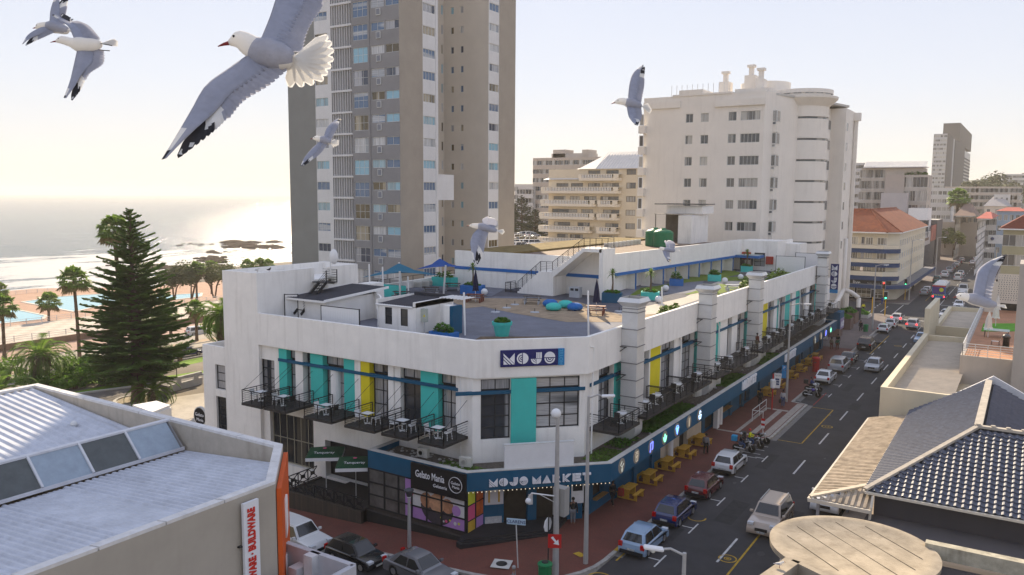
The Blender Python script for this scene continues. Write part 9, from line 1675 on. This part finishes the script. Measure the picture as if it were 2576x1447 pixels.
gull('gull over the roof terrace with its dark wing tip hanging down',9,[(1172.5,569,.5),(1181,568,2),(1190.6,568,6),(1200,569,7),(1214,571,10),(1234,577,8),(1250,581,5)],[(1268,577),(1272,584),(1266,591)],[([(1216,566),(1212.7,553),(1222,546),(1231,545)],[(1247,570),(1250,561),(1246,553),(1236,546)],.5),([(1203,575),(1188,592),(1183,617),(1192,660)],[(1229,582),(1220,612),(1213,640),(1201,664)],-.4)])
gull('gull with black tipped wings left of the white apartment building',7.3,[(1537,262,.5),(1547,258,3),(1558,255,8),(1570,256,9),(1588,261,14),(1604,266,11),(1614,268,6)],[(1633,260),(1642,278),(1637,288)],[([(1579,255),(1583.5,211),(1594,182),(1618,163)],[(1612,258),(1619,221),(1621,193),(1622,167)],.4),([(1576,265),(1581,292),(1589,305),(1597,313)],[(1612,270),(1614,292),(1609,306),(1604,315)],-.4)])
gull('smallest gull flying low over the terrace near the green tanks',16,[(1655.8,626,.3),(1659,625.5,1),(1662,624.6,3.5),(1668,626,4),(1679.8,629,6),(1692,630.6,5),(1698,631,3)],[(1711,629),(1713,633)],[([(1677,628),(1673.8,613),(1671,608),(1672,605)],[(1694,629),(1697.8,616),(1692,609),(1680,605)],.6),([(1666,629),(1670.8,643),(1677,652),(1684,658)],[(1684,632),(1684.6,644),(1685.5,652),(1686.4,660)],-.5)],nf=12)
gull('gull with raised black tipped wing at the right edge',5.7,[(2397,749,.5),(2406,747,3),(2416,746,9),(2428,748,10),(2450,753,15),(2478,762,13),(2506,768,7)],[(2532,768),(2534,776)],[([(2445,748),(2453,705),(2461,678),(2488,657),(2531,640)],[(2492,756),(2500,713),(2510,681),(2524,660),(2533,645)],.3)])
# ROOF TERRACE THINGS
def R0(k,x,y,z=ZR):return tuple(G(k(x,y),z))
red=mat('stained_red_wood',(.17,.045,.025),.6,.2,4);cmt=mat('cement_legs',(.42,.44,.47),.85,.1,2);slat=mat('dark_slats',(.09,.075,.065),.7,.2,3)
for k,x,y,m_,tm,rz,l in((kr,335,600,red,red,20,'red stained picnic table with folded navy umbrella, left one'),(kr,1348,705,red,red,20,'red stained picnic table with folded navy umbrella, right one'),(kr,640,400,red,red,20,'far red picnic table beside the upper roof wall'),(kr,812,615,cmt,slat,25,'grey legged picnic table standing on the sand'),(kk,700,540,cmt,slat,30,'grey picnic table under the left shade sail'),(kk,1070,485,cmt,slat,30,'grey picnic table between the air conditioners and the sail pole'),(kk,1345,430,cmt,slat,30,'grey picnic table under the middle shade sail'),(kk,1745,370,cmt,slat,30,'grey picnic table near the aloe tree'),(k4,1340,880,cmt,cmt,30,'pale picnic table on the bright turf by the parapet'),(k4,1520,700,cmt,slat,30,'grey picnic table half hidden by the third duct')):picnic(m_,'picnic_table',R0(k,x,y),l,R(rz),None,tm,1.7)
nv=mat('navy_canvas',(.012,.014,.045),.85,.1,4)
for k,x,y,l in((kr,337,600,'folded navy umbrella over the left red table'),(kr,1350,705,'folded navy umbrella over the right red table')):folded_umbrella(l,V3(R0(k,x,y)),3.1,nv,.42)
for i,(x,y,m_,w_) in enumerate(((965,640,blueb,'blue'),(992,672,turq,'turquoise'),(1093,650,turq,'turquoise'),(1171,672,blueb,'blue'))):t_=T('bean_bag',('left ' if i<2 else 'right ')+w_+' bean bag on the sandy part of the terrace','bean bag',R0(kr,x,y));p=t_.location;MB().lathe([(.3,0),(.68,.12),(.75,.32),(.62,.55),(.35,.68),(.02,.7)],tuple(p),16).build('bag',m_,t_,smooth=True)
for i,(x,y) in enumerate(((505,688),(600,652),(668,625),(835,690),(1542,682))):t_=T('umbrella_base','round grey umbrella base on the sand, %s from the left'%nmr[i],'umbrella base',R0(kr,x,y));p=t_.location;MB().lathe([(.42,0),(.4,.07),(.06,.1)],tuple(p),16).build('disc',cmt,t_);MB().lathe([(.03,.08),(.03,.4)],tuple(p),6).build('socket',darkf,t_)
for k,x,y,l in((kr,412,545,'left red table'),(kr,648,465,'stair foot'),(kr,1872,610,'paved lawn edge'),(kr,1932,512,'turquoise palm planter'),(kr,2428,445,'second duct'),(k4,1445,710,'third duct'),(k4,1945,675,'far bushes'),(kk,1675,370,'leaning sail pole')):t_=T('globe_lamp','white globe lamp on the ground near the '+l,'globe lamp',R0(k,x,y));p=t_.location;MB().sphere((p.x,p.y,p.z+.36),.36,16,12).build('globe',wht,t_,smooth=True);MB().lathe([(.14,0),(.14,.05)],tuple(p),10).build('base',darkf,t_)
def aloe(t_,p,h,m=palmg,sd=1):
 r_=random.Random(sd);b_=V3(p);MB().tube([b_,b_+V3((.05,0,h*.5)),b_+V3((0,0,h))],[.12,.08,.09],8).build('stem',bark,t_);mb=MB()
 for i in range(34):
  a=i*2.4;e=R(80-120*i/34);d=V3((math.cos(a)*math.cos(e),math.sin(a)*math.cos(e),math.sin(e)));o_=b_+V3((0,0,h));w=d.cross(V3((0,0,1))).normalized()*.05;m1=o_+d*.45;tp_=o_+d*.8-V3((0,0,.25));mb.add([o_-w,m1-w,tp_,m1+w,o_+w],[(0,1,2,3,4)])
 mb.build('leaves',m,t_)
def box_planter(label,p,w,d,h,m,plant,rz=30,sd=1,cat='planter'):
 t_=T('planter_box',label,cat,tuple(p));MB().obox((p[0],p[1],p[2]+h/2),w,d,h,R(rz)).build('box',m,t_)
 if plant=='aloe':aloe(t_,(p[0],p[1],p[2]+h),1.9,sd=sd)
 if plant:tufts([(p[0]-w*.38,p[1]-d*.38,p[0]+w*.38,p[1]+d*.38,p[2]+h-.05,.55 if plant!='bush' else 1.1,260)],'shrub',gm,s=.1,parent=t_)
for k,x,y,w,d,h,m_,pl2,l in((kr,1483,602,1.9,1.5,.95,petrol,'aloe','blue box planter with tree aloe beside the upper wall'),(kr,1802,580,1.8,1.4,.8,turq,'aloe','turquoise box planter with tree aloe, the middle one'),(kr,2022,462,1.6,1.2,.8,blueb,'bush','blue box planter with grey shrub near the fins'),(kr,2340,425,1.6,1.2,.8,turq,'bush','turquoise box planter with small shrub behind the second duct'),(kr,315,530,2.4,1.4,.9,blueb,'aloe','long blue planter with tree aloe behind the left red table'),(kk,1245,375,2.8,1.3,1.0,turq,'bush','turquoise planter with herbs under the middle sail'),(kk,500,505,5.0,.6,1.2,turq,None,'long turquoise planter wall behind the curved screen'),(k4,1530,595,1.6,1.2,.8,turq,'aloe','turquoise planter by the dark door at the terrace end'),(kk,1235,1035,2.0,1.0,.5,blueb,'bush','blue planter with lavender right beside the kiosk')):box_planter(l,R0(k,x,y),w,d,h,m_,pl2,0 if k is kk else 20,int(x))
t_=T('turquoise_plant_pot','big round turquoise pot with green bush near the corner parapet','plant pot',R0(kr,560,888));p=t_.location;MB().lathe([(.48,0),(.66,.85),(.74,.86),(.76,1.1),(.66,1.1),(.64,.98),(.02,.96)],tuple(p),24).build('pot',turq,t_,smooth=False);tufts([(p.x-.5,p.y-.5,p.x+.5,p.y+.5,p.z+.95,.8,500)],'bush',gm,s=.09,parent=t_)
for x0,x1,y0,y1,l,n_ in((-25.6,-24.6,62.2,65.8,'bright bushy plant spilling behind the parapet between the first two ducts',1200),(-26.2,-24.9,86.0,88.5,'yellow green bush right of the third duct',700),(-26.3,-24.8,96,104,'row of low shrubs behind the far parapet',900),(-26.3,-25.0,75.5,77.5,'small yellow shrub behind the parapet left of the third duct',260)):t_=T('parapet_bush',l,'bush',((x0+x1)/2,(y0+y1)/2,ZR));tufts([(x0,y0,x1,y1,ZR+.2,2.0,n_)],'leaves',mat('lit_leaf',(.14,.22,.02),.6,.35,2),s=.12,parent=t_)
p=R0(kr,1177,562);t_=T('concrete_bin','square concrete double bin against the white stair wall','bin',p);MB().box(p[0]-.6,p[1]-.3,p[2],p[0]+.6,p[1]+.3,p[2]+1.1).build('body',cmt,t_);MB().box(p[0]-.45,p[1]-.31,p[2]+.7,p[0]-.08,p[1]-.3,p[2]+.95).box(p[0]+.08,p[1]-.31,p[2]+.7,p[0]+.45,p[1]-.3,p[2]+.95).build('opening',darkf,t_)
for k,x,y,h_,l in((kr,250,880,3.2,'beside the petrol blue gate pillar'),(kr,1285,885,3.4,'with black foot at the corner parapet'),(kr,1903,700,2.4,'behind the parapet right of the first duct'),(kk,310,560,3.6,'at the top of the curved screen'),(kk,478,575,3.4,'left of the kiosk roof'),(kk,793,530,2.2,'behind the kiosk roof')):p=R0(k,x,y);t_=T('white_pole','slim white pole '+l,'pole',p);MB().tube([p,(p[0]-.1,p[1],p[2]+h_)],.07,8).build('pole',white2,t_)
for i,(cs,pk,m_,l) in enumerate((([(205,270),(1195,245)],(670,92,680,205,683,545,712,430),mat('sail_teal',(.02,.14,.22),.8,.1,1),'left teal blue shade sail on leaning steel poles'),([(880,170),(1510,155)],(1183,32,1258,130,1228,505,1215,375),mat('sail_blue',(.01,.07,.28),.8,.1,1),'bright blue shade sail in the middle of the terrace'),([(1385,105),(2115,62)],(1700,8,1755,75,1720,380,1345,280),mat('sail_teal',(.02,.14,.22)),'far grey blue shade sail against the tower'))):
 b1,b2=G(kk(pk[4],pk[5]),ZR),G(kk(pk[6],pk[7]),ZR);d1,d2=(b1-CAMP).dot(FW),(b2-CAMP).dot(FW);dm_=(d1+d2)/2;A1,A2,PK_,FR=PD(kk(*cs[0]),dm_),PD(kk(*cs[1]),dm_),PD(kk(pk[0],pk[1]),d2),PD(kk(pk[2],pk[3]),d1-.5);t_=T('shade_sail',l,'shade sail',tuple(b1));mb=MB();n=10
 for i_ in range(n+1):
  for j in range(n+1):u_,v_=i_/n,j/n;q=A1*((1-u_)*(1-v_))+PK_*(u_*(1-v_))+FR*((1-u_)*v_)+A2*(u_*v_);c=(A1+A2+PK_+FR)*.25;ed=1-abs(2*u_-1)*abs(2*v_-1);k_=max(abs(2*u_-1),abs(2*v_-1));q=q+(c-q)*(.28*k_*(1-min(abs(2*u_-1),abs(2*v_-1))));mb.v.append(tuple(q))
 for i_ in range(n):
  for j in range(n):a=i_*(n+1)+j;mb.f.append((a,a+1,a+n+2,a+n+1));mb.mi.append(0)
 mb.build('canvas',m_,t_,smooth=True);MB().tube([b1,FR+UP*.1],.1,8).build('pole',steel,t_);MB().tube([b2,PK_+UP*.1],.1,8).build('pole',steel,t_)
p=PD(k1(1310,140),66);t_=T('satellite_dish','pale satellite dish standing behind the raised block','satellite dish',tuple(p));MB().lathe([(.02,.0),(.35,.05),(.6,.16),(.62,.18),(.35,.07),(.02,.02)],tuple(p),20,'Y',.8,1).build('dish',wht,t_,smooth=True);MB().tube([(p.x-.2,p.y,p.z-.4),(p.x-.2,p.y,p.z-1.6)],.05,6).build('mast',steel,t_)
p=R0(kk,988,975);t_=T('electric_box','pale electric cabinet with yellow warning triangle on a post','electric box',p);MB().box(p[0]-.3,p[1]-.15,p[2]+.9,p[0]+.3,p[1]+.1,p[2]+1.9).build('cabinet',mat('cab_green',(.45,.48,.42),.6,.1,2),t_);MB().add([(p[0]+.02,p[1]-.16,p[2]+1.3),(p[0]+.24,p[1]-.16,p[2]+1.3),(p[0]+.13,p[1]-.16,p[2]+1.5)],[(0,1,2)]).build('warning_mark',yell,t_);MB().box(p[0]-.03,p[1],p[2],p[0]+.03,p[1]+.06,p[2]+.9).build('post',steel,t_)
for x,y,z,m_,l in((*R0(k1,540,300,15.15)[:2],15.15,gw,'white gull resting on the raised block parapet'),(*R0(k1,662,295,15.15)[:2],15.15,gk,'dark pigeon perched on the raised block parapet'),(*R0(k9,262,1395,4.9)[:2],4.9,gw,'gull standing on the concrete parapet below the round canopy')):
 t_=T('perched_bird',l,'bird',(x,y,z));MB().tube([(x-.22,y,z+.14),(x-.1,y,z+.17),(x+.04,y,z+.2),(x+.12,y,z+.28),(x+.17,y,z+.33)],[.02,.06,.08,.05,.045],8).build('body',m_,t_,smooth=True);MB().tube([(x+.2,y,z+.33),(x+.27,y,z+.32)],[.015,.004],6).build('bill',gr_,t_);MB().tube([(x-.26,y-.05,z+.16),(x-.05,y-.07,z+.2),(x+.06,y-.05,z+.2)],[.015,.04,.02],6).build('wing',gg if m_ is gw else gk,t_,smooth=True);MB().tube([(x,y,z),(x,y,z+.14)],.012,5).build('leg',gr_,t_)
